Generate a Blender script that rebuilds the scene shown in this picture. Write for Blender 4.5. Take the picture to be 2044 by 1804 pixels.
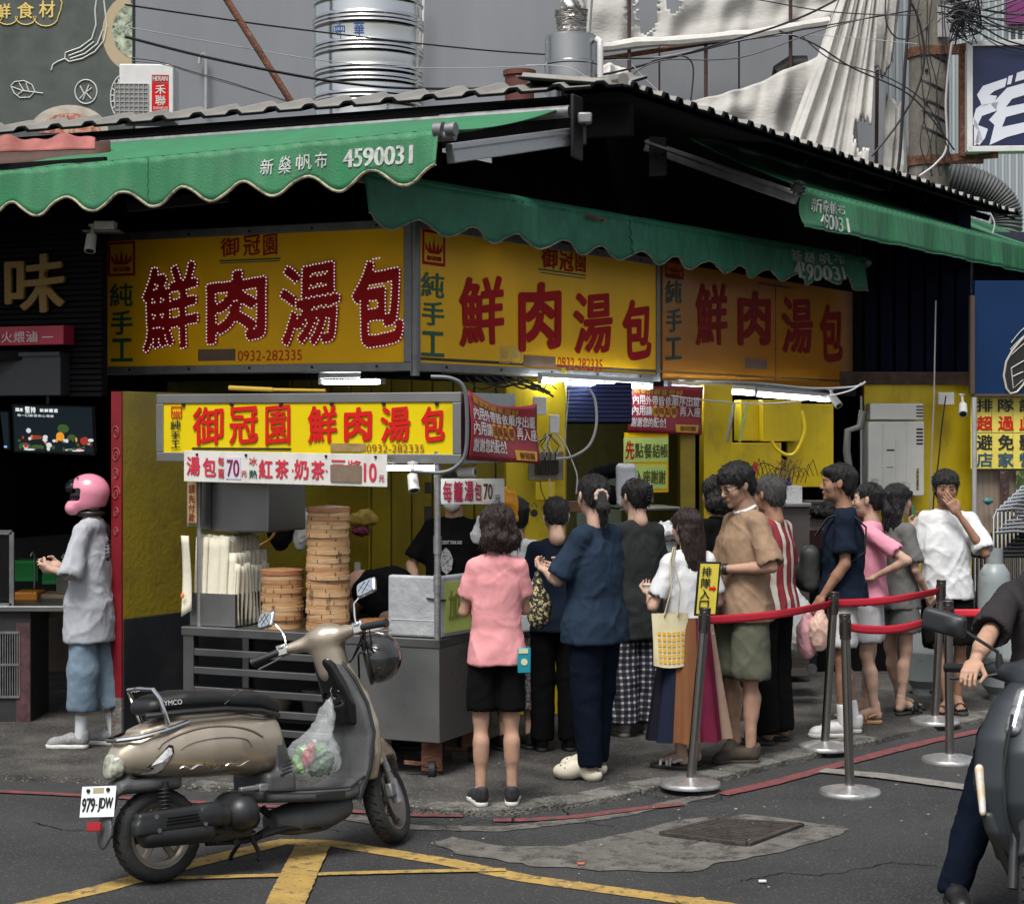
import bpy,bmesh,math,random
import numpy as np
from mathutils import Vector,Matrix,Euler
random.seed(7)
rng=np.random.default_rng(7)
R=math.radians
SC=bpy.context.scene
for o in list(bpy.data.objects):bpy.data.objects.remove(o)
COL=SC.collection
# camera, sky, sun, exposure
F,CX,HZ,CAMZ=3800.0,1022.0,848.0,2.05
cam=bpy.data.cameras.new('camera');camo=bpy.data.objects.new('camera',cam);COL.objects.link(camo)
cam.sensor_width=36;cam.lens=F/2044*36;cam.shift_y=-54/2044
cam.clip_start=.1;cam.clip_end=600
camo.location=(0,0,CAMZ);camo.rotation_euler=(R(90),0,0)
SC.camera=camo
world=bpy.data.worlds.new('World');SC.world=world;world.use_nodes=True
nt=world.node_tree;bg=nt.nodes['Background']
sky=nt.nodes.new('ShaderNodeTexSky');sky.sky_type='NISHITA';sky.sun_disc=False
SUN_EL,SUN_AZ=60,200
sky.sun_elevation=R(SUN_EL);sky.sun_rotation=R(SUN_AZ)
sky.air_density=1.2;sky.dust_density=4;sky.ozone_density=1
hsv=nt.nodes.new('ShaderNodeHueSaturation');hsv.inputs['Saturation'].default_value=.42
nt.links.new(sky.outputs[0],hsv.inputs['Color']);nt.links.new(hsv.outputs[0],bg.inputs['Color'])
bg.inputs['Strength'].default_value=.105
sl=bpy.data.lights.new('sun','SUN');sl.energy=2.7;sl.angle=R(24);sl.color=(1,.975,.94)
so=bpy.data.objects.new('sun',sl);COL.objects.link(so)
_a=R(SUN_AZ);_e=R(SUN_EL)
sdir=Vector((math.sin(_a)*math.cos(_e),math.cos(_a)*math.cos(_e),math.sin(_e)))
so.rotation_euler=sdir.to_track_quat('Z','Y').to_euler();so.location=(0,-5,20)
vs=SC.view_settings;vs.view_transform='Standard';vs.look='None';vs.gamma=1;vs.exposure=0.58
try:vs.use_curve_mapping=False
except Exception:pass
SC.cycles.max_bounces=6;SC.cycles.transparent_max_bounces=12
# picture <-> place
def P(px,py,Y):return Vector(((px-CX)/F*Y,Y,CAMZ-(py-HZ)/F*Y))
def G(px,py,z=0.0):
 return P(px,py,F*(CAMZ-z)/(py-HZ))
class Fr:
 def __init__(s,o,ang=None,u=None,v=None):
  s.o=Vector(o);s.u=Vector(u).normalized()if u else Vector((math.cos(R(ang)),math.sin(R(ang)),0))
  s.v=Vector(v).normalized()if v else Vector((0,0,1));s.w=s.u.cross(s.v).normalized()
 def pt(s,a,b,c=0):return s.o+s.u*a+s.v*b+s.w*c
 def uv(s,px,py,c=0):
  d=P(px,py,1)-Vector((0,0,CAMZ));o=s.o+s.w*c
  t=(o-Vector((0,0,CAMZ))).dot(s.w)/d.dot(s.w);q=Vector((0,0,CAMZ))+d*t-s.o
  return q.dot(s.u),q.dot(s.v)
 def rect(s,x0,y0,x1,y1,c=0):
  a=s.uv(x0,(y0+y1)/2,c)[0];b=s.uv(x1,(y0+y1)/2,c)[0]
  xm=(x0+x1)/2;return a,s.uv(xm,y1,c)[1],b,s.uv(xm,y0,c)[1]
 def shift(s,a=0,b=0,c=0):return Fr(s.pt(a,b,c),u=s.u,v=s.v)
# numpy value noise
def _hash(i,j,k):
 n=(i*374761393+j*668265263+k*1274126177)&0x7fffffff
 n=((n^(n>>13))*1103515245)&0x7fffffff
 n=(n^(n>>16))&0xffff
 return n/32767.5-1
def vnoise(p):
 p=np.asarray(p,dtype=np.float64);i=np.floor(p).astype(np.int64);f=p-i;f=f*f*(3-2*f)
 r=0
 for a in(0,1):
  for b in(0,1):
   for c in(0,1):
    w=(f[:,0]if a else 1-f[:,0])*(f[:,1]if b else 1-f[:,1])*(f[:,2]if c else 1-f[:,2])
    r=r+w*_hash(i[:,0]+a,i[:,1]+b,i[:,2]+c)
 return r
# materials
MATS={}
def mat(name,col,rough=.6,metal=0,var=.0,vs=8,bump=0,bs=60,col2=None,spec=.5,alpha=1,emit=None,es=1,trans=0,stretch=(1,1,1),c2amt=None,sss=0,coat=0,ior=1.45,c2s=None,hard=.12,rv=0,sheen=0,speck=None):
 if name in MATS:return MATS[name]
 m=bpy.data.materials.new(name);m.use_nodes=True;n=m.node_tree.nodes;l=m.node_tree.links
 b=n['Principled BSDF'];c=(*col,1)
 b.inputs['Base Color'].default_value=c;b.inputs['Roughness'].default_value=rough
 b.inputs['Metallic'].default_value=metal;b.inputs['Specular IOR Level'].default_value=spec
 b.inputs['IOR'].default_value=ior
 if trans:b.inputs['Transmission Weight'].default_value=trans
 if alpha<1:b.inputs['Alpha'].default_value=alpha
 if coat:b.inputs['Coat Weight'].default_value=coat;b.inputs['Coat Roughness'].default_value=.15
 if sheen:b.inputs['Sheen Weight'].default_value=sheen
 if sss:
  b.inputs['Subsurface Weight'].default_value=sss;b.inputs['Subsurface Radius'].default_value=(.012,.005,.003)
  b.inputs['Subsurface Scale'].default_value=1
 if emit:b.inputs['Emission Color'].default_value=(*emit,1);b.inputs['Emission Strength'].default_value=es
 tc=mp=None
 if var or bump or col2 or rv:
  tc=n.new('ShaderNodeTexCoord');mp=n.new('ShaderNodeMapping');mp.inputs['Scale'].default_value=stretch
  l.new(tc.outputs['Object'],mp.inputs['Vector'])
 out=None
 if var:
  t=n.new('ShaderNodeTexNoise');t.inputs['Scale'].default_value=vs;t.inputs['Detail'].default_value=6
  l.new(mp.outputs[0],t.inputs['Vector'])
  r=n.new('ShaderNodeMapRange');r.inputs[1].default_value=.3;r.inputs[2].default_value=.7
  r.inputs[3].default_value=1-var;r.inputs[4].default_value=1+var
  l.new(t.outputs[0],r.inputs[0])
  x=n.new('ShaderNodeMix');x.data_type='RGBA';x.blend_type='MULTIPLY';x.inputs[0].default_value=1
  x.inputs[6].default_value=c
  l.new(r.outputs[0],x.inputs[7]);out=x.outputs[2]
  if rv:
   r2=n.new('ShaderNodeMapRange');r2 .inputs[1].default_value=.3;r2 .inputs[2].default_value=.7
   r2 .inputs[3].default_value=rough-rv;r2 .inputs[4].default_value=rough+rv
   l.new(t.outputs[0],r2 .inputs[0]);l.new(r2 .outputs[0],b.inputs['Roughness'])
 if col2:
  t2=n.new('ShaderNodeTexNoise');t2 .inputs['Scale'].default_value=c2s or vs*.6;t2 .inputs['Detail'].default_value=8
  t2 .inputs['Roughness'].default_value=.65
  l.new(mp.outputs[0],t2 .inputs['Vector'])
  a=.5 if c2amt is None else c2amt
  th=.5+(.5-a)*.45
  r=n.new('ShaderNodeMapRange');r.inputs[1].default_value=th-hard*.5;r.inputs[2].default_value=th+hard*.5
  l.new(t2 .outputs[0],r.inputs[0])
  x=n.new('ShaderNodeMix');x.data_type='RGBA';x.inputs[6].default_value=c;x.inputs[7].default_value=(*col2,1)
  if out:l.new(out,x.inputs[6])
  l.new(r.outputs[0],x.inputs[0]);out=x.outputs[2]
 if speck:
  t3=n.new('ShaderNodeTexVoronoi');t3 .inputs['Scale'].default_value=speck[1];l.new(tc.outputs['Object'],t3 .inputs['Vector'])
  r=n.new('ShaderNodeMapRange');r.inputs[1].default_value=speck[2];r.inputs[2].default_value=speck[2]+.12;r.inputs[3].default_value=0;r.inputs[4].default_value=1
  sx=n.new('ShaderNodeSeparateColor');l.new(t3 .outputs['Color'],sx.inputs[0]);l.new(sx.outputs[0],r.inputs[0])
  x=n.new('ShaderNodeMix');x.data_type='RGBA';x.inputs[7].default_value=(*speck[0],1);l.new(out,x.inputs[6]);l.new(r.outputs[0],x.inputs[0]);out=x.outputs[2]
 if out:l.new(out,b.inputs['Base Color'])
 if bump:
  t=n.new('ShaderNodeTexNoise');t.inputs['Scale'].default_value=bs;t.inputs['Detail'].default_value=4
  l.new(mp.outputs[0],t.inputs['Vector'])
  bp=n.new('ShaderNodeBump');bp.inputs['Strength'].default_value=min(1,bump);bp.inputs['Distance'].default_value=.01*max(1,bump)
  l.new(t.outputs[0],bp.inputs['Height']);l.new(bp.outputs[0],b.inputs['Normal'])
 MATS[name]=m;return m
# objects
WM={}
def setp(o,label=None,cat=None,group=None,kind=None):
 if label:o['label']=label
 if cat:o['category']=cat
 if group:o['group']=group
 if kind:o['kind']=kind
 return o
def thing(name,label,cat,loc=(0,0,0),rotz=0,group=None,rot=None):
 o=bpy.data.objects.new(name,None);COL.objects.link(o);o.empty_display_size=.1
 o.location=loc;o.rotation_euler=rot if rot else(0,0,rotz)
 WM[o]=Matrix.Translation(Vector(loc))@Euler(o.rotation_euler).to_matrix().to_4x4()
 return setp(o,label,cat,group)
class MB:
 def __init__(s):s.v=[];s.f=[];s.mi=[];s.cur=0
 def add(s,vs,fs,M=None):
  b=len(s.v)
  if M is not None:vs=[M@Vector(q)for q in vs]
  s.v.extend([tuple(q)for q in vs]);s.f.extend([tuple(b+i for i in f)for f in fs]);s.mi.extend([s.cur]*len(fs));return s
 def box(s,c,size,M=None):
  x,y,z=[q/2 for q in size];c=Vector(c)
  vs=[c+Vector((a,b,d))for d in(-z,z)for b in(-y,y)for a in(-x,x)]
  return s.add(vs,[(0,2,3,1),(4,5,7,6),(0,1,5,4),(2,6,7,3),(0,4,6,2),(1,3,7,5)],M)
 def fbox(s,fr,a0,b0,a1,b1,c0,c1):
  vs=[fr.pt(a,b,c)for c in(c0,c1)for b in(b0,b1)for a in(a0,a1)]
  return s.add(vs,[(0,2,3,1),(4,5,7,6),(0,1,5,4),(2,6,7,3),(0,4,6,2),(1,3,7,5)])
 def bar(s,p,q,w,h=None,up=(0,0,1)):
  p=Vector(p);q=Vector(q);h=h or w;d=(q-p).normalized();up=Vector(up)
  if abs(d.dot(up))>.98:up=Vector((1,0,0))
  x=d.cross(up).normalized()*w/2;y=x.cross(d).normalized()*h/2
  vs=[r+i*x+j*y for r in(p,q)for i,j in((-1,-1),(1,-1),(1,1),(-1,1))]
  return s.add(vs,[(3,2,1,0),(4,5,6,7),(0,1,5,4),(1,2,6,5),(2,3,7,6),(3,0,4,7)])
 def cyl(s,p,q,r,r2=None,n=16,caps=True):
  p=Vector(p);q=Vector(q);r2=r if r2 is None else r2;d=(q-p).normalized()
  up=Vector((0,0,1))if abs(d.z)<.95 else Vector((1,0,0))
  x=d.cross(up).normalized();y=d.cross(x).normalized();vs=[]
  for c,rr in((p,r),(q,r2)):
   for i in range(n):
    a=2*math.pi*i/n;vs.append(c+(x*math.cos(a)+y*math.sin(a))*rr)
  fs=[(i,(i+1)%n,n+(i+1)%n,n+i)for i in range(n)]
  if caps:fs+=[tuple(range(n))[::-1],tuple(range(n,2*n))]
  return s.add(vs,fs)
 def tube(s,pts,r,n=8,closed=False,caps=True,flat=1):
  pts=[Vector(q)for q in pts];m=len(pts);vs=[];prev=None
  for i,p in enumerate(pts):
   a=pts[i-1]if(i>0 or closed)else p;b=pts[(i+1)%m]if(i<m-1 or closed)else p
   d=(b-a).normalized()if(b-a).length>1e-9 else Vector((0,0,1))
   if prev is None:
    up=Vector((0,0,1))if abs(d.z)<.9 else Vector((1,0,0));x=d.cross(up).normalized()
   else:x=(prev-d*prev.dot(d)).normalized()
   prev=x;y=d.cross(x);rr=r[i]if isinstance(r,(list,tuple))else r
   for k in range(n):
    t=2*math.pi*k/n;vs.append(p+(x*math.cos(t)+y*math.sin(t)*flat)*rr)
  fs=[]
  for i in range(m if closed else m-1):
   for k in range(n):
    j=(i+1)%m;fs.append((i*n+k,j*n+k,j*n+(k+1)%n,i*n+(k+1)%n))
  if caps and not closed:fs+=[tuple(range(n)),tuple(range((m-1)*n,m*n))[::-1]]
  return s.add(vs,fs)
 def lathe(s,prof,M=None,n=32,closed=False):
  vs=[];m=len(prof)
  for r,z in prof:
   for i in range(n):
    a=2*math.pi*i/n;vs.append((r*math.cos(a),r*math.sin(a),z))
  fs=[(j*n+i,j*n+(i+1)%n,((j+1)%m)*n+(i+1)%n,((j+1)%m)*n+i)for j in range(m if closed else m-1)for i in range(n)]
  if not closed:
   if prof[0][0]>1e-4:fs.append(tuple(range(n))[::-1])
   if prof[-1][0]>1e-4:fs.append(tuple(range((m-1)*n,m*n)))
  return s.add(vs,fs,M)
 def prism(s,poly,fr,c0,c1):
  n=len(poly);vs=[fr.pt(a,b,c0)for a,b in poly]+[fr.pt(a,b,c1)for a,b in poly]
  fs=[tuple(range(n))[::-1],tuple(range(n,2*n))]+[(i,(i+1)%n,n+(i+1)%n,n+i)for i in range(n)]
  return s.add(vs,fs)
 def sheet(s,fn,nu,nv,thick=0):
  vs=[Vector(fn(i/nu,j/nv))for j in range(nv+1)for i in range(nu+1)]
  fs=[(j*(nu+1)+i,j*(nu+1)+i+1,(j+1)*(nu+1)+i+1,(j+1)*(nu+1)+i)for j in range(nv)for i in range(nu)]
  return s.add(vs,fs)
 def ell(s,c,r,M=None,n=14,m=9):
  vs=[];c=Vector(c);r=(r,r,r)if not hasattr(r,'__len__')else r
  for j in range(m+1):
   t=math.pi*j/m
   for i in range(n):
    a=2*math.pi*i/n;q=Vector((r[0]*math.sin(t)*math.cos(a),r[1]*math.sin(t)*math.sin(a),r[2]*math.cos(t)))
    vs.append(c+(M@q if M is not None else q))
  return s.add(vs,[(j*n+i,(j+1)*n+i,(j+1)*n+(i+1)%n,j*n+(i+1)%n)for j in range(m)for i in range(n)])
 def build(s,name,mats,parent=None,loc=None,smooth=38,bevel=0,solid=0,weld=False,local=False,**props):
  V=np.array(s.v,dtype=np.float64).reshape(-1,3)
  if local:M=WM[parent]
  elif parent is not None:
   M=WM[parent];Mi=np.array(M.inverted());V=V@Mi[:3,:3].T+Mi[:3,3]
  else:
   if loc is None:
    lo=V.min(0);hi=V.max(0);loc=((lo[0]+hi[0])/2,(lo[1]+hi[1])/2,lo[2])
   V=V-np.array(loc);M=Matrix.Translation(Vector(loc))
  me=bpy.data.meshes.new(name);me.from_pydata(V.tolist(),[],s.f)
  if not isinstance(mats,(list,tuple)):mats=[mats]
  for m in mats:me.materials.append(m)
  if len(mats)>1:me.polygons.foreach_set('material_index',s.mi)
  if weld:
   bm=bmesh.new();bm.from_mesh(me);bmesh.ops.remove_doubles(bm,verts=bm.verts,dist=1e-5);bm.to_mesh(me);bm.free()
  if smooth is not None:
   me.shade_smooth()
   if smooth<180:me.set_sharp_from_angle(angle=R(smooth))
  me.update()
  o=bpy.data.objects.new(name,me);COL.objects.link(o)
  if parent is not None:o.parent=parent
  else:o.location=loc
  WM[o]=M
  if solid:
   md=o.modifiers.new('thickness','SOLIDIFY');md.thickness=solid;md.offset=0
  if bevel:
   md=o.modifiers.new('bevel','BEVEL');md.width=bevel;md.segments=2;md.limit_method='ANGLE';md.angle_limit=R(50)
   md.harden_normals=False
  for k,v_ in props.items():o['category' if k=='cat' else k]=v_
  return o
def dup(root,loc,rotz=None,label=None,parent=None):
 c=root.copy();COL.objects.link(c);c.parent=parent
 if parent is None:
  c.location=loc
  if rotz is not None:c.rotation_euler=(c.rotation_euler[0],c.rotation_euler[1],rotz)
  if label:c['label']=label
 for ch in root.children:dup(ch,None,parent=c)
 return c
def one(name,label,cat,mb,mats,group=None,**k):
 o=mb.build(name,mats,**k);return setp(o,label,cat,group)
# lettering
GC={}
def glyph(ch,bold=0.0):
 key=ch
 if key in GC:return GC[key]
 cu=bpy.data.curves.new('t','FONT');cu.body=ch;cu.size=1;cu.resolution_u=3
 ob=bpy.data.objects.new('t',cu);COL.objects.link(ob)
 bpy.context.view_layer.update()
 me=bpy.data.meshes.new_from_object(ob)
 V=np.array([v.co[:2]for v in me.vertices]).reshape(-1,2);Fc=[tuple(p.vertices)for p in me.polygons]
 bpy.data.objects.remove(ob);bpy.data.curves.remove(cu);bpy.data.meshes.remove(me)
 if len(V):
  lo=V.min(0);hi=V.max(0);asp=(hi[0]-lo[0])/max(1e-6,hi[1]-lo[1]);V=(V-lo)/(np.maximum(hi-lo,1e-6))
 else:asp=1
 GC[key]=(V,Fc,asp);return GC[key]
def put(mb,ch,rect,fn,bold=.02,shear=0,wob=0,fat=0,nrm=None):
 """write ch (or a string) into rect (u0,v0,u1,v1); fn maps (u,v) to a point"""
 if fat or bold:
  u0,v0,u1,v1=rect;fat=fat or bold
  if nrm is None:
   e=(v1-v0)*.1;q=fn(u0,v0);nrm=(fn(u0+e,v0)-q).cross(fn(u0,v0+e)-q).normalized()
  du=(u1-u0)*fat;dv=(v1-v0)*fat*.8
  for i,(a,b)in enumerate(((0,0),(-1,0),(1,0),(0,1),(0,-1),(-.7,.7),(.7,-.7),(.7,.7),(-.7,-.7))):
   o=nrm*(.0003*i)
   put(mb,ch,(u0+du*(1+a),v0+dv*(1+b),u1-du*(1-a),v1-dv*(1-b)),(lambda p,q,o=o:fn(p,q)+o),0,shear,wob)
  return
 V,Fc,asp=glyph(ch,bold);u0,v0,u1,v1=rect;vs=[]
 for x,y in V:
  if wob:
   x2=x+wob*math.sin(y*7+x*3);y=y+wob*math.sin(x*6+2)+.0;x=x2
  vs.append(fn(u0+(u1-u0)*x,v0+(v1-v0)*(y+shear*(x-.5))))
 mb.add(vs,Fc)
def row(mb,s,rect,fn,bold=.012,gap=.12,shear=0,wob=0,vert=False):
 u0,v0,u1,v1=rect;n=len(s)
 for i,ch in enumerate(s):
  if ch==' ':continue
  if vert:
   h=(v1-v0)/n;t=v1-h*(i+.5);hh=h*(1-gap)/2
   if ch=='一':hh*=.15
   put(mb,ch,(u0,t-hh,u1,t+hh),fn,bold,shear,wob)
  else:
   w=(u1-u0)/n;c=u0+w*(i+.5);ww=w*(1-gap)/2;a,b=v0,v1
   if ch in '.·-—一':
    m=(v0+v1)/2;hh=(v1-v0)*(.05 if ch!='一' else.06);a,b=m-hh,m+hh
    if ch in '.·':ww*=.3
   if ch=='1':ww*=.6
   if ch=='!':ww*=.3
   put(mb,ch,(c-ww,a,c+ww,b),fn,bold,shear,wob)
def onfr(fr,c=.003):return lambda a,b:fr.pt(a,b,c)
# smooth solids (distance fields -> surface nets)
class Solid:
 def __init__(s):s.p=[]
 def _add(s,fn,lo,hi,k,op):s.p.append((fn,np.array(lo,float),np.array(hi,float),k,op));return s
 def cone(s,a,b,ra,rb,k=.015,op='u',flat=None,ff=1.0):
  a=np.array(a,float);b=np.array(b,float);ab=b-a;L=max(ab.dot(ab),1e-9)
  if flat is not None:fl=np.array(flat,float);fl/=np.linalg.norm(fl)
  def fn(X,Y,Z):
   x,y,z=X-a[0],Y-a[1],Z-a[2];h=np.clip((x*ab[0]+y*ab[1]+z*ab[2])/L,0,1)
   x,y,z=x-ab[0]*h,y-ab[1]*h,z-ab[2]*h
   if flat is not None:
    q=(x*fl[0]+y*fl[1]+z*fl[2])*(1/ff-1);x,y,z=x+q*fl[0],y+q*fl[1],z+q*fl[2]
   return(np.sqrt(x*x+y*y+z*z)-(ra+(rb-ra)*h))*(min(1,ff)if flat is not None else 1)
  r=max(ra,rb)*max(1,ff);return s._add(fn,np.minimum(a,b)-r,np.maximum(a,b)+r,k,op)
 def ell(s,c,r,rot=None,k=.015,op='u'):
  c=np.array(c,float);r=np.array(r,float)
  Rm=np.array(Euler(rot).to_matrix())if rot is not None else None
  def fn(X,Y,Z):
   x,y,z=X-c[0],Y-c[1],Z-c[2]
   if Rm is not None:x,y,z=(x*Rm[0,i]+y*Rm[1,i]+z*Rm[2,i]for i in range(3))
   k0=np.sqrt((x/r[0])**2+(y/r[1])**2+(z/r[2])**2);k1=np.sqrt((x/r[0]**2)**2+(y/r[1]**2)**2+(z/r[2]**2)**2)+1e-9
   return k0*(k0-1)/k1
  q=r if Rm is None else np.full(3,r.max());return s._add(fn,c-q,c+q,k,op)
 def box(s,c,h,r=.01,rot=None,k=.01,op='u'):
  c=np.array(c,float);h=np.array(h,float)-r
  Rm=np.array(Euler(rot).to_matrix())if rot is not None else None
  def fn(X,Y,Z):
   x,y,z=X-c[0],Y-c[1],Z-c[2]
   if Rm is not None:x,y,z=(x*Rm[0,i]+y*Rm[1,i]+z*Rm[2,i]for i in range(3))
   x,y,z=abs(x)-h[0],abs(y)-h[1],abs(z)-h[2]
   return np.sqrt(np.maximum(x,0)**2+np.maximum(y,0)**2+np.maximum(z,0)**2)+np.minimum(np.maximum(x,np.maximum(y,z)),0)-r
  q=h+r if Rm is None else np.full(3,np.linalg.norm(h+r));return s._add(fn,c-q,c+q,k,op)
 def loft(s,st,k=.015,op='u',p=2.0,M=None,cap=.012):
  """st: (z, cx, cy, rx, ry) stations; local z axis"""
  st=sorted(st);z_,cx,cy,rx,ry=(np.array([q[i]for q in st],float)for i in range(5))
  if M is not None:Mi=np.array(M.inverted())
  def fn(X,Y,Z):
   if M is not None:
    X,Y,Z=(Mi[i,0]*X+Mi[i,1]*Y+Mi[i,2]*Z+Mi[i,3]for i in range(3))
   a,b=np.interp(Z,z_,rx),np.interp(Z,z_,ry);x,y=(X-np.interp(Z,z_,cx))/a,(Y-np.interp(Z,z_,cy))/b
   rr=(abs(x)**p+abs(y)**p)**(1/p);d=(rr-1)*np.minimum(a,b)
   e=np.maximum(z_[0]-Z,Z-z_[-1]);
   return np.where((d>-cap)&(e>-cap),np.sqrt(np.maximum(d+cap,0)**2+np.maximum(e+cap,0)**2)-cap,np.maximum(d,e))
  m=max(rx.max()+abs(cx).max(),ry.max()+abs(cy).max())
  lo=np.array([(cx-rx).min(),(cy-ry).min(),z_[0]]);hi=np.array([(cx+rx).max(),(cy+ry).max(),z_[-1]])
  if M is not None:
   cs=np.array([M@Vector((a,b,c))for a in(lo[0],hi[0])for b in(lo[1],hi[1])for c in(lo[2],hi[2])]);lo,hi=cs.min(0),cs.max(0)
  return s._add(fn,lo,hi,k,op)
 def mesh(s,h=.01,disp=None,zfine=None):
  un=[q for q in s.p if q[4]=='u'];lo=np.min([q[1]for q in un],0)-3*h;hi=np.max([q[2]for q in un],0)+3*h
  ax=[np.arange(lo[i],hi[i]+h,h)for i in range(3)]
  D=np.full([len(a)for a in ax],9.0,dtype=np.float32)
  for fn,l,u,k,op in s.p:
   pad=k+2.2*h;sl=[slice(max(0,int((l[i]-pad-lo[i])/h)),max(0,int((u[i]+pad-lo[i])/h)+2))for i in range(3)]
   X=ax[0][sl[0]][:,None,None];Y=ax[1][sl[1]][None,:,None];Z=ax[2][sl[2]][None,None,:]
   if 0 in(X.size,Y.size,Z.size):continue
   d=fn(X,Y,Z);A=D[tuple(sl)]
   if op=='u':
    t=np.clip(.5+.5*(A-d)/k,0,1);D[tuple(sl)]=A*(1-t)+d*t-k*t*(1-t)
   elif op=='s':
    t=np.clip(.5-.5*(A+d)/k,0,1);D[tuple(sl)]=A*(1-t)-d*t+k*t*(1-t)
   elif op=='i':
    D2=D.copy();t=np.clip(.5-.5*(A-d)/k,0,1);D[:]=np.maximum(D,1);D[tuple(sl)]=A*(1-t)+d*t+k*t*(1-t)
  S=D<0;n=S.shape
  c=[S[i:n[0]-1+i,j:n[1]-1+j,m:n[2]-1+m]for i in(0,1)for j in(0,1)for m in(0,1)]
  anyc=np.logical_or.reduce(c);allc=np.logical_and.reduce(c);I,J,K=np.nonzero(anyc&~allc)
  idx=np.full(anyc.shape,-1,dtype=np.int64);idx[I,J,K]=np.arange(len(I))
  cor=[(i,j,m)for i in(0,1)for j in(0,1)for m in(0,1)]
  val=[D[I+a,J+b,K+e]for a,b,e in cor];acc=np.zeros((len(I),3));cnt=np.zeros(len(I))
  for q in range(8):
   for r in range(q+1,8):
    df=np.array(cor[r])-np.array(cor[q])
    if abs(df).sum()!=1:continue
    m=(val[q]<0)!=(val[r]<0);t=np.where(m,val[q]/(val[q]-val[r]+1e-12),0)
    t=np.where(m,t,0);acc+=m[:,None]*(np.array(cor[q])+t[:,None]*df);cnt+=m
  V=(np.stack([I,J,K],1)+acc/np.maximum(cnt,1)[:,None])*h+lo
  Fs=[]
  for a in range(3):
   b,e=(a+1)%3,(a+2)%3;s0=[slice(0,None)]*3;s1=[slice(0,None)]*3
   s0[a]=slice(0,n[a]-1);s1[a]=slice(1,n[a]);A0,A1=S[tuple(s0)],S[tuple(s1)]
   E=np.array(np.nonzero(A0!=A1)).T;ok=(E[:,b]>0)&(E[:,e]>0)&(E[:,b]<n[b]-1)&(E[:,e]<n[e]-1);E=E[ok]
   ins=A0[tuple(E.T)];q=[]
   for db,de in((-1,-1),(0,-1),(0,0),(-1,0)):
    c_=E.copy();c_[:,b]+=db;c_[:,e]+=de;q.append(idx[tuple(c_.T)])
   q=np.stack(q,1);q=np.where(ins[:,None],q,q[:,::-1]);Fs.append(q)
  Fq=np.concatenate(Fs);Fq=Fq[(Fq>=0).all(1)]
  for _ in range(2):
   ac=np.zeros_like(V);ct=np.zeros(len(V))
   for i in range(4):
    np.add.at(ac,Fq[:,i],V[Fq[:,(i+1)%4]]+V[Fq[:,(i+3)%4]]);np.add.at(ct,Fq[:,i],2)
   V=V*.5+.5*ac/np.maximum(ct,1)[:,None]
  if disp is not None:
   a=V[Fq[:,2]]-V[Fq[:,0]];b=V[Fq[:,3]]-V[Fq[:,1]];nn=np.cross(a,b);N=np.zeros_like(V)
   for i in range(4):np.add.at(N,Fq[:,i],nn)
   N/=np.linalg.norm(N,axis=1)[:,None]+1e-12;V=V+N*disp(V,N)[:,None]
  return V,Fq
 def into(s,mb,h=.01,M=None,disp=None):
  V,Fq=s.mesh(h,disp)
  if M is not None:m=np.array(M);V=V@m[:3,:3].T+m[:3,3]
  b=len(mb.v);mb.v.extend(map(tuple,V.tolist()));mb.f.extend(map(tuple,(Fq+b).tolist()));mb.mi.extend([mb.cur]*len(Fq));return mb
# ============================================================ main directions of the corner building
C0=Vector((-.62,12.0,0))
D=Vector((.516,.856,0)).normalized();N=Vector((D.y,-D.x,0))
DL=Vector((-.914,.406,0)).normalized();NL=Vector((DL.y,-DL.x,0))*-1
if NL.y>0:NL=-NL
FR=Fr(C0,u=D)
FL=Fr(C0,u=-DL)
# materials of the setting
M_asph=mat('asphalt',(.032,.033,.035),.88,var=.35,vs=1.6,bump=2.5,bs=180,col2=(.062,.062,.06),c2s=.9,c2amt=.45,hard=.4,speck=((.13,.125,.12),150,.86))
M_conc=mat('pavement_concrete',(.072,.067,.06),.9,var=.4,vs=3,bump=2,bs=90,col2=(.03,.029,.027),c2s=2.2,c2amt=.5,hard=.2,speck=((.16,.15,.13),110,.88))
M_kerb=mat('kerb_concrete',(.13,.125,.11),.9,var=.4,vs=9,bump=2,bs=70,col2=(.05,.048,.043),c2s=6,c2amt=.45,speck=((.2,.19,.17),90,.85))
M_patch=mat('patched_concrete',(.14,.132,.115),.92,var=.35,vs=6,bump=2,bs=120,col2=(.05,.048,.044),c2s=7,c2amt=.4,speck=((.17,.16,.14),110,.82))
M_red=mat('red_road_paint',(.16,.04,.042),.8,var=.25,vs=14,bump=1,bs=90,col2=(.055,.045,.045),c2s=13,c2amt=.36,hard=.06)
M_yel=mat('yellow_road_paint',(.36,.235,.06),.8,var=.25,vs=7,bump=1.4,bs=90,col2=(.11,.09,.06),c2s=15,c2amt=.34,hard=.08)
M_white=mat('pale_road_paint',(.2,.19,.165),.85,var=.25,vs=12,bump=1,bs=90,col2=(.13,.125,.12),c2s=14,c2amt=.35,hard=.12)
M_iron=mat('manhole_iron',(.05,.042,.036),.75,.3,var=.35,vs=12,bump=1,bs=60)
M_black=mat('soot_black',(.0035,.0035,.004),.95,var=.4,vs=3,spec=.08)  # near-black colour stands in for deep shade under the roof; also cracks and slots
M_dark=mat('dark_steel',(.013,.013,.014),.6,.1,var=.3,vs=6,spec=.3)
M_yw=mat('yellow_wall_paint',(.27,.20,.012),.5,var=.14,vs=2.4,col2=(.17,.12,.02),c2s=3.2,c2amt=.2,hard=.3,bump=.4,bs=30)  # yellow darkened to carry the dimness under the canopy
M_yw2=mat('yellow_panel_paint',(.62,.45,.008),.42,var=.12,vs=4,col2=(.3,.21,.02),c2s=5,c2amt=.15,hard=.3,stretch=(1,1,.4))
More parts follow.
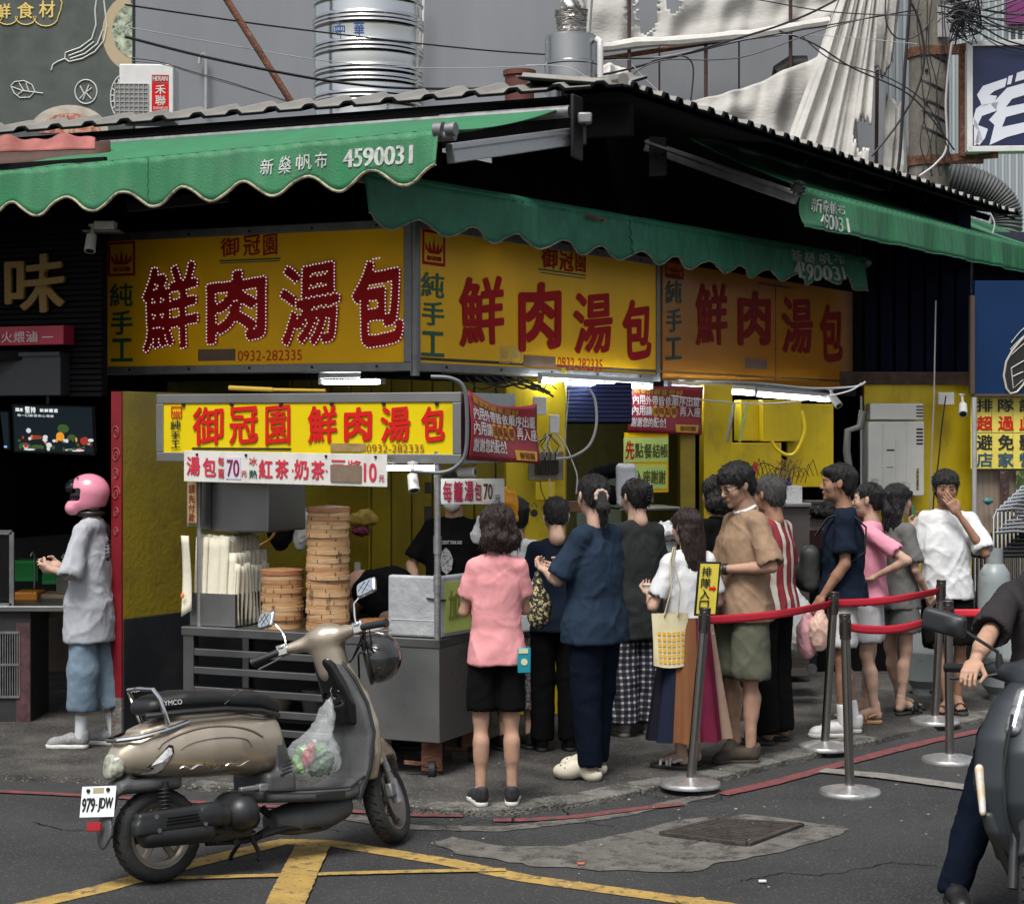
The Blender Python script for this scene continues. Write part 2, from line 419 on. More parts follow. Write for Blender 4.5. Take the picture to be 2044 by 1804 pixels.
M_navyp=mat('dark_dado_paint',(.010,.012,.016),.6,var=.3,vs=4,col2=(.03,.03,.033),c2s=3,c2amt=.3,hard=.3)
M_alu=mat('aluminium',(.42,.42,.43),.38,.9,var=.12,vs=20,stretch=(1,1,6),rv=.08)
M_alud=mat('dull_aluminium',(.2,.2,.205),.5,.7,var=.2,vs=12,rv=.1)
M_steel=mat('stainless_steel',(.40,.40,.40),.30,1,var=.07,vs=2.2,rv=.06)
M_steeld=mat('used_stainless',(.22,.22,.22),.36,.95,var=.1,vs=3,rv=.06)
M_chrome=mat('chrome',(.62,.62,.62),.1,1)
M_rust=mat('rusty_iron',(.12,.05,.028),.8,.2,var=.4,vs=18,bump=1,bs=50,col2=(.2,.1,.06),c2amt=.3)
M_grn=mat('green_canvas',(.020,.175,.066),.55,var=.16,vs=3,col2=(.035,.12,.062),c2s=2.4,c2amt=.42,hard=.5,bump=.3,bs=90)
M_grn2=mat('faded_green_canvas',(.03,.19,.105),.6,var=.2,vs=5,col2=(.022,.12,.07),c2s=7,c2amt=.35,hard=.4,bump=.5,bs=90)
M_trim=mat('cream_trim',(.33,.3,.2),.8,var=.25,vs=30,col2=(.12,.11,.08),c2s=16,c2amt=.4)
M_prt=mat('grey_print',(.42,.44,.41),.7,var=.2,vs=40,col2=(.13,.2,.15),c2s=30,c2amt=.25)
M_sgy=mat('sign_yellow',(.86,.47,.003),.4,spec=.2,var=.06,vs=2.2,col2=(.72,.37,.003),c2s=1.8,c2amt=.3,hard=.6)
M_sgo=mat('sign_orange',(.36,.13,.005),.25,spec=.35,var=.08,vs=2,col2=(.3,.13,.01),c2s=1.4,c2amt=.3,hard=.6)  # sign yellow darkened to orange, its shade held in the colour
M_sgl=mat('sign_lemon',(.60,.46,.005),.45,spec=.15,var=.04,vs=3)
M_rch=mat('red_lettering',(.34,.006,.008),.6,spec=.15,var=.1,vs=6)
M_rch2=mat('bright_red_lettering',(.5,.012,.01),.6,spec=.15,var=.06,vs=6)
M_gch=mat('green_lettering',(.008,.085,.05),.5)
M_blk=mat('black_lettering',(.012,.012,.014),.5)
M_wht=mat('white_board',(.56,.55,.52),.55,var=.06,vs=7,col2=(.4,.38,.34),c2s=5,c2amt=.15,hard=.3)
M_roof=mat('pale_roof_sheet',(.18,.175,.16),.6,.1,var=.15,vs=3,col2=(.24,.22,.19),c2s=4,c2amt=.3,hard=.3)
M_roofu=mat('dark_roof_underside',(.004,.006,.006),.9,var=.4,vs=4,spec=.1)  # underside shade put into a near-black colour
M_gwall=mat('grey_render',(.17,.18,.195),.85,var=.08,vs=.7,col2=(.235,.245,.26),c2s=.5,c2amt=.22,hard=.4,stretch=(1,1,.25),bump=.4,bs=8)
M_tube=mat('lit_tube',(.9,.95,1),.5,emit=(.86,.95,1),es=26)
M_cable=mat('black_cable',(.012,.012,.014),.5)
M_cablw=mat('pale_cable',(.42,.42,.42),.5)
M_pvc=mat('grey_plastic',(.3,.3,.3),.5,var=.1,vs=10)
M_pvcw=mat('white_plastic',(.55,.55,.53),.4,var=.08,vs=10)
M_glass=mat('dark_glass',(.02,.02,.022),.08,spec=.6)
# ground, road, pavement
mb=MB();mb.add([(-60,-20,0),(60,-20,0),(60,90,0),(-60,90,0)],[(0,1,2,3)])
mb.build('road',M_asph,loc=(0,0,0),smooth=None,kind='structure')
def gline(pts):
 return[G(x,y)for x,y in pts]
def strip(name,pts,w,z,m,jit=0.0,**k):
 pts=[Vector((p.x,p.y,0))for p in pts];q=[]
 for a,b in zip(pts,pts[1:]):
  n=max(1,int((b-a).length/.05))
  for i in range(n):q.append(a.lerp(b,i/n))
 q.append(pts[-1]);L=[];Rr=[]
 for i,p in enumerate(q):
  d=(q[min(i+1,len(q)-1)]-q[max(i-1,0)]).normalized();s_=Vector((-d.y,d.x,0));ww=w[0]+(w[1]-w[0])*i/len(q)if isinstance(w,tuple)else w
  L.append(p+s_*(ww/2+random.uniform(-jit,jit)));Rr.append(p-s_*(ww/2+random.uniform(-jit,jit)))
 n=len(q);vs=[(v.x,v.y,z)for v in L]+[(v.x,v.y,z)for v in Rr]
 m_=MB();m_.add(vs,[(n+i,n+i+1,i+1,i)for i in range(n-1)])
 return m_.build(name,m,smooth=None,kind='structure',**k)
kerbpx=[(-300,1540),(0,1556),(150,1562),(420,1578),(700,1604),(830,1622),(950,1628),(1060,1622),(1200,1602),(1330,1574),(1430,1560),(1560,1528),(1700,1496),(1850,1462),(1960,1440),(2044,1425),(2300,1385)]
kerb=gline(kerbpx);PZ=.032
poly=[(p.x,p.y)for p in kerb]
# smooth the kerb line a little
fine=[]
for i in range(len(kerb)-1):
 p0=kerb[max(0,i-1)];p1=kerb[i];p2=kerb[i+1];p3=kerb[min(len(kerb)-1,i+2)]
 for t in np.linspace(0,1,8,endpoint=False):
  fine.append(.5*((2*p1)+(p2-p0)*t+(2*p0-5*p1+4*p2-p3)*t*t+(3*p1-p0-3*p2+p3)*t**3))
fine.append(kerb[-1])
mb=MB();top=[(p.x,p.y,PZ)for p in fine];bot=[(p.x,p.y-.02,-.01)for p in fine];far=[(p.x*1.0+0,40,PZ)for p in fine]
n=len(fine);mb.add(bot+top,[(i,i+1,n+i+1,n+i)for i in range(n-1)])
mb.add(top+far,[(i,i+1,n+i+1,n+i)for i in range(n-1)])
mb.build('pavement',M_conc,smooth=None,kind='structure',loc=(0,12,0))
# kerb stones: pale worn blocks along the edge
kb=bpy.data.objects.new('kerb',None);COL.objects.link(kb);kb['kind']='structure';WM[kb]=Matrix.Identity(4)
cum=[0]
for a,b in zip(fine,fine[1:]):cum.append(cum[-1]+(b-a).length)
def along(s_):
 s_=max(0,min(cum[-1]-1e-4,s_));i=int(np.searchsorted(cum,s_,side='right')-1);i=min(i,len(fine)-2)
 t=(s_-cum[i])/(cum[i+1]-cum[i]);return fine[i].lerp(fine[i+1],t),(fine[i+1]-fine[i]).normalized()
s_=0.3
while s_<cum[-1]-1:
 L_=random.uniform(.55,.95);p,d0=along(s_+L_/2)
 px=p.x/p.y*F+CX
 if-100<px<2150 and random.random()<(.35 if px<850 else.92):
  m_=MB();w0=random.uniform(.15,.20)if px>900 else.12
  rows_=[]
  for k_ in range(7):
   q,dd=along(s_+.012+(L_-.024)*k_/6);sd=Vector((-dd.y,dd.x,0));j_=random.uniform(-.012,.012)
   rows_.append((q-sd*.022+sd*0,q+sd*(w0+j_)))
  vs=[]
  for z_ in(0.0,PZ+.006+random.uniform(-.004,.004)):
   for a,b in rows_:
    vs+=[(a.x,a.y,z_),(b.x,b.y,z_)]
  m7=14;fs=[]
  for k_ in range(6):
   a=2*k_;fs+=[(m7+a,m7+a+2,m7+a+3,m7+a+1),(a,a+2,m7+a+2,m7+a),(a+1,m7+a+1,m7+a+3,a+3)]
  fs+=[(0,m7,m7+1,1),(12,13,m7+13,m7+12)]
  m_.add(vs,fs);m_.build('kerb_stone',M_kerb,parent=kb,bevel=.008,smooth=30)
 s_+=L_
# concrete gutter band by the kerb
strip('gutter',gline([(560,1628),(700,1632),(830,1652),(1000,1655),(1200,1632),(1340,1604),(1440,1580)]),(.13,.10),.004,M_patch,.012)
strip('red_line',gline([(-200,1572),(0,1581),(180,1590),(420,1604),(660,1618),(830,1629),(925,1630)]),.068,.0085,M_red,.004)
strip('red_line',gline([(985,1639),(1060,1638),(1160,1631),(1270,1616),(1362,1606)]),.075,.0085,M_red,.004)
strip('red_line',gline([(1440,1587),(1540,1565),(1650,1535),(1760,1505),(1860,1480),(1960,1459),(2044,1443),(2250,1410)]),.095,.0085,M_red,.004)
strip('white_line',gline([(1640,1540),(1760,1551),(1900,1570),(2060,1592)]),.15,.012,M_white,.006)
strip('yellow_line',gline([(-300,1878),(40,1811),(200,1775),(370,1728),(565,1680),(660,1683),(900,1722),(1050,1754),(1240,1780),(1440,1808),(1700,1844),(2000,1884)]),.125,.004,M_yel,.003)
strip('yellow_line',gline([(300,1756),(590,1748),(800,1742),(1010,1738)]),.060,.0085,M_yel,.003)
strip('yellow_line',gline([(625,1690),(600,1740),(565,1820),(520,1900)]),.17,.013,M_yel,.003)
strip('yellow_line',gline([(1375,1797),(1420,1830),(1480,1880)]),.13,.013,M_yel,.003)
# patch round the manhole
def blob(name,pts,z,m,sub=4,jit=.02,**k):
 q=[]
 for a,b in zip(pts,pts[1:]+pts[:1]):
  for i in range(sub):q.append(a.lerp(b,i/sub)+Vector((random.uniform(-jit,jit),random.uniform(-jit,jit),0)))
 m_=MB();m_.add([(p.x,p.y,z)for p in q],[tuple(range(len(q)))]);return m_.build(name,m,smooth=None,**k)
blob('concrete_patch',gline([(860,1680),(905,1671),(1000,1690),(1130,1688),(1290,1652),(1400,1630),(1430,1640),(1490,1626),(1690,1650),(1690,1662),(1600,1690),(1500,1712),(1440,1722),(1380,1740),(1200,1738),(1060,1728),(960,1712),(900,1700)]),.0045,M_patch,kind='structure')
mh=thing('manhole_cover','dark rectangular iron grating cover set in the pale concrete patch of the road','manhole cover',G(1460,1660))
c4=gline([(1320,1668),(1432,1640),(1600,1650),(1492,1690)])
m_=MB();m_.add([(p.x,p.y,.009)for p in c4],[(0,3,2,1)]);m_.build('base_plate',M_iron,parent=mh,smooth=None)
for i in range(14):
 t=(i+.5)/14;a=c4[0].lerp(c4[1],t);b=c4[3].lerp(c4[2],t)
 m_=MB();m_.bar((a.x,a.y,.013),(b.x,b.y,.013),.018,.012);m_.build('grate_bar',M_iron,parent=mh,smooth=None)
m_=MB()
for a,b in zip(c4,c4[1:]+c4[:1]):m_.bar((a.x,a.y,.014),(b.x,b.y,.014),.03,.014)
m_.build('frame',M_iron,parent=mh,smooth=None)
for pts in([(420,1640),(520,1652),(600,1648),(700,1662)],[(1480,1760),(1560,1742),(1640,1748),(1780,1722),(1880,1730)],[(1120,1610),(1150,1640),(1230,1650)],[(60,1640),(140,1660),(200,1652)]):
 q=gline(pts);qq=[]
 for a,b in zip(q,q[1:]):
  for i in range(10):qq.append(a.lerp(b,i/10)+Vector((random.uniform(-.015,.015),random.uniform(-.015,.015),0)))
 strip('crack',qq,.006,.0035,M_black,.002)
# hairline cracks and litter
for pts in([(900,1655),(960,1640),(1010,1648),(1040,1628)],[(1270,1585),(1330,1598),(1420,1600),(1470,1588)],[(700,1640),(790,1650),(850,1645),(930,1662)]):
 q=gline(pts);qq=[]
 for a,b in zip(q,q[1:]):
  for i in range(8):qq.append(a.lerp(b,i/8)+Vector((random.uniform(-.012,.012),random.uniform(-.012,.012),0)))
 strip('crack',qq,.008,.014,M_black,.002)
M_lit=mat('litter_scrap',(.4,.38,.33),.9)
m_=MB()
for i in range(70):
 x=random.uniform(850,2000);y=random.uniform(1560,1790)if random.random()<.45 else random.uniform(1540,1640)
 p=G(x,y);r_=random.uniform(.004,.011);a=random.uniform(0,6)
 m_.add([(p.x+r_*math.cos(a+t)*random.uniform(.6,1.3),p.y+r_*math.sin(a+t)*random.uniform(.6,1.3),PZ+.022 if y<1570 else.02)for t in(0,1.4,3,4.6)],[(0,1,2,3)])
m_.build('litter',M_lit,smooth=None,kind='stuff')
p=G(800,1740)
for x,y in((1160,1728),(1522,1763)):
 p=G(x,y);o=MB().box((p.x,p.y,.012),(.035,.02,.01));
 one('litter_scrap','tiny orange litter scrap lying on the yellow line' if x<1200 else 'small crumpled white paper scrap on the bare asphalt','litter',o,mat('litter_orange',(.4,.1,.04),.8)if x<1200 else M_wht,bevel=.003)
# the corner building shell
ZR=4.19
A0=Vector((.70,11.96,0))
bld=thing('corner_shop','single storey corner dumpling shop with dark underside and pale corrugated metal roof','building',C0)
def wall_poly(name,a,b,z0,z1,m,th=.06,parent=bld,off=0,**k):
 fr=Fr(Vector((a[0],a[1],0)),u=Vector((b[0]-a[0],b[1]-a[1],0)));L=(Vector((b[0]-a[0],b[1]-a[1],0))).length
 m_=MB();m_.fbox(fr,0,z0,L,z1,-th,0);return m_.build(name,m,parent=parent,smooth=None,**k)
# back of the dark space under the roof
bk=C0+(-N)*3.2+D*0
# corrugated roof: right slope and left slope share the apex
def corr(o,e,up,L,W,pitch,amp,sag=0,jit=.0,seed=1):
 rs=random.Random(seed);n=int(L/pitch);m_=MB();prof=[(0,0),(.30,0),(.42,1),(.58,1),(.70,0)]
 xs=[]
 for i in range(n):
  for a,h in prof:xs.append(((i+a)*pitch,h*amp))
 xs.append((n*pitch,0));nn=len(xs);offs=[rs.uniform(-jit,jit)for _ in range(n+2)]
 z=Vector((0,0,1));vs=[]
 for k_ in range(3):
  for x,h in xs:
   j_=offs[int(x/pitch+.01)]
   vs.append(o+e*x+up*(W*k_/2+(j_ if k_==0 else 0))+z*(h-sag*math.sin(math.pi*min(1,x/L))))
 fs=[(k_*nn+i,k_*nn+i+1,(k_+1)*nn+i+1,(k_+1)*nn+i)for k_ in range(2)for i in range(nn-1)]
 return m_.add(vs,fs)
upR=(-N*1.0+Vector((0,0,.16))).normalized();upL=(-NL*1.0+Vector((0,0,.27))).normalized()
eR=A0+Vector((0,0,ZR));
corr(eR,D,upR,8.6,.8,.225,.035,jit=.02,seed=3).build('roof',[M_roof],parent=bld,smooth=None,solid=.004)
corr(eR+N*.02-Vector((0,0,.014)),D,upR,8.6,.8,.225,.035,jit=.02,seed=3).build('roof_lining',[M_roofu],parent=bld,smooth=None,solid=.014)  # dark sheet added below the roof to paint its underside shade
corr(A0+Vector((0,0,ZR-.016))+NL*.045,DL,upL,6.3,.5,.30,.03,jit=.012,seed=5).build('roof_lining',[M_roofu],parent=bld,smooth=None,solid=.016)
corr(A0+Vector((0,0,ZR-.0))+NL*.02,DL,upL,6.3,.5,.30,.03,jit=.012,seed=5).build('roof',[M_roof],parent=bld,smooth=None,solid=.004)
# ridge cap at the corner and light trim strip along the top of the left slope
m_=MB();m_.tube([eR+upR*.0+Vector((0,0,.03)),eR+(-N-NL).normalized()*.9+Vector((0,0,.13))],.04,8);m_.build('ridge_cap',M_roof,parent=bld)
# soffit below the eaves, coloured near-black for shade (top is hidden, underside seen from the street)
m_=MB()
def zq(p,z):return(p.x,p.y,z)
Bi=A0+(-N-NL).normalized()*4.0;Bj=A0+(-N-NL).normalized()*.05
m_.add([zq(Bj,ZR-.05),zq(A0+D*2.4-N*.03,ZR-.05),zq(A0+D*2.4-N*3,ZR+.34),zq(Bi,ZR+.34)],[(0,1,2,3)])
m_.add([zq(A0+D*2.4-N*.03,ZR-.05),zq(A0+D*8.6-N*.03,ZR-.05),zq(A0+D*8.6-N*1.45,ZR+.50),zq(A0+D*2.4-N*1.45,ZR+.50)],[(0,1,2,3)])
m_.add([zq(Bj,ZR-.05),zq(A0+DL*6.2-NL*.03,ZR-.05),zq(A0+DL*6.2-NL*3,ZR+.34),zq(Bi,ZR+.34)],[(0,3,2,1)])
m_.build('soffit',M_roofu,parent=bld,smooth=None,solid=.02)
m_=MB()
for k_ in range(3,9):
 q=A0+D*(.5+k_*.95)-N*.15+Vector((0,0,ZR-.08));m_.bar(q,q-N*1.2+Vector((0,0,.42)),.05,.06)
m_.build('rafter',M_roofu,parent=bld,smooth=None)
m_=MB();m_.bar(A0+DL*-.0-NL*.15+Vector((0,0,ZR-.20)),A0+DL*4.7-NL*.15+Vector((0,0,ZR-.20)),.08,.2)
m_.build('eave_beam',M_black,parent=bld,smooth=None)
# black sheets painting the shade behind the fascia signs, right and left, closing the shop above head height
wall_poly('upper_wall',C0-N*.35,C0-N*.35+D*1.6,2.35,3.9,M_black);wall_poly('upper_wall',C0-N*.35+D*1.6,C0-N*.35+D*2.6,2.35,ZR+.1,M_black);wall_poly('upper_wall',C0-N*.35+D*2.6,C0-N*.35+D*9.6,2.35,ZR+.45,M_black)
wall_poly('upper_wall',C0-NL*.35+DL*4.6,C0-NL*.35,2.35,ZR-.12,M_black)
m_=MB()
cl=[C0,C0+D*8.6,C0+D*8.6-N*4,C0-N*4+D*1,C0+DL*2.0-NL*.1]
m_.add([(p.x,p.y,2.47)for p in cl],[tuple(range(5))]);m_.build('ceiling',mat('kitchen_ceiling',(.05,.045,.03),.8,var=.3),parent=bld,smooth=None,solid=.02)
# yellow left wall with red end strip (front end at px 228-258)
W0=Vector((-2.44,11.93,0));W1=W0+D*3.6
fw=Fr(W0,u=D)
yw=thing('yellow_side_wall','thick yellow side wall with black base and worn red front edge left of the cart','wall',W0)
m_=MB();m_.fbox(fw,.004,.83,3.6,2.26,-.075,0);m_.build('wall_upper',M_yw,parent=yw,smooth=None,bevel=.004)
m_=MB();m_.fbox(fw,.004,0,3.6,.83,-.08,.006);m_.build('wall_base',M_navyp,parent=yw,smooth=None,bevel=.004)
m_=MB();m_.fbox(fw,-.012,.34,.004,2.26,-.085,.0);m_.build('red_edge',mat('red_edge_paint',(.17,.007,.012),.5,var=.2,vs=5,col2=(.12,.02,.02),c2s=6,c2amt=.2),parent=yw,smooth=None)
m_=MB();m_.fbox(fw,-.012,0,.004,.34,-.085,.0);m_.build('bare_edge',mat('bare_concrete_edge',(.13,.12,.11),.9,var=.4,vs=14,col2=(.2,.03,.03),c2s=12,c2amt=.25,bump=1),parent=yw,smooth=None)
fe=Fr(W0+D*-.012-N*.085,u=N)
m_=MB()
for zc,r_ in((1.62,.05),(1.74,.04),(1.86,.05),(1.50,.035),(2.0,.045),(1.38,.03)):
 pts=[]
 for i in range(26):
  a=i*.42;rr=r_*(1-i/30);pts.append(fe.pt(.042+rr*.75*math.cos(a)*.9*(-1 if zc in(1.74,2.0)else 1),zc+rr*math.sin(a),.003))
 m_.tube(pts,.005,5)
m_.build('scroll_ornament',mat('faded_scroll',(.24,.035,.035),.7),parent=yw)
# back wall of the kitchen: ribbed yellow sheet
KA=Vector((.28,13.6,0))
fk=Fr(KA,u=-DL)
kw=thing('kitchen_back_wall','ribbed yellow metal sheet wall behind the steamers and vendor','wall',KA)
m_=MB();nb=14
for i in range(nb):
 a0=-2.3+i*.17;m_.fbox(fk,a0,0,a0+.155,2.46,-.03,random.uniform(-.002,.004))
m_.fbox(fk,-2.3,0,.1,2.46,-.05,-.028);m_.build('ribbed_sheet',mat('dingy_yellow_sheet',(.34,.25,.008),.5,var=.2,vs=4,col2=(.14,.10,.015),c2s=3,c2amt=.3,hard=.4,stretch=(1,1,.4)),parent=kw,smooth=None,bevel=.006)  # base colour darkened for shade under the canopy, with dirt blotches
# deeper interior behind the serving windows
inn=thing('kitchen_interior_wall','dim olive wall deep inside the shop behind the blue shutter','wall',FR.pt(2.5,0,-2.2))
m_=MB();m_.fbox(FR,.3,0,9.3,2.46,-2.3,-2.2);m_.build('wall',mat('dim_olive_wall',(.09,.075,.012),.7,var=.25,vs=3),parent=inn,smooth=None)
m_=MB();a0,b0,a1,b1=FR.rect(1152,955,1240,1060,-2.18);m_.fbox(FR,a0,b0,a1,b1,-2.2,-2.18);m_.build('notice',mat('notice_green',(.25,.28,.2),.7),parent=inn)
# right part of the shop closed by the heater wall
HWY=18.3
hw=thing('heater_wall','bright yellow wall panel carrying the white gas water heater','wall',P(1835,1300,HWY)*1)
fh=Fr((P(1725,848,HWY).x,HWY,0),ang=4)
def hx(x):return fh.uv(x,900)[0]
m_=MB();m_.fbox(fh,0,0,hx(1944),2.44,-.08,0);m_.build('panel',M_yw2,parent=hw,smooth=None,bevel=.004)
m_=MB();m_.fbox(fh,hx(1942),0,hx(1950),2.2,.0,.03);m_.build('edge_pipe',M_pvc,parent=hw,bevel=.01)
m_=MB();m_.fbox(fh,-.4,2.44,hx(1950),2.56,-.04,.05);m_.build('head_beam',mat('brown_timber',(.06,.035,.022),.8,var=.4,vs=10),parent=hw,smooth=None)
bp=thing('blue_cladding','very dark blue corrugated cladding above the yellow heater wall','wall',P(1835,770,HWY))
m_=MB();
for i in range(7):
 a0=0+i*.15;m_.fbox(fh,a0,2.56,a0+.12,4.3,-.04,.03 if i%2 else.02)
m_.fbox(fh,0,2.56,1.06,4.3,-.08,-.035)
m_.build('sheet',mat('navy_cladding',(.002,.003,.013),.7,var=.3,vs=2,spec=.1),parent=bp,smooth=None,bevel=.008)
wall_poly('side_wall',FR.pt(8.3,0,-2.2),FR.pt(8.3,0,-.2),0,2.5,M_black)
m_=MB();m_.box((P(1945,0,20.2).x+2.5,20.3,2.0),(5,.1,4.2));one('dark_neighbour_wall','dark wall of the next shop behind the blue signboard at the right edge','wall',m_,mat('neighbour_dark',(.012,.012,.03),.7),smooth=None)
# fascia signs
def emblem(mbr,fr,u0,v0,u1,v1,m,parent,sub=True):
 w=u1-u0;h=v1-v0;t=w*.075;m_=MB()
 for a,b,c,d in((u0,v0,u1,v0+t),(u0,v1-t,u1,v1),(u0,v0+t,u0+t,v1-t),(u1-t,v0+t,u1,v1-t)):m_.fbox(fr,a,b,c,d,0,.003)
 cx=(u0+u1)/2;cy=v0+h*.42
 for i,(dx,hh)in enumerate(((-.3,.22),(-.16,.27),(0,.38),(.16,.27),(.3,.22))):
  b=.07*w;x=cx+dx*w;m_.add([fr.pt(x-b,cy,.003),fr.pt(x+b,cy,.003),fr.pt(x+dx*w*.25,cy+hh*h,.003)],[(0,1,2)])
 m_.add([fr.pt(cx-.33*w,cy,.004),fr.pt(cx-.22*w,cy-.09*h,.004),fr.pt(cx+.22*w,cy-.09*h,.004),fr.pt(cx+.33*w,cy,.004)],[(0,1,2,3)])
 m_.build('crown_emblem',m,parent=parent,smooth=None)
 m2=MB();row(m2,'御冠園',(cx-.33*w,v0+h*.13,cx+.33*w,v0+h*.26),onfr(fr,.003),.03);m2 .build('emblem_lettering',m,parent=parent,smooth=None)
def fascia(fr,ux0,ux1,label,mpanel,frame=True,zb=2.40,zt=3.34,mr=M_rch,seam=None):
 t=thing('fascia_sign',label,'shop sign',fr.pt((ux0+ux1)/2,zb,0),group='yellow fascia signs of the corner shop')
 m_=MB();m_.fbox(fr,ux0,zb,ux1,zt,-.16,0);m_.build('panel',mpanel,parent=t,smooth=None)
 if frame:
  m_=MB();w=.045
  for a,b,c,d in((ux0-.01,zb-.01,ux1+.01,zb+w),(ux0-.01,zt-w,ux1+.01,zt+.01),(ux0-.01,zb+w,ux0+w,zt-w),(ux1-w,zb+w,ux1+.01,zt-w)):m_.fbox(fr,a,b,c,d,-.17,.014)
  m_.build('frame',M_alud,parent=t,smooth=None,bevel=.004)
  for i in range(5):
   for z_ in(zb+w/2,zt-w/2):
    u=ux0+(ux1-ux0)*(i+.5)/5;m_=MB();m_.cyl(fr.pt(u,z_,.012),fr.pt(u,z_,.02),.009,n=8);m_.build('screw',M_dark,parent=t)
 return t
FAT={'肉':.85,'包':.8,'湯':.62,'手':.7,'工':1.0,'冠':.5,'御':.45,'園':.4}
def pxchars(fr,chars,rects,m,parent,name,bold=.035,shear=.10,c=.004,wob=.008,ex=0):
 f=onfr(fr,c)
 for ch,(x0,y0,x1,y1)in zip(chars,rects):
  m_=MB();put(m_,ch,fr.rect(x0,y0,x1,y1),f,.012,shear,wob,fat=bold*FAT.get(ch,.55),nrm=fr.w)
  m_.build(name,m,parent=parent,smooth=None,**({'solid':ex}if ex else{}))
 return None
# left sign, with bulbs round the big characters
s1=fascia(FL,-2.375,-.02,'widest yellow shop sign left of the corner, red characters outlined with small light bulbs',M_sgy)
big=[(288,528,400,700),(415,538,535,684),(562,524,682,690),(706,516,810,692)]
pxchars(FL,'鮮肉湯包',big,M_rch,s1,'red_lettering',.05,.08,c=.012,ex=.012)
# bulbs along the outlines
mbulb=MB()
def fatmask(ch,bold,fat,n=150):
 V,Fc,_=glyph(ch,bold);m=int(n*1.0);K=np.zeros((m+1,m+1),bool);yy,xx=np.mgrid[0:m+1,0:m+1]/m
 P2=np.array([(x+.008*math.sin(y*7+x*3),y+.008*math.sin(x*6+2))for x,y in V])
 P2=fat+P2*(1-2*fat)
 for f in Fc:
  for k in range(1,len(f)-1):
   t=P2[[f[0],f[k],f[k+1]]];lo=np.maximum(0,np.floor(t.min(0)*m).astype(int));hi=np.minimum(m,np.ceil(t.max(0)*m).astype(int))+1
   X=xx[lo[1]:hi[1],lo[0]:hi[0]];Y=yy[lo[1]:hi[1],lo[0]:hi[0]];s_=[]
   for i in range(3):a_,b_=t[i],t[(i+1)%3];s_.append((b_[0]-a_[0])*(Y-a_[1])-(b_[1]-a_[1])*(X-a_[0]))
   s_=np.array(s_);K[lo[1]:hi[1],lo[0]:hi[0]]|=(s_>=-1e-9).all(0)|(s_<=1e-9).all(0)
 r=int(fat*m);o=K.copy()
 for dy in range(-r,r+1):
  for dx in range(-r,r+1):
   if dx*dx+dy*dy<=r*r+1:o|=np.roll(np.roll(K,dy,0),dx,1)
 return o
for ch,(x0,y0,x1,y1)in zip('鮮肉湯包',big):
 K=fatmask(ch,.012,.05*FAT.get(ch,.55));m=K.shape[0]-1;u0,v0,u1,v1=FL.rect(x0,y0,x1,y1);pad=np.pad(K,1)
 ed=K&~(pad[2:,1:-1]&pad[:-2,1:-1]&pad[1:-1,2:]&pad[1:-1,:-2]);ys,xs=np.nonzero(ed);pts=[(u0+(u1-u0)*x/m,v0+(v1-v0)*(y/m+.08*(x/m-.5)))for x,y in zip(xs,ys)]
 left=np.array(pts);cur=left[0];step=.0225;alive=np.ones(len(left),bool)
 while alive.any():
  d_=np.hypot(left[:,0]-cur[0],left[:,1]-cur[1]);mbulb.ell(FL.pt(cur[0],cur[1],.022),.0052,n=6,m=4);alive&=d_>step*.93
  if not alive.any():break
  i=np.where(alive,d_,9).argmin();cur=left[i]
mbulb.build('light_bulbs',mat('bulb_glass',(.75,.68,.72),.15,emit=(1,.82,.86),es=.35),parent=s1,kind='stuff')
pxchars(FL,'御冠園',[(441,474,478,512),(486,470,520,510),(526,468,554,510)],M_rch,s1,'name_lettering',.03,.06)
pxchars(FL,'純手工',[(220,565,266,612),(222,620,266,668),(222,676,266,722)],M_gch,s1,'green_lettering',.03,.0)
m_=MB();a=FL.rect(438,517,560,520);m_.fbox(FL,*a,0,.003);a=FL.rect(440,522,558,524);m_.fbox(FL,*a,0,.003);m_.build('underline',M_gch,parent=s1,smooth=None)
emblem(None,FL,*FL.rect(216,483,270,551),M_rch,s1)
m_=MB();m_.fbox(FL,*FL.rect(396,697,470,720),0,.004);m_.build('tape_patch',mat('brown_tape',(.12,.075,.05),.6,var=.15),parent=s1,smooth=None)
m_=MB();put(m_,'0932-282335',FL.rect(475,699,603,720),onfr(FL),.0);m_.build('phone_number',M_rch2,parent=s1,smooth=None)
# middle sign
s2=fascia(FR,.015,3.425,'yellow shop sign right of the corner with plain red characters, half under the faded awning',M_sgy)
pxchars(FR,'鮮肉湯包',[(916,552,1006,690),(1034,562,1120,700),(1144,584,1222,706),(1242,596,1300,718)],M_rch,s2,'red_lettering',.05,.10)
pxchars(FR,'御冠園',[(1080,494,1112,536),(1116,498,1144,542),(1148,502,1168,544)],M_rch,s2,'name_lettering',.03,.0)
pxchars(FR,'純手工',[(840,544,886,594),(842,602,886,650),(840,662,886,712)],M_gch,s2,'green_lettering',.03,.0)
emblem(None,FR,*FR.rect(843,460,888,530),M_rch,s2)
m_=MB();m_.fbox(FR,*FR.rect(1074,542,1170,545),0,.003);m_.fbox(FR,*FR.rect(1078,549,1168,551),0,.003);m_.build('underline',M_gch,parent=s2,smooth=None)
m_=MB();m_.fbox(FR,*FR.rect(1045,711,1108,732),0,.004);m_.build('tape_patch',MATS['brown_tape'],parent=s2,smooth=None)
m_=MB();put(m_,'0932-282335',FR.rect(1112,715,1202,738),onfr(FR),.0);m_.build('phone_number',M_rch,parent=s2,smooth=None)
m_=MB()
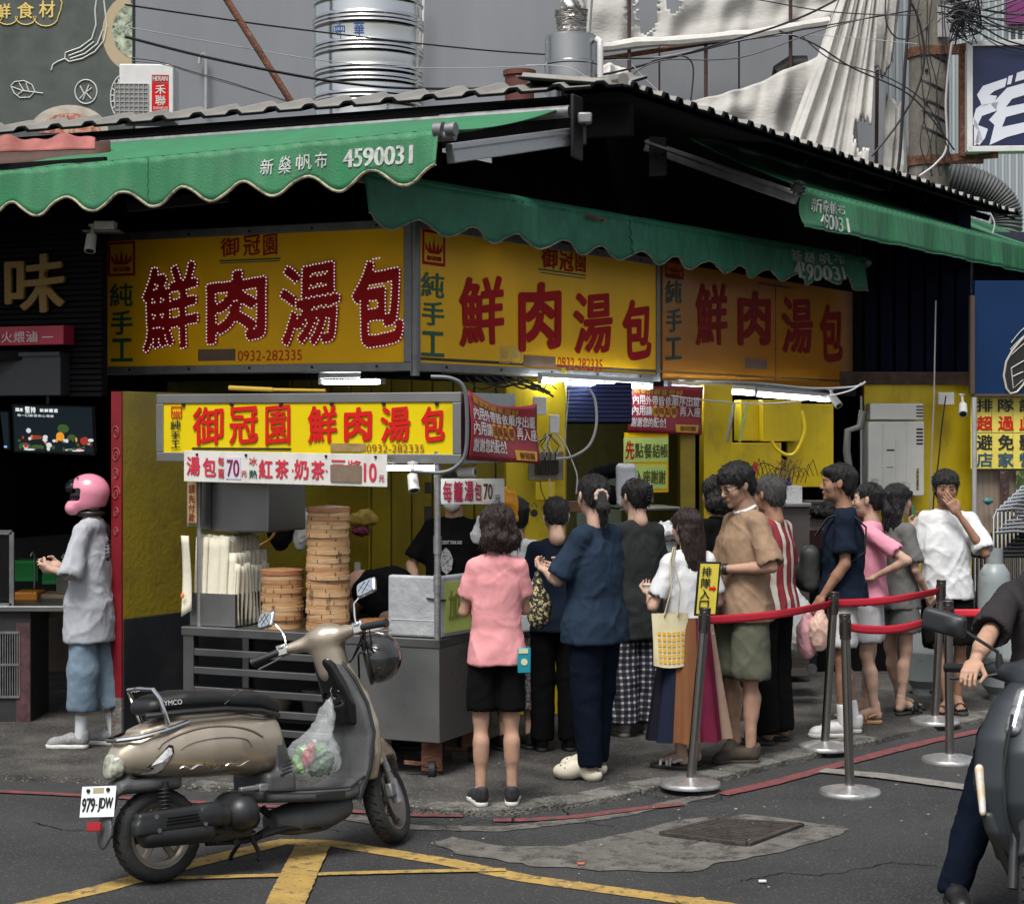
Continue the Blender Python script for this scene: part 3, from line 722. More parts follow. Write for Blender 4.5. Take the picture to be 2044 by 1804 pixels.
for x in(997,1021):
 u0,v0,u1,v1=FR.rect(x,692,x+20,725);t_=.006
 for a in((u0,v0,u1,v0+t_),(u0,v1-t_,u1,v1),(u0,v0,u0+t_*1.6,v1),(u1-t_*1.6,v0,u1,v1)):m_.fbox(FR,*a,0,.003)
 if x<1000:
  put(m_,'LG',FR.rect(1001,697,1013,706),onfr(FR),.02);put(m_,'BT',FR.rect(1001,708,1013,716),onfr(FR),.02)
 else:m_.fbox(FR,*FR.rect(1026,698,1034,714),0,.003)
m_.build('sticker',mat('pale_sticker',(.5,.42,.2),.5),parent=s2,smooth=None)
# far right sign, shade mixed into its panel and lettering colours
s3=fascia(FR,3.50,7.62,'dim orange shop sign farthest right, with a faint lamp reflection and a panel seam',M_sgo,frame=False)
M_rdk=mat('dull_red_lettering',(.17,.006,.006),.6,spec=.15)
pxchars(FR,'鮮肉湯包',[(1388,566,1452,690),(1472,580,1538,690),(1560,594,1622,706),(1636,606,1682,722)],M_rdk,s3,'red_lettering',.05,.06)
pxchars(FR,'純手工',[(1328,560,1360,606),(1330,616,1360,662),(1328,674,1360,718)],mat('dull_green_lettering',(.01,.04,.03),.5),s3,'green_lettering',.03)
emblem(None,FR,*FR.rect(1328,520,1364,556),M_rdk,s3)
m_=MB();m_.fbox(FR,*FR.rect(1515,569,1580,572),0,.003);m_.build('underline',M_blk,parent=s3)
m_=MB();m_.fbox(FR,*FR.rect(1487,717,1530,736),0,.004);m_.build('tape_patch',MATS['brown_tape'],parent=s3)
u_=FR.uv(1548,650)[0];m_=MB();m_.fbox(FR,u_-.006,2.44,u_+.006,3.3,0,.004);m_.build('seam',M_rust,parent=s3)
m_=MB();m_.fbox(FR,3.46,2.33,7.64,2.40,-.2,.03);m_.build('lower_rail',M_dark,parent=s3)
# corner post between the signs
m_=MB();m_.cyl(FL.pt(.0,2.36,-.02),FL.pt(.0,3.37,-.02),.03,n=10);one('corner_post','grey metal corner post joining the two bright yellow fascia signs','post',m_,M_alud)
# awnings
def valance(fr,u0,u1,ztop,drop,amp,period,fn_off=None,phase=0,m=M_grn,parent=None,sag=0,fold=.03,trim=M_trim,seed=0,n=None,thick=.004,trimr=.009,ragged=0,curl=None):
 rs=random.Random(seed);L=u1-u0;n=n or int(L/.03);nz=7;ph=[rs.uniform(0,6)for _ in range(4)]
 def off(u,t):
  return fold*t*(.6*math.sin(u*5+ph[0])+.4*math.sin(u*11+ph[1]))+.006*math.sin(u*27+ph[2])*t+.004*math.sin(u*53+ph[3])
 def zt(u):return ztop(u)if callable(ztop)else ztop
 def bot(u):
  return drop+amp*math.cos(2*math.pi*(u-phase)/period)
 def S(u,t):
  q=fr.pt(u,zt(u)-bot(u)*t,off(u,t)+.02*t)
  if curl:q=q+curl(u,t)
  return q
 m_=MB();m_.sheet(lambda a,b:S(u0+L*a,b),n,nz);m_.build('valance',m,parent=parent,solid=thick,smooth=80)
 m_=MB();m_.tube([S(u0+L*i/n,1.0)for i in range(n+1)],trimr,6);m_.build('scalloped_trim',trim,parent=parent)
 return S,zt
def slant_arm(p,q,parent,name='arm'):
 m_=MB();m_.bar(p,q,.05,.11);m_.build(name,M_alu,parent=parent,bevel=.006)
 d=(Vector(q)-Vector(p));s_=d.normalized().cross(Vector((0,0,1))).normalized()
 m_=MB();m_.bar(Vector(p)-s_*.0+Vector((0,0,.02)),Vector(q)+Vector((0,0,.02)),.058,.012);m_.build('arm_rib',M_alud,parent=parent)
# left awning
FA=Fr(Vector((-.384,10.44,0)),u=-DL);LA=4.7
aw=thing('awning','bright green canvas awning on the left with cream scalloped edge and phone number 4590031','awning',FA.pt(-2,3.5,0),group='green awnings of the corner shop')
ztA=lambda u:3.67+.025*u*.9-.02*math.sin(math.pi*min(1,-u/LA))*0
S,zt=valance(FA,-LA,-.02,ztA,.245,.05,.415,phase=-.22,m=M_grn,parent=aw,seed=4,fold=.022)
RA=Vector((.31,12.0,0));
def canopyA(a,b):
 u=-LA*(1-a)*.985-.02;p0=FA.pt(u,zt(u)+.002,-.0);back=RA+DL*(-u)*.74+Vector((0,0,4.03+.01))
 q=p0 .lerp(back,b);q.z+=-.05*math.sin(math.pi*b)+.012*math.sin(u*9+b*3)*math.sin(math.pi*b)+.03*(1-b)**6*0;return q
m_=MB();m_.sheet(canopyA,80,16);m_.build('canopy',M_grn,parent=aw,solid=.004,smooth=80)
m_=MB();m_.cyl(FA.pt(-LA,zt(-LA)-.03,-.04),FA.pt(.06,zt(0)-.03,-.04),.03,n=14);m_.build('front_bar',M_alud,parent=aw)
m_=MB();m_.cyl(FA.pt(-.05,zt(0),-.02),FA.pt(.0,zt(0),-.02),.045,n=14);m_.cyl(FA.pt(.02,zt(0),-.02),FA.pt(.075,zt(0),-.02),.038,n=10);m_.build('bar_end_cap',M_alud,parent=aw)
m_=MB();m_.cyl(RA+DL*3.5+Vector((0,0,4.02)),RA-DL*.06+Vector((0,0,4.02)),.04,n=14);m_.build('roller',M_alud,parent=aw)
m_=MB();fb=Fr(RA-DL*.10,u=-NL);m_.fbox(fb,-.07,3.72,.10,4.12,-.012,.012);m_.cyl(RA-DL*.16+Vector((0,0,3.95)),RA-DL*.16+Vector((0,0,3.80)),.012,n=8);m_.build('side_bracket',M_dark,parent=aw,bevel=.01)
m_=MB();m_.box((0,0,0),(.09,.07,.07),Matrix.Translation(RA-DL*.16+Vector((0,0,3.97))));m_.build('gear_box',M_alud,parent=aw,bevel=.012)
slant_arm(RA+Vector((0,0,3.86))-DL*.05,FA.pt(-.0,3.55,-.1),aw)
q=FA.pt(-.0,3.50,-.1)
for k_,(x_,y_)in enumerate(((915,299),(1035,283),(1060,280))):
 Y_=10.45+(x_-880)/240*1.5;p=P(x_,y_,Y_-.06);m_=MB();m_.cyl(p,p+Vector((0,.06,0)),.012,n=8);m_.build('arm_bolt',M_dark,parent=aw)
m_=MB();m_.bar(FA.pt(-2.35,3.40,-.4),FA.pt(-1.6,3.42,-.35),.04,.07);m_.build('arm',M_dark,parent=aw,bevel=.005)
# wording on the valance
def onval(S,zt,drop,c=.006,fr=FA):
 return lambda a,b:S(a,(zt(a)-b)/drop)+fr.w*c
def valtext(fr,S,zt,items,parent,m=M_prt,drop_ref=.245,amp=.05,period=.415,phase=-.22,bold=.0,shear=.0):
 m_=MB()
 def fn(a,b):
  dr=drop_ref+amp*math.cos(2*math.pi*(a-phase)/period);return S(a,(zt(a)-b)/dr)+fr.w*.006
 for ch,r in items:put(m_,ch,fr.rect(*r),fn,bold,shear)
 m_.build('printed_wording',m,parent=parent,smooth=None,kind='stuff')
valtext(FA,S,zt,[('新',(524,318,550,350)),('燊',(560,312,586,348)),('帆',(594,308,624,340)),('布',(630,304,655,336)),('4590031',(686,294,826,332))],aw,bold=.012,shear=.0)
m_=MB();u_=FA.uv(296,380)[0];m_.tube([S(u_+.006*math.sin(t*3),t/10)+FA.w*.004 for t in range(11)],.003,5);m_.build('seam',mat('dark_green_seam',(.012,.08,.04),.8),parent=aw)
# middle awning, rolled in: bar and valance close to the signs
FM=Fr(Vector((-.868,11.0,0)),u=Vector((.53,.848,0)))
am=thing('awning','dull faded green awning rolled in above the middle sign, ragged scalloped edge','awning',FM.pt(4,3.5,0),group='green awnings of the corner shop')
ztM=lambda u:3.50+.0095*u
S2,zt2=valance(FM,0.02,7.8,ztM,.262,.04,.56,phase=.28,m=M_grn2,parent=am,seed=9,fold=.03,trim=mat('dirty_trim',(.2,.19,.15),.85,var=.4,vs=20),trimr=.006,curl=lambda u,t:FM.v*(.10*max(0,(u-6.6))/1.2*t-(.16*max(0,u-7.45)/.35*t))+FM.w*.05*math.sin(max(0,u-6.8)*7)*t)
def shoulder(a,b):
 u=.02+7.78*a;th=b*1.9;return FM.pt(u,zt2(u)-.005+.05*math.sin(th),-.055+.055*math.cos(th)-.03*b+.004*math.sin(u*9))
m_=MB();m_.sheet(shoulder,120,5);m_.build('canopy_edge',M_grn2,parent=am,solid=.004,smooth=80)
m_=MB();m_.cyl(FM.pt(0,3.49,-.04),FM.pt(7.86,zt2(7.8)-.01,-.04),.035,n=14);m_.build('front_bar',M_alud,parent=am)
m_=MB();m_.cyl(FM.pt(7.80,zt2(7.8)-.01,-.04),FM.pt(7.94,zt2(7.8)-.012,-.04),.05,n=12);m_.build('bar_end_cap',M_alu,parent=am)
def fnM(a,b):
 dr=.262+.04*math.cos(2*math.pi*(a-.28)/.56);return S2(a,(zt2(a)-b)/dr)+FM.w*.008
m_=MB()
for ch,r in[('新',(1575,498,1597,524)),('燊',(1603,502,1624,526)),('帆',(1632,505,1655,530)),('布',(1660,508,1682,532)),('4590031',(1575,529,1676,562))]:put(m_,ch,FM.rect(*r),fnM,.01)
m_.build('printed_wording',M_prt,parent=am,smooth=None,kind='stuff')
for u_ in(FM.uv(1256,470)[0],):
 m_=MB();m_.tube([S2(u_+.012*math.sin(t*2.2),t/10)+FM.w*.008 for t in range(11)],.008,5);m_.build('seam',mat('pale_seam',(.06,.2,.14),.8),parent=am)
m_=MB();
for k_ in range(14):
 u_=FM.uv(1165+k_*2.5,425)[0];q=FM.pt(u_,zt2(u_)-.03-.004*k_*.2+random.uniform(-.01,.01),.035);m_.ell(q,(random.uniform(.012,.03),.006,random.uniform(.005,.012)),n=6,m=4)
m_.build('rust_scab',mat('rust_scab',(.2,.09,.06),.8,var=.4),parent=am)
# right awning
F3=Fr(Vector((2.2,14.4,0)),u=D)
ar=thing('awning','bright green awning on the right with straight lower edge and small print at its end','awning',F3 .pt(3,3.6,0),group='green awnings of the corner shop')
zt3_=lambda u:3.84+.008*u
S3,zt3=valance(F3,.02,9.5,zt3_,.285,.0,1,m=M_grn,parent=ar,seed=12,fold=.035,trim=mat('green_hem',(.03,.14,.08),.7),trimr=.006,curl=lambda u,t:F3 .v*(-.0)+F3 .w*(-.10*max(0,1-u/.5)*t*(1-t)*2))
R3=Vector((1.22,15.0,0))
def canopyR(a,b):
 u=.02+9.4*a;p0=F3 .pt(u,zt3(u)+.002,0);back=R3+D*(u)+Vector((0,0,4.40));q=p0 .lerp(back,b);q.z+=-.03*math.sin(math.pi*b);return q
m_=MB();m_.sheet(canopyR,90,8);m_.build('canopy',M_grn,parent=ar,solid=.004,smooth=80)
m_=MB();m_.cyl(F3 .pt(-.05,zt3(0)-.03,-.045),F3 .pt(9.5,zt3(9.5)-.03,-.045),.03,n=14);m_.build('front_bar',M_alud,parent=ar)
m_=MB()
for k_ in range(9):
 a=k_*2*math.pi/9;p=F3 .pt(-.07,zt3(0),-.02)+F3 .v*.045*math.sin(a)+F3 .w*.045*math.cos(a);m_.cyl(p,p+F3 .u*.05,.012,n=8)
m_.cyl(F3 .pt(-.06,zt3(0),-.02),F3 .pt(-.02,zt3(0),-.02),.045,n=14);m_.build('bar_end_gear',M_dark,parent=ar)
def bar2(x0,y0,Y0,x1,y1,Y1,w,h,m):m_=MB();m_.bar(P(x0,y0,Y0),P(x1,y1,Y1),w,h);return m_
bar2(1290,290,15.0,1592,396,14.4,.05,.10,None).build('arm',M_alud,parent=ar,bevel=.006)
bar2(1290,283,14.98,1592,388,14.38,.056,.02,None).build('arm_rib',M_alud,parent=ar)
for x_,y_ in((1302,296),(1322,303)):
 p=P(x_,y_,14.85);m_=MB();m_.cyl(p,p+Vector((0,.05,0)),.012,n=8);m_.build('arm_bolt',M_dark,parent=ar)
m_=MB();m_.fbox(Fr(R3-D*.1,u=-N),-.05,4.0,.1,4.45,-.01,.01);m_.build('side_bracket',M_dark,parent=ar)
m_=MB()
for ch,r in[('新',(1624,396,1640,424)),('燊',(1641,400,1655,426)),('帆',(1656,404,1669,428)),('布',(1670,408,1682,430)),('490031',(1636,430,1684,460))]:
 put(m_,ch,F3 .rect(*r),lambda a,b:S3(a,(zt3(a)-b)/.285)+F3 .w*.006,.01)
m_.build('printed_wording',M_prt,parent=ar,smooth=None,kind='stuff')
# ============================================================ behind and above the roof
def pline(x0,y0,x1,y1,Y,r,m):m_=MB();m_.cyl(P(x0,y0,Y),P(x1,y1,Y),r);return m_
fb_=Fr((0,23,0),ang=0)
gb=thing('grey_rendered_building','tall blank grey rendered building rising behind the shop roof with faint white streaks','building',(-1,23,0))
m_=MB();a0=fb_.uv(150,500)[0];a1=fb_.uv(1765,500)[0];m_.fbox(fb_,a0,0,a1,11,-.5,0);m_.build('wall',M_gwall,parent=gb,smooth=None)
m_=MB()
for x,w in((1316,1.2),(1475,1.0)):u_=fb_.uv(x,100)[0];m_.fbox(fb_,u_-.01,0,u_+.01,11,0,.004)
m_.build('wall_joint',M_dark,parent=gb,smooth=None)
def conduit(pts,Y,r,m,name,label):
 m_=MB();m_.tube([P(x,y,Y)for x,y in pts],r,8);return one(name,label,'pipe',m_,m)
conduit([(398,128),(400,112),(407,107),(411,118),(411,222)],22.9,.02,M_pvc,'conduit','short bent grey conduit fixed to the grey wall right of the air conditioner')
conduit([(846,-20),(838,190)],22.8,.022,M_pvcw,'drain_pipe','straight white drain pipe on the grey wall just right of the water tank')
conduit([(445,-12),(583,207)],14.5,.026,M_rust,'rusty_strut','slanting rusty iron strut with peeling paint crossing the grey wall left of the tank')
m_=MB();m_.box((0,0,0),(30,.5,11),Matrix.Translation((P(1765,0,25).x+15,25.4,5.5)))
pb=thing('pale_building','pale bluish clad building seen behind the concrete pole on the right','building',(8,25,0));m_.build('wall',mat('pale_cladding',(.33,.37,.39),.7,var=.12,vs=1.2,stretch=(6,1,.3)),parent=pb,smooth=None)
fpb=Fr((0,25.1,0),ang=0)
m_=MB()
for i in range(24):u_=fpb.uv(1760+i*14,400)[0];m_.fbox(fpb,u_,0,u_+.03,11,0,.03)
m_.build('ribs',mat('pale_rib',(.38,.42,.43),.7),parent=pb,smooth=None)
for i in range(3):
 m_=MB();a=fpb.rect(2010+i*2,-30,2120,48,.1);m_.fbox(fpb,a[0],a[1],a[2],a[3],.04+.02*i,.08+.02*i)
 if i==0:one('purple_signboard','slice of purple signboard at the upper right corner behind the cables','signboard',m_,mat('purple_board',(.16,.02,.12),.5))
# billboard at the upper left
fB=Fr((P(265,100,16.8).x,16.8,0),ang=0)
bb=thing('billboard','dark chalkboard style billboard with white vegetable drawings and yellow wording at upper left','billboard',fB.pt(-2,3.9))
m_=MB();m_.fbox(fB,-3,4.15,0,7.5,-.12,0);m_.build('panel',mat('chalkboard',(.05,.06,.055),.75,var=.3,vs=5,col2=(.085,.095,.09),c2s=4,c2amt=.3,hard=.5),parent=bb,smooth=None)
M_ch=mat('chalk_print',(.55,.57,.52),.7);M_gold=mat('gold_print',(.6,.45,.12),.6)
fp=lambda x,y,c=.006:fB.pt(*fB.uv(x,y),c)
m_=MB()
for ch,r in(('鮮',(-8,8,22,38)),('食',(35,5,68,38)),('材',(78,2,110,36))):put(m_,ch,fB.rect(*r),onfr(fB,.006),.012,fat=.02,nrm=fB.w)
m_.build('yellow_wording',M_gold,parent=bb,smooth=None)
m_=MB();pts=[]
for cx_,w_ in((-14,20),(15,22),(52,22),(92,26)):
 for i in range(9):a=math.pi*(1-i/8);pts.append(fp(cx_+w_*math.cos(a)*.95,34+w_*.75*math.sin(a)))
pts+=[fp(122,20),fp(124,5),fp(112,-12)]
m_.tube(pts,.006,5);m_.build('wording_outline',M_gold,parent=bb)
def chalk(name,lines,r=.006):
 m_=MB()
 for l_ in lines:m_.tube([fp(x,y)for x,y in l_],r,4)
 return m_.build(name,M_ch,parent=bb)
chalk('pepper_drawing',[[(103,141),(106,130),(115,124),(130,118)],[(130,118),(131,106),(160,96),(184,78),(192,50),(190,20),(194,-5)],[(130,118),(138,124),(165,118),(190,104),(208,82),(214,52),(210,22),(207,-5)],[(140,118),(170,108),(195,88),(206,60)],[(138,112),(165,102),(188,84)]],.007)
chalk('leaf_drawing',[[(22,172),(30,164),(48,162),(64,170),(70,184),(60,195),(40,196),(28,186),(22,172)],[(24,174),(45,182),(86,187)],[(38,166),(48,182)],[(52,166),(58,184)],[(36,190),(46,182)]],.005)
ring=[(172+22*math.cos(a),184+24*math.sin(a))for a in np.linspace(0,6.29,22)]
chalk('seal_drawing',[ring,[(160,172),(168,188),(160,198)],[(168,188),(184,176)],[(172,186),(182,198)],[(166,200),(178,170)]],.006)
ring2=[(248+27*math.cos(a),196+46*math.sin(a))for a in np.linspace(1.2,5.1,20)];ring3=[(250+22*math.cos(a),196+38*math.sin(a))for a in np.linspace(1.2,5.1,20)]
spokes=[[(244,196),(244+(23*math.cos(a)if 244+23*math.cos(a)<263 else 18),196+40*math.sin(a))]for a in np.linspace(1.1,5.1,12)]
chalk('lotus_root_drawing',[ring2,ring3]+spokes,.0055)
def disc(name,cx_,cy_,rx,ry,m,a0=0,a1=6.283,c=.003,clip=264):
 pts=[fp(min(clip,cx_+rx*math.cos(a)),cy_+ry*math.sin(a),c)for a in np.linspace(a0,a1,40)]
 m_=MB();m_.add(pts,[tuple(range(len(pts)))]);return m_.build(name,m,parent=bb,smooth=None)
disc('bowl_drawing',268,66,64,78,mat('bowl_tan',(.36,.29,.18),.7),1.6,4.6,.002)
disc('bowl_filling',274,62,50,56,mat('pale_greens',(.3,.34,.25),.7,var=.5,vs=14,col2=(.06,.08,.05),c2s=16,c2amt=.4),1.6,4.7,.005)
disc('meat_bowl_drawing',138,262,78,52,mat('bowl_white',(.4,.36,.3),.7,var=.2,vs=10),math.pi,6.283,.002)
disc('meat_drawing',140,266,62,40,mat('meat_red',(.3,.08,.06),.7,var=.5,vs=22,col2=(.42,.3,.2),c2s=30,c2amt=.45),math.pi,6.283,.005)
# air conditioner
fA_=Fr((P(265,180,16.2).x,16.2,0),ang=2)
ac=thing('air_conditioner','white outdoor air conditioning unit with red label next to the billboard','air conditioner',fA_.pt(.2,4.5))
r_=fA_.rect(238,128,346,240)
m_=MB();m_.fbox(fA_,*r_,-.35,0);m_.build('casing',M_pvcw,parent=ac,bevel=.01,smooth=None)
m_=MB();a=fA_.rect(230,168,296,240)
for i in range(8):u_=a[0]+(a[2]-a[0])*i/7;m_.fbox(fA_,u_-.003,a[1],u_+.003,a[3],0,.012)
for i in range(9):v_=a[1]+(a[3]-a[1])*i/8;m_.fbox(fA_,a[0],v_-.003,a[2],v_+.003,.0,.009)
m_.build('fan_grille',M_pvc,parent=ac,smooth=None)
m_=MB();m_.fbox(fA_,*a,0,.003);m_.build('fan_recess',mat('recess_grey',(.2,.2,.19),.7),parent=ac,smooth=None)
m_=MB();m_.fbox(fA_,*fA_.rect(303,166,337,222),0,.003);m_.build('red_label',M_rch2,parent=ac,smooth=None)
m_=MB();m_.fbox(fA_,*fA_.rect(303,150,337,165),0,.003);m_.build('name_plate',mat('dark_red_plate',(.3,.02,.02),.5),parent=ac,smooth=None)
m_=MB();put(m_,'HERAN',fA_.rect(305,153,335,162),onfr(fA_,.005),.01);put(m_,'禾',fA_.rect(310,170,331,189),onfr(fA_,.005),.02);put(m_,'聯',fA_.rect(310,191,331,211),onfr(fA_,.005),.012)
row(m_,'變頻冷暖空調',fA_.rect(306,213,335,219),onfr(fA_,.005),.0);m_.build('label_wording',M_wht,parent=ac,smooth=None)
# stainless water tank
TY=17.0;tc_=P(727,0,TY);tr=113/F*TY;tk=thing('water_tank','big shiny ribbed stainless steel water tank standing behind the shop roof','water tank',(tc_.x,TY+tr,4.0))
prof=[(tr-.02,3.95)];zt_=lambda y:CAMZ-(y-HZ)/F*TY
y=205
ribs=[198,190,182,156,148,136,128,95,86,78,38,30,22,-10]
for z in np.arange(3.95,zt_(-40),.01):
 yy=HZ-(z-CAMZ)/TY*F;r_=tr-.012
 for q in ribs:r_+=.016*math.exp(-((yy-q)/2.6)**2)
 prof.append((r_+.003*math.sin(z*19),z))
prof+=[(tr-.05,prof[-1][1]+.05),(0.0,prof[-1][1]+.15)]
m_=MB();m_.lathe(prof,Matrix.Translation((tc_.x,TY+tr,0)),n=72);m_.build('shell',mat('polished_tank',(.62,.62,.61),.16,1,bump=.12,bs=3,stretch=(1,1,2.5)),parent=tk,smooth=180)
m_=MB()
for ch,x in(('中',674),('華',716)):
 u0=(x-727)/113;hw_=.095
 V,Fc,_=glyph(ch,.01);vs=[]
 for a,b in V:
  s_=u0+hw_*(a-.5)*2;th=math.asin(max(-1,min(1,s_)));z=zt_(67-26*b+3)
  vs.append((tc_.x+(tr+.006)*math.sin(th),TY+tr-(tr+.006)*math.cos(th),z))
 m_.add(vs,Fc)
m_.build('blue_wording',mat('blue_print',(.03,.1,.3),.5),parent=tk,smooth=None,kind='stuff')
# chimney
CY_=15.2;cc=P(1142,0,CY_);cr=54/F*CY_;zc=lambda y:CAMZ-(y-HZ)/F*CY_
ch=thing('chimney','brushed steel chimney drum with crinkled foil duct and white rag on top','chimney',(cc.x,CY_+cr,4.2))
MT=Matrix.Translation((cc.x,CY_+cr,0))
m_=MB();m_.lathe([(cr,4.15),(cr,zc(124)),(cr+.006,zc(122)),(cr+.006,zc(118)),(cr-.004,zc(116)),(cr-.004,zc(66)),(cr*.9,zc(61)),(cr*.62,zc(60))],MT,n=48);m_.build('drum',M_steel,parent=ch,smooth=30)
m_=MB();pr=[]
for i in range(28):
 z=zc(62-i*1.9);pr.append(((27+5*(i/27)+(1.6 if i%2 else-1.0)*random.uniform(.4,1.3))/F*CY_,z))
m_.lathe(pr,MT,n=26);V_=np.array(m_.v);dv=vnoise(V_*np.array([40,40,60]));cxy=np.array([cc.x,CY_+cr]);V_[:,:2]=cxy+(V_[:,:2]-cxy)*(1+.09*dv[:,None]);m_.v=[tuple(q)for q in V_]
m_.build('foil_duct',mat('foil',(.62,.6,.56),.25,1,bump=.6,bs=40),parent=ch,smooth=20)
m_=MB();m_.sheet(lambda a,b:P(1120+46*a,18-55*b+4*math.sin(a*9),CY_-.05-.1*math.sin(a*3)+.05*math.sin(a*11+b*9)),14,10);m_.build('rag',mat('white_rag',(.6,.6,.57),.8),parent=ch,solid=.008)
m_=MB();m_.tube([P(1198,y_,CY_+cr*.3)for y_ in(160,100,84)]+[P(1192,79,CY_+cr*.5)],.026,10);m_.build('side_pipe',M_pvcw,parent=ch)
m_=MB();q=P(1037,160,15.0);m_.cyl(q+Vector((0,0,-.2)),q+Vector((0,0,.06)),.115,n=24);m_.cyl(q+Vector((0,0,.03)),q+Vector((0,0,.07)),.13,n=24)
one('vent_cap','short red brown vent cap on the roof left of the steel chimney','vent',m_,mat('red_brown_cap',(.10,.03,.022),.6,var=.2),smooth=30)
# tarpaulins and scaffold
M_tarp=mat('white_tarp',(.54,.53,.50),.8,var=.12,vs=2.5,col2=(.38,.36,.33),c2s=2,c2amt=.3,hard=.4,bump=.6,bs=12)
M_tarp2=mat('grubby_mesh_tarp',(.40,.39,.365),.85,var=.12,vs=3,bump=.5,bs=14,stretch=(1,1,3))
def interp(pl,t):
 L=[0]
 for a,b in zip(pl,pl[1:]):L.append(L[-1]+math.hypot(b[0]-a[0],b[1]-a[1]))
 s_=t*L[-1];i=min(len(pl)-2,max(0,int(np.searchsorted(L,s_,side='right')-1)));f=(s_-L[i])/max(1e-6,L[i+1]-L[i])
 return pl[i][0]+(pl[i+1][0]-pl[i][0])*f,pl[i][1]+(pl[i+1][1]-pl[i][1])*f
def tarp(label,top,bot,Y,m,nu=50,nv=26,folds=0,holes=(),jag=2,amp=.06,seed=1,dY=0):
 rs=random.Random(seed);m_=MB();jt=[rs.uniform(-jag,jag)for _ in range(nu+1)];px=[]
 def fn(a,b):
  x0,y0=interp(top,a);x1,y1=interp(bot,a);i=int(a*nu+.5)
  x=x0+(x1-x0)*b;y=y0+(y1-y0)*b+(jt[i]*b**6)
  px.append((x,y));q=P(x,y,Y+dY*b)
  q.y+=amp*math.sin(a*folds*6.28+b*2+.6*math.sin(b*5+a*9))+amp*.4*math.sin(a*folds*14+b*3)+amp*.3*math.sin(b*9+a*4)
  return q
 m_.sheet(fn,nu,nv)
 if holes:
  keep=[]
  for f in m_.f:
   cx_=sum(px[i][0]for i in f)/4;cy_=sum(px[i][1]for i in f)/4
   if not any(((cx_-h[0])/h[2])**2+((cy_-h[1])/h[3])**2<1+.25*math.sin(cx_*.7+cy_*.9)for h in holes):keep.append(f)
  m_.f=keep;m_.mi=[0]*len(keep)
 return one('tarpaulin',label,'tarpaulin',m_,m,solid=.012,smooth=80)
tarp('grubby white tarpaulin along the top behind the chimney with two torn holes',[(1160,-30),(1420,-30),(1720,-30)],[(1175,88),(1250,88),(1318,83),(1415,77),(1480,66),(1551,64),(1660,40),(1700,30)],22.2,M_tarp2,90,24,5,[(1292,20,22,52),(1345,10,14,22),(1258,20,9,40)],3,.05,2)
m_=MB();m_.tube([P(x,y,22.0+.04*math.sin(x*.1))for x,y in[(1195,96),(1222,94),(1270,86),(1318,84),(1360,82),(1415,77),(1463,72),(1500,70),(1551,62),(1600,52),(1656,44)]],[.05+.02*random.random()for _ in range(11)],8)
one('rolled_tarpaulin','bright white rolled hem of tarpaulin sagging across the scaffold','tarpaulin',m_,M_tarp)
tarp('thin mesh tarpaulin sagging low between the scaffold posts above the roof',[(1370,200),(1440,190),(1510,165),(1580,135),(1650,105),(1700,100)],[(1360,260),(1440,280),(1520,300),(1600,320),(1660,340),(1720,350)],21.9,M_tarp2,50,20,3,(),1,.09,3)
tarp('long white cloth draped from the top of the picture down to the roof edge',[(1684,-30),(1706,-30),(1730,-30),(1757,-30)],[(1558,320),(1615,335),(1670,345),(1730,350)],21.3,M_tarp,90,50,4.5,[(1722,268,20,34)],3,.05,5)
tarp('ragged pale tarpaulin strip hanging beside the concrete pole',[(1752,-30),(1775,-30),(1800,-30)],[(1746,130),(1762,155),(1782,120)],21.6,M_tarp2,20,20,2,(),8,.05,6)
tarp('torn white tarpaulin scrap lying on the roof right of the chimney',[(1186,135),(1215,128),(1240,132),(1258,150)],[(1180,200),(1215,205),(1240,205),(1268,205)],21.5,M_tarp,20,12,2,(),4,.08,7)
tarp('narrow torn white rag hanging left of the steel chimney',[(1154,-30),(1175,-30),(1186,-30)],[(1158,90),(1164,120),(1172,150)],21.8,M_tarp,12,20,2,(),6,.05,8)
tarp('ragged white tarpaulin remnant tied low behind the grey duct',[(1770,180),(1792,215),(1806,190)],[(1762,360),(1785,370),(1812,365)],21.9,M_tarp,16,20,2,(),8,.05,9)
for i,(x,y0,y1,lb)in enumerate(((1256,-20,190,'first thin brown scaffold post, right of the chimney'),(1409,75,240,'second thin brown scaffold post below the rolled tarpaulin'),(1578,-20,300,'third brown scaffold post left of the draped white cloth'),(1749,140,345,'bent brown scaffold post at the right edge of the draped cloth'))):
 m_=MB();m_.cyl(P(x,y1,22.05),P(x+(2 if i==3 else 0),y0,22.05),.022,n=8);one('scaffold_post',lb,'scaffold post',m_,mat('dark_rust',(.05,.022,.018),.8,var=.4,vs=12),group='brown scaffold posts')
m_=MB();m_.cyl(P(1180,122,22.1),P(1500,72,22.1),.03,n=8);one('scaffold_rail','slanting brown scaffold rail under the torn tarpaulin','scaffold rail',m_,M_rust)
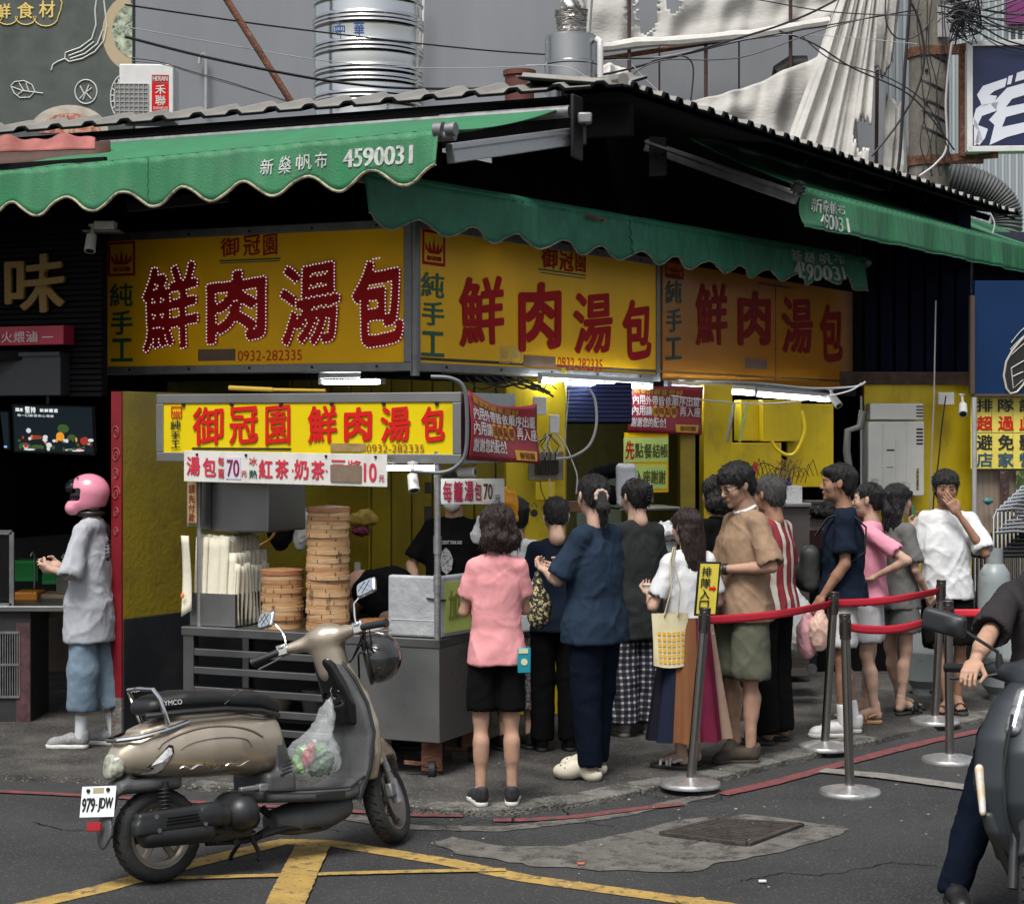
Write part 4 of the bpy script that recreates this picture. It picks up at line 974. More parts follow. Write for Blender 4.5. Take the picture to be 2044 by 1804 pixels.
# small coil duct in the tarpaulin
m_=MB()
m_.tube([P(1555,165,22.3),P(1560,145,22.2),P(1580,132,22.2),P(1610,132,22.2)],[.10,.12,.12,.12],14);one('flexible_duct','small dark coiled duct half hidden in the tarpaulin','duct',m_,M_dark)
def flex(label,pts,Y,r,m):
 q=[];pl=[P(x,y,Y)for x,y in pts]
 for i in range(len(pl)-1):
  p0,p1,p2,p3=pl[max(0,i-1)],pl[i],pl[i+1],pl[min(len(pl)-1,i+2)]
  for t in np.linspace(0,1,16,endpoint=False):q.append(.5*((2*p1)+(p2-p0)*t+(2*p0-5*p1+4*p2-p3)*t*t+(3*p1-p0-3*p2+p3)*t**3))
 q.append(pl[-1]);m_=MB();m_.tube(q,[r*(1 if i%2 else.88)for i in range(len(q))],18);return one('flexible_duct',label,'duct',m_,m)
M_duct=mat('grey_duct',(.11,.115,.115),.55,.2,var=.15,vs=8)
flex('large grey flexible duct curling down behind the right end of the roof',[(1780,315),(1830,330),(1900,352),(1960,372),(2000,405),(2010,450),(1990,520)],22.6,.19,M_duct)
# concrete pole, bands, sign
PY=21.0;pc=P(1863,0,PY);pr_=40/F*PY
po=thing('utility_pole','weathered round concrete utility pole with rusty bands and tangled cables','utility pole',(pc.x,PY+pr_,0))
m_=MB();m_.cyl((pc.x,PY+pr_,0),(pc.x,PY+pr_,10),pr_*1.04,pr_*.96,28);m_.build('pole',mat('old_concrete',(.17,.155,.13),.9,var=.3,vs=4,col2=(.1,.09,.075),c2s=5,c2amt=.4,hard=.3,bump=1,bs=30,stretch=(1,1,.5)),parent=po)
for y_ in(100,318):
 z=zc2=CAMZ-(y_-HZ)/F*PY;m_=MB();m_.cyl((pc.x,PY+pr_,z-.05),(pc.x,PY+pr_,z+.05),pr_*1.07,n=28);m_.box((pc.x+.33,PY-.02,z),(.42,.09,.10));m_.build('rusty_band',M_rust,parent=po,smooth=30)
m_=MB();
for y_ in(112,232,172,265,208):m_.cyl((pc.x,PY+pr_,CAMZ-(y_-HZ)/F*PY),(pc.x+.01,PY+pr_,CAMZ-(y_-HZ)/F*PY+.02),pr_*1.05,n=24)
m_.build('wire_wrap',M_cable,parent=po)
for y_ in(55,140,205):m_=MB();q=P(1850,y_,PY-.01);m_.cyl(q,q+Vector((0,.05,0)),.016,n=8);m_.build('bolt_hole',M_dark,parent=po)
m_=MB();fpole=Fr((0,PY-.02,0),ang=0);m_.fbox(fpole,*fpole.rect(1871,10,1896,74),0,.004);m_.build('paper_notice',mat('grey_paper',(.27,.26,.26),.8,var=.2,vs=20),parent=po,smooth=None)
SY=20.2;fs_=Fr((0,SY,0),ang=0)
sg=thing('navy_signboard','navy blue hanging signboard with white frame and bold brush emblem right of the pole','signboard',fs_.pt(fs_.uv(2040,300)[0],fs_.uv(2040,300)[1]))
r_=fs_.rect(1932,84,2240,302);t_=.05
fs_=Fr(fs_.pt(r_[0],0,0),u=Vector((1,-.10,0)));W_=r_[2]-r_[0]
m_=MB();m_.fbox(fs_,0,r_[1],W_,r_[3],-.18,-.005);m_.build('panel',mat('navy_panel',(.012,.018,.06),.35,var=.1,vs=3),parent=sg,smooth=None)
m_=MB();
for a in((-.0,r_[1]-.01,W_,r_[1]+t_),(-.0,r_[3]-t_,W_,r_[3]+.01),(-.01,r_[1],t_,r_[3])):m_.fbox(fs_,*a,-.2,.015)
m_.build('frame',M_pvcw,parent=sg,smooth=None,bevel=.005)
Wm=MB();sp=lambda x,y:fs_.pt(*fs_.uv(x,y,.0),.003)
for poly_ in([(1950,190),(1962,172),(2010,156),(2006,174),(1985,182),(1975,190),(1990,192),(1984,206),(1960,214),(1956,202)],[(2013,153),(2022,150),(2018,168),(2010,170)],[(2030,146),(2120,118),(2120,138),(2026,164)],[(1948,218),(1958,210),(1992,204),(1988,222),(1960,232),(1952,250),(1972,258),(1966,276),(1955,290),(1946,286),(1952,262),(1940,246)],[(1978,210),(2010,176),(2110,148),(2110,170),(2020,198),(2008,214),(2080,200),(2078,216),(2008,234),(2000,254),(2085,236),(2085,254),(2010,274),(1975,290),(1985,250),(1974,240),(1990,222)],[(1944,236),(1950,245),(1956,262),(1962,280),(1944,292)]):
 Wm.add([sp(x,y)for x,y in poly_],[tuple(range(len(poly_)))])
Wm.build('brush_emblem',mat('emblem_white',(.58,.6,.66),.5),parent=sg,smooth=None)
m_=MB();m_.bar(P(1905,98,20.6),P(1940,92,20.2),.05,.08);m_.bar(P(1905,315,20.6),P(1990,308,20.2),.05,.08);m_.bar(P(1921,92,20.4),P(1921,312,20.4),.07);m_.build('bracket',M_rust,parent=sg)
# cables
def cable(label,pts,Y,w,m=None,Y2=None,cat='cable',name='cable',group=None):
 q=[];n=len(pts)
 pl=[P(x,y,Y+(Y2-Y if Y2 else 0)*i/(n-1))for i,(x,y)in enumerate(pts)]
 for i in range(n-1):
  p0,p1,p2,p3=pl[max(0,i-1)],pl[i],pl[i+1],pl[min(n-1,i+2)]
  for t in np.linspace(0,1,7,endpoint=False):q.append(.5*((2*p1)+(p2-p0)*t+(2*p0-5*p1+4*p2-p3)*t*t+(3*p1-p0-3*p2+p3)*t**3))
 q.append(pl[-1]);m_=MB();m_.tube(q,w/2/F*Y,6);return one(name,label,cat,m_,m or M_cable,group=group)
cable('thin black overhead cable highest across the tank',[(250,10),(400,32),(564,55),(842,88),(1053,107),(1316,116),(1500,78),(1830,20)],13.6,4,Y2=19)
cable('thin white overhead wire dipping across tank and chimney',[(250,54),(420,84),(600,115),(720,129),(850,136),(1020,134),(1200,122),(1330,112),(1560,70),(1830,88)],13.8,2,M_cablw,Y2=19)
cable('thick black overhead cable sagging just above the roof apex',[(250,74),(400,112),(564,146),(700,168),(830,177),(1020,174),(1200,150),(1330,118),(1450,84),(1560,50),(1640,16),(1720,-30)],13.4,6,Y2=17)
cable('dark double cable drooping from the billboard corner to the roof',[(262,116),(320,124),(380,142),(470,168),(580,205)],15.6,3)
cable('second strand of the drooping cable below the billboard corner',[(262,122),(330,130),(390,148),(480,174),(600,208)],15.7,2)
cable('thin black cable across the top right towards the pole',[(1300,-30),(1500,-2),(1640,22),(1760,30),(1840,30)],18,2.5)
cable('black cable loop dropping from the thick cable to the roof edge',[(1300,122),(1345,112),(1372,116),(1384,140),(1378,210)],15,3.5)
cable('black cable tail hanging beside the roof apex',[(1240,178),(1275,140),(1330,120),(1420,120),(1500,110),(1640,60),(1760,30)],15.5,2.5)
cable('black cable falling from the tarpaulin knot to the duct',[(1555,62),(1625,88),(1700,135),(1800,180),(1850,225),(1905,300)],19.5,3.5)
cable('second black cable beside the one falling to the duct',[(1600,72),(1660,120),(1760,150),(1830,190),(1870,240),(1900,320)],19.6,2.5)
cable('stout dark vertical cable bundle left of the concrete pole',[(1818,-20),(1812,60),(1806,140),(1802,215),(1797,300),(1791,350)],20.2,7)
cable('dark cable swinging out left of the pole towards the roof',[(1800,-20),(1830,30),(1845,110),(1830,180),(1790,250),(1740,312)],20.3,5)
cable('curled black cable loop at the top left of the pole',[(1770,-20),(1768,40),(1790,76),(1830,72),(1862,38)],20.4,3)
cable('pale conduit running down the right side of the pole',[(1908,-20),(1908,60),(1898,100),(1888,200),(1890,290),(1870,325),(1835,352)],20.5,5,M_cablw)
cable('thin pale cord hanging below the navy signboard',[(1912,385),(1950,400),(1972,420),(1985,445),(1980,470)],20.0,3,M_cablw)
rs=random.Random(3);M_cg=mat('green_cable',(.06,.12,.1),.5)
ORD=['first','second','third','fourth','fifth','sixth','seventh','eighth','ninth','tenth','eleventh','twelfth','thirteenth','fourteenth','fifteenth','sixteenth']
fan=sorted([(rs.uniform(0,45),rs.uniform(-60,90))for _ in range(16)],key=lambda q:q[0]+q[1])
for i in range(16):
 x0=rs.uniform(1895,1925);y0,dy_=fan[i];x1=2080;y1=y0+dy_;m1=((x0+x1)/2+rs.uniform(-25,25),(y0+y1)/2+rs.uniform(-4,30))
 cable(ORD[i]+' black cable from the top where the fan from the pole meets the right edge',[(x0-25,y0+rs.uniform(-8,12)),(x0,y0),m1,(x1,y1)],rs.uniform(19.6,20.4),rs.uniform(2,4.5),group='cables fanning out from the pole')
mt_=MB()
for i in range(22):
 y=rs.uniform(-5,60);q=[(1905+rs.uniform(-10,10),y)]
 for k in range(5):q.append((1905+rs.uniform(-18,60),y+rs.uniform(-30,50)))
 Yq=rs.uniform(19.7,20.3);mt_.tube([P(x_,y_,Yq+.05*k_)for k_,(x_,y_)in enumerate(q)],rs.uniform(1.2,2)/F*Yq,5)
mt_.build('cable_tangle',M_cable,kind='stuff',label='tangled mass of black cable coils at the pole top')
for i in range(5):
 x=1836+i*13+rs.uniform(-3,3);q=[(x,-20)];
 for k in range(6):q.append((x+rs.uniform(-10,10)+k*rs.uniform(-4,4),-20+(k+1)*62))
 cable(ORD[i]+' loose dark wire from the left on the front of the concrete pole',q,PY-.05-.02*i,2.2,group='wires on the pole front')
# strings left of the duct
cable('thin white string sagging from chimney foot to the tarpaulin',[(1050,130),(1130,134),(1180,160)],15.0,1.6,M_cablw)
cable('thin white strings slanting over the roof right of the apex',[(1262,130),(1290,160),(1340,205)],15.5,1.4,M_cablw)
# ============================================================ the dark stall next door on the left
LS=thing('left_stall','dark cooked food stall next door with black ribbed front and gold character','shop',(-3.4,13,0))
fL2=Fr(Vector((-2.58,12.15,0)),u=-DL)
M_rib=mat('black_ribbed_metal',(.004,.004,.005),.8,0,var=.2,vs=3,spec=.12)
m_=MB()
r_=fL2 .rect(-160,415,232,792);RE_=fL2 .uv(203,600)[0]
for i in range(34):
 v0=r_[1]+(r_[3]-r_[1])*i/34;m_.fbox(fL2,-1.6,v0,RE_,v0+(r_[3]-r_[1])/34*.7,-.03,0)
m_.fbox(fL2,-1.6,r_[1],RE_,r_[3]+.3,-.06,-.028);m_.build('ribbed_fascia',M_rib,parent=LS,smooth=None)
m_=MB();put(m_,'味',fL2 .rect(10,508,131,625,.03),onfr(fL2,.03),.012,.05,.01,fat=.022,nrm=fL2 .w);m_.build('gold_character',mat('dim_gold',(.15,.085,.012),.6),parent=LS,smooth=None,solid=.02)
m_=MB();m_.fbox(fL2,-1.6,r_[1]-1,-1.55,4.1,-3,.3)
m_.build('far_side_wall',M_black,parent=LS,smooth=None)
RY=15.6
m_=MB();m_.box((P(60,0,RY).x,RY+.05,1.4),(3.2,.1,2.8));m_.build('back_wall',mat('dim_brown_wall',(.08,.062,.045),.8,var=.3,vs=3),parent=LS,smooth=None)
m_=MB();m_.box((P(60,0,RY).x-.45,14,2.5),(3.2,3.4,.06));m_.build('ceiling',M_black,parent=LS,smooth=None)
rb=thing('red_sign_box','small red box sign with white characters under the gold character','sign',fL2 .pt(-.8,2.4,.1))
a=fL2 .rect(-60,652,130,690,.1);m_=MB();m_.fbox(fL2,a[0],a[1],a[2],a[3],.0,.12);m_.build('box',mat('dark_red_box',(.22,.012,.03),.4,var=.1,vs=4),parent=rb,smooth=None,bevel=.006)
m_=MB();row(m_,'慢火煨滷',fL2 .rect(-22,662,77,684,.12),onfr(fL2,.124),.005,.1);u=fL2 .rect(84,672,106,674,.12);m_.fbox(fL2,*u,.12,.123);m_.build('wording',mat('dim_white',(.4,.3,.3),.5),parent=rb,smooth=None)
sb=thing('shutter_box','black shutter box under the small red sign of the left stall','box',fL2 .pt(-.8,2.1,.0))
a=fL2 .rect(-60,706,130,790,.05);m_=MB();m_.fbox(fL2,a[0],a[1],a[2],a[3],0,.1);m_.build('casing',mat('box_black',(.014,.015,.018),.5),parent=sb,smooth=None,bevel=.004)
m_=MB();m_.fbox(fL2,a[0],a[3]-.02,a[2],a[3]+.005,.1,.11);m_.build('lip',M_navyp,parent=sb)
# pink rag and low roof at the far left
m_=MB();m_.sheet(lambda a,b:P(-80+270*a,300+(-20+5*math.sin(a*14)+3*math.sin(a*31))*(1-b)-8*a+6*b,12.6-.1*b+.05*math.sin(a*15)),40,6)
one('pink_tarpaulin','faded pink tarpaulin folded along the eave above the left awning','tarpaulin',m_,mat('faded_pink',(.26,.085,.075),.8,var=.25,vs=8),solid=.01,smooth=80)
m_=MB();m_.sheet(lambda a,b:P(-100+320*a,352-26*a-44*b-0*a,12.9+.1*b),6,2);one('rust_awning_panel','rusty brown metal panel below the pink tarpaulin','panel',m_,mat('brown_panel',(.05,.018,.012),.7,var=.3),solid=.02)
# televisions
def tvset(label,x0,y0,x1,y1,Y,skew,full=True):
 f=Fr((P((x0+x1)/2,0,Y).x,Y,0),ang=0,v=Vector((0,-.16,1)));z0=CAMZ-(y1-HZ)/F*Y;w=(x1-x0)/F*Y;h=(y1-y0)/F*Y
 f=Fr(f.pt(0,0)+Vector((0,0,z0)),u=Vector((1,.05,skew)),v=Vector((0,-.16,1)))
 t=thing('television',label,'television',f.pt(0,0),group=None)
 m_=MB();m_.fbox(f,-w/2,0,w/2,h,-.05,0);m_.build('casing',mat('tv_black',(.01,.01,.01),.3),parent=t,smooth=None,bevel=.004)
 m_=MB();m_.fbox(f,-w/2+.015,.015,w/2-.015,h-.015,0,.002);m_.build('screen',mat('screen_dark',(.01,.015,.02),.3,emit=(.004,.008,.011),es=1),parent=t,smooth=None)
 return t,f,w,h
def glow(name,c,s=1):return mat(name,c,.5,emit=c,es=s)
tv,ft,w,h=tvset('hanging television showing heaps of vegetables under white characters',27,806,190,906,13.6,-.03)
def scr(name,items,m):
 m_=MB()
 for x,y,rx,ry in items:m_.add([ft.pt(-w/2+w*x+w*rx*math.cos(a),h*y+h*ry*math.sin(a),.003+.0002*(abs(hash((x,y)))%5))for a in np.linspace(0,6.28,14,endpoint=False)],[tuple(range(14))])
 m_.build(name,m,parent=tv,smooth=None,kind='stuff')
scr('picture_greens',[(.15,.16,.07,.05),(.3,.14,.08,.04),(.62,.52,.07,.09),(.72,.35,.05,.06)],glow('scr_green',(.03,.06,.015)))
scr('picture_peppers',[(.58,.36,.05,.09)],glow('scr_orange',(.5,.2,.02)))
scr('picture_tomatoes',[(.3,.33,.06,.04),(.87,.28,.05,.08)],glow('scr_red',(.25,.02,.015)))
scr('picture_onions',[(.44,.18,.035,.05),(.2,.46,.03,.05),(.4,.34,.03,.04),(.75,.09,.12,.025),(.2,.08,.07,.02)],glow('scr_white',(.42,.42,.42)))
rs=random.Random(5)
for nm,gl,k_ in(('picture_greens','scr_green',16),('picture_peppers','scr_orange',5),('picture_tomatoes','scr_red',8),('picture_onions','scr_white',9)):
 scr(nm,[(rs.uniform(.08,.95),rs.uniform(.07,.34),rs.uniform(.012,.035),rs.uniform(.02,.05))for _ in range(k_)],MATS[gl])
m_=MB();row(m_,'國產',(-w/2+.03,h*.84,-w/2+.085,h*.91),onfr(ft,.004),.01);row(m_,'堅持',(-w/2+.095,h*.82,-w/2+.175,h*.94),onfr(ft,.004),.02);row(m_,'新鮮嚴選',(-w/2+.2,h*.84,-w/2+.33,h*.91),onfr(ft,.004),.01);row(m_,'每一口都是安心滿意',(-w/2+.04,h*.74,-w/2+.3,h*.79),onfr(ft,.004),.0)
m_.build('screen_wording',glow('scr_text',(.6,.62,.62)),parent=tv,smooth=None)
m_=MB();m_.cyl(ft.pt(-.04,h-.02,-.03),ft.pt(-.04,h+.5,-.1),.012,n=8);m_.build('ceiling_mount',M_pvc,parent=tv)
t2,f2,w2,h2=tvset('second television cut off by the left edge of the picture',-150,815,22,896,13.6,-.04)
m_=MB();m_.fbox(f2,-.2,.02,w2/2-.03,.035,.002,.004);m_.build('screen_caption',glow('scr_blue',(.2,.3,.6)),parent=t2,smooth=None)
# things inside
fi=Fr((0,15.3,0),ang=0)
def slab(name,label,cat,x0,y0,x1,y1,Y,dep,m,bev=.005,**k):
 f=Fr((0,Y,0),ang=0);a=f.rect(x0,y0,x1,y1);m_=MB();m_.fbox(f,a[0],a[1],a[2],a[3],-dep,0);return one(name,label,cat,m_,m,bevel=bev,smooth=None,**k)
slab('orange_banner','long dull orange banner on the back wall of the left stall','banner',68,895,262,958,15.5,.02,mat('dull_orange',(.55,.26,.03),.6,var=.2,vs=8))
m_=MB();f_=Fr((0,15.5,0),ang=0);row(m_,'我家今日限大特價',f_.rect(80,898,250,925,.0),onfr(f_,.003),.01);row(m_,'滷味鮮',f_.rect(85,930,185,956,.0),onfr(f_,.003),.01)
one('banner_lettering','brown characters printed on the dull orange banner','lettering',m_,mat('brown_print',(.12,.045,.01),.6),smooth=None)
slab('grey_partition','flat grey partition board at the back of the left stall','board',3,964,92,1048,15.0,.03,mat('board_grey',(.42,.40,.37),.7,var=.2,vs=4))
sc_=thing('scale','dim grey kitchen device with a small glowing red digit','scale',P(128,1040,14.8))
fs2=Fr((0,14.8,0),ang=0);a=fs2 .rect(103,970,156,1046);m_=MB();m_.fbox(fs2,a[0],a[1],a[2],a[3],-.2,0);m_.build('body',mat('device_grey',(.35,.33,.3),.5),parent=sc_,bevel=.015)
m_=MB();m_.fbox(fs2,*fs2 .rect(112,976,142,990),0,.004);m_.build('display',M_black,parent=sc_)
m_=MB();m_.fbox(fs2,*fs2 .rect(118,980,123,985),.004,.006);m_.build('red_digit',glow('led_red',(1,.02,.02),3),parent=sc_)
slab('back_counter','dark counter running along the back of the left stall','counter',-60,1050,232,1230,14.6,.4,M_dark)
def basket(label,x0,y0,x1,y1,Y,m):
 f=Fr((0,Y,0),ang=0);a=f.rect(x0,y0,x1,y1);t=thing('basket',label,'basket',f.pt((a[0]+a[2])/2,a[1]));m_=MB();w=a[2]-a[0];h=a[3]-a[1]
 for k in range(14):
  u=a[0]+w*(k+.5)/14;m_.fbox(f,u-.005,a[1]+.01,u+.005,a[3]-.01,-.004,0)
 m_.build('slats',m,parent=t,smooth=None)
 m_=MB();m_.fbox(f,a[0],a[1],a[2],a[1]+h*.18,-.2,0.002);m_.fbox(f,a[0]-.01,a[3]-h*.2,a[2]+.01,a[3],-.2,.008);m_.fbox(f,a[0]+.01,a[1],a[2]-.01,a[3]-.02,-.19,-.02)
 m_.build('rim',m,parent=t,smooth=None,bevel=.004)
 m_=MB();p=[f.pt(a[2]-.02,a[1]-.05,.02),f.pt(a[2]-.02,a[3]+.04,.02),f.pt(a[2]-.035,a[3]+.06,.02),f.pt(a[2]-.05,a[3]+.03,.02)];m_.tube(p,.006,6);m_.build('hook',M_alu,parent=t)
M_gb=mat('green_plastic',(.015,.3,.06),.45)
basket('green plastic basket on the left inside the dark stall',26,1118,76,1160,14.0,M_gb);basket('green plastic basket nearer the person in the pink helmet',84,1122,138,1166,14.0,M_gb)
slab('orange_crate','bright orange plastic tray on the counter at lower left','tray',24,1182,74,1214,13.4,.25,mat('orange_plastic',(.45,.17,.01),.45),.01)
slab('drawer_box','beige wooden drawer box beside the orange tray','box',76,1186,134,1232,13.5,.3,mat('drawer_beige',(.28,.21,.14),.7,var=.2),.006)
slab('metal_box','small dull metal box standing on the drawer box','box',112,1152,136,1186,13.5,.15,mat('dull_metal_box',(.11,.1,.085),.6,var=.2),.006)
ct=thing('grille_counter','dark serving counter with a vertical grille at the lower left edge','counter',P(20,1460,12.9))
fc=Fr((0,12.95,0),ang=0);a=fc.rect(-120,1214,62,1458);m_=MB();m_.fbox(fc,a[0],a[1],a[2],a[3]-.02,-.5,0);m_.build('body',mat('counter_grey',(.02,.02,.021),.6,var=.3,vs=6),parent=ct,bevel=.006,smooth=None)
m_=MB();m_.fbox(fc,a[0],a[3]-.02,a[2]+.28,a[3]+.02,-.6,.04);m_.build('top',M_steeld,parent=ct,bevel=.006,smooth=None)
m_=MB();b=fc.rect(-80,1262,40,1390)
for i in range(26):u=b[0]+(b[2]-b[0])*i/25;m_.fbox(fc,u-.003,b[1],u+.003,b[3],.004,.012)
for v_ in(b[1],(b[1]+b[3])/2,b[3]):m_.fbox(fc,b[0],v_-.008,b[2],v_+.008,.0,.016)
m_.build('grille',M_alud,parent=ct,smooth=None)
m_=MB();m_.fbox(fc,b[0],b[1],b[2],b[3],0,.003);m_.build('grille_back',M_black,parent=ct)
m_=MB();m_.fbox(fc,a[2]-.1,a[1]+.03,a[2]-.005,a[3]-.1,0,.006);m_.build('poster_strip',mat('poster_pinkish',(.07,.03,.035),.7,var=.5,vs=14),parent=ct)
gc=thing('glass_case','metal framed glass display case at the left edge of the picture','display case',P(0,1210,13.0))
a=fc.rect(-140,1062,24,1208);m_=MB()
for p,q in(((a[0],a[1]),(a[2],a[1])),((a[0],a[3]),(a[2],a[3])),((a[2],a[1]),(a[2],a[3])),((a[0],a[1]),(a[0],a[3]))):m_.bar(fc.pt(*p,.0),fc.pt(*q,.0),.03)
m_.build('frame',M_alud,parent=gc,smooth=None);m_=MB();m_.fbox(fc,a[0],a[1],a[2],a[3],-.012,-.006);m_.build('pane',mat('case_glass',(.5,.5,.5),.03,trans=1),parent=gc,smooth=None)
for i,(x,y)in enumerate(((28,932),(38,940))):
 p=P(x,y+22,15.0);m_=MB();m_.lathe([(.025,0),(.028,.02),(.028,.09),(.012,.12),(.012,.14)],Matrix.Translation(p),12);one('bottle','dim small bottle on the back shelf, '+('left of the pair' if i==0 else 'right of the pair'),'bottle',m_,mat('bottle_brown',(.12,.07,.05),.3),group='pair of bottles on the back shelf')
slab('back_shelf','narrow shelf carrying two small bottles in the left stall','shelf',-60,958,66,964,15.1,.2,M_dark)
# security cameras
def seccam(label,px,py,Y,head,r=.033,L=.14,dirv=(-.2,-.7,-.5),up=.06):
 p=P(px,py,Y);t=thing('security_camera',label,'security camera',p);d=Vector(dirv).normalized()
 m_=MB();m_.cyl(p,p+d*L,r*.9,r,18);m_.cyl(p+d*L,p+d*(L+.012),r*1.02,n=18);m_.build('housing',M_pvcw,parent=t)
 m_=MB();m_.cyl(p+d*(L+.0125),p+d*(L+.014),r*.75,n=18);m_.build('lens',M_glass,parent=t)
 m_=MB();m_.tube([p+d*.03,p+Vector((0,.02,up*.6)),p+Vector((0,.05,up))],.012,8);m_.cyl(p+Vector((0,.05,up-.01)),p+Vector((0,.05,up+.005)),.03,n=14);m_.build('mount',M_pvcw,parent=t);return t
seccam('white security camera hanging from a bracket left of the bulb lined sign',183,470,12.0,0,.035,.10,(-.02,-.35,-.8),.07)
slab('junction_box','pale box mounted on a bracket above the leftmost security camera','box',187,441,228,458,12.0,.1,M_pvcw,.006)
slab('bracket_shelf','thin dark bracket plate under the pale junction box','bracket',164,459,240,463,12.02,.12,M_alud,.002)
seccam('white security camera on the head beam right of the water heater',1922,808,18.0,0,.042,.12,(-.15,-.7,-.65),.1)
slab('junction_box','small white junction box between heater and right security camera','box',1873,783,1905,808,18.1,.06,M_pvcw,.006)
seccam('white security camera under the tubes beside the dark doorway',1660,790,16.2,0,.035,.11,(.35,-.5,-.6),.06)
# ============================================================ people
M_skin=mat('skin',(.36,.215,.15),.62,var=.14,vs=18,spec=.3,sss=.08,bump=.15,bs=120)
M_skin2=mat('pale_skin',(.42,.27,.20),.62,var=.12,vs=18,spec=.3,sss=.08,bump=.15,bs=120)
M_skin3=mat('tanned_skin',(.27,.145,.095),.62,var=.14,vs=18,spec=.3,sss=.08,bump=.15,bs=120)
M_hair=mat('black_hair',(.010,.009,.009),.42,bump=1,bs=30,stretch=(7,7,.8),spec=.4)
M_hairb=mat('dark_brown_hair',(.022,.013,.011),.42,bump=1,bs=30,stretch=(7,7,.8),spec=.4)
M_hairg=mat('greying_hair',(.05,.048,.046),.6,bump=1,bs=40,stretch=(7,7,.8))
def cloth(name,c,var=.10,bump=.4,rough=.92):return mat(name,c,rough,var=var,vs=7,bump=bump,bs=260,spec=.08)
M_lip=mat('lips',(.33,.10,.085),.5);M_eye=mat('eye_dark',(.015,.012,.01),.3)
M_sole=mat('white_sole',(.5,.49,.46),.6,var=.1,vs=40);M_sole2=mat('dark_sole',(.02,.02,.02),.7)
HC={}
def tmesh(key,solid,h,disp=None):
 if key not in HC:HC[key]=solid().mesh(h,disp)
 return HC[key]
def addm(mb,VF,M,flip=False):
 V,Fq=VF;m=np.array(M);V=V*np.array([-1,1,1])if flip else V;V=V@m[:3,:3].T+m[:3,3];b=len(mb.v)
 if flip:Fq=Fq[:,::-1]
 mb.v.extend(map(tuple,V.tolist()));mb.f.extend(map(tuple,(Fq+b).tolist()));mb.mi.extend([mb.cur]*len(Fq))
def head_solid():
 s=Solid();s.ell((0,-.015,.028),(.076,.096,.088),k=.02);s.ell((0,.022,-.03),(.063,.068,.082),k=.03);s.ell((0,.03,-.078),(.044,.046,.034),k=.03)
 for q in(-1,1):s.ell((q*.042,.055,-.028),(.022,.024,.026),k=.02)
 s.ell((0,.074,.024),(.048,.018,.012),k=.018)
 for q in(-1,1):s.ell((q*.031,.098,.001),(.02,.016,.012),k=.012,op='s')
 for q in(-1,1):s.ell((q*.031,.077,-.001),(.015,.012,.011),k=.005)
 s.cone((0,.084,.004),(0,.103,-.03),.008,.012,k=.012)
 for q in(-1,1):s.ell((q*.012,.092,-.034),(.009,.01,.008),k=.006)
 s.ell((0,.089,-.057),(.023,.010,.006),k=.006);s.ell((0,.087,-.068),(.019,.010,.007),k=.006)
 s.ell((0,.074,-.1),(.02,.018,.015),k=.02)
 for q in(-1,1):s.ell((q*.079,-.008,-.006),(.009,.020,.032),rot=(.15,0,q*.35),k=.006)
 s.cone((0,-.022,-.05),(0,-.04,-.17),.05,.054,k=.03);return s
def hand_solid(curl,spread=0):
 s=Solid();s.box((0,0,-.048),(.0135,.039,.046),.012,k=.01);s.cone((0,0,.02),(0,0,-.02),.027,.029,k=.015,flat=(1,0,0),ff=.75)
 for i,(y,L)in enumerate(((.030,.07),(.010,.079),(-.010,.073),(-.029,.057))):
  p=np.array((0,y,-.085));a=0;d=0
  for j,(f,r0,r1)in enumerate(((.45,.0088,.0082),(.32,.0082,.0074),(.23,.0074,.006))):
   a+=curl*(.55 if j==0 else.8);q=p+L*f*np.array((-math.sin(a),(y*.9*spread),-math.cos(a)));s.cone(p,q,r0,r1,k=.003);p=q
 s.cone((0,.03,-.02),(-.014-.02*curl,.058,-.055),.014,.0105,k=.01);s.cone((-.014-.02*curl,.058,-.055),(-.03-.02*curl,.055-.02*curl,-.085),.0105,.008,k=.004);return s
def shoe_solid():
 s=Solid();s.cone((0,.15,.042),(0,.05,.055),.036,.042,k=.02,flat=(0,0,1),ff=.85);s.cone((0,.05,.058),(0,-.035,.06),.042,.036,k=.02);s.cone((0,-.03,.05),(0,-.04,.095),.038,.038,k=.02)
 s.ell((0,.155,.03),(.045,.05,.03),k=.02);s.cone((0,-.025,.15),(0,-.03,.085),.034,.026,k=.008,op='s');s.box((0,.06,-.02),(.2,.3,.032),.005,k=.004,op='s');return s
def sole_solid():
 s=Solid();s.ell((0,.15,.015),(.05,.062,.05),k=.02);s.cone((0,.1,.015),(0,-.03,.015),.046,.041,k=.02);s.box((0,.06,-.03),(.2,.3,.03),.003,k=.003,op='s');s.box((0,.06,.062),(.2,.3,.034),.003,k=.003,op='s');return s
def clog_solid():
 s=Solid();s.ell((0,.125,.045),(.056,.082,.05),k=.03);s.cone((0,.08,.07),(0,.02,.085),.045,.042,k=.03);s.ell((0,-.03,.035),(.046,.06,.045),k=.03);s.ell((0,-.03,.11),(.034,.06,.075),k=.01,op='s')
 s.cone((0,.0,.13),(0,-.02,.06),.034,.03,k=.01,op='s');s.box((0,.06,-.03),(.2,.3,.03),.003,k=.003,op='s');return s
def foot_solid():
 s=Solid();s.cone((0,-.02,.075),(0,.07,.045),.034,.03,k=.02);s.cone((0,.07,.042),(0,.12,.03),.032,.024,k=.02,flat=(0,0,1),ff=.7);s.ell((0,-.035,.035),(.03,.033,.028),k=.02);s.cone((0,-.02,.06),(0,-.02,.12),.034,.034,k=.02)
 for i,(x,r)in enumerate(((-.026,.012),(-.009,.009),(.005,.0085),(.018,.008),(.029,.007))):s.cone((x,.12,.026),(x*1.05,.152-.006*i,.022),r,r*.85,k=.004)
 return s
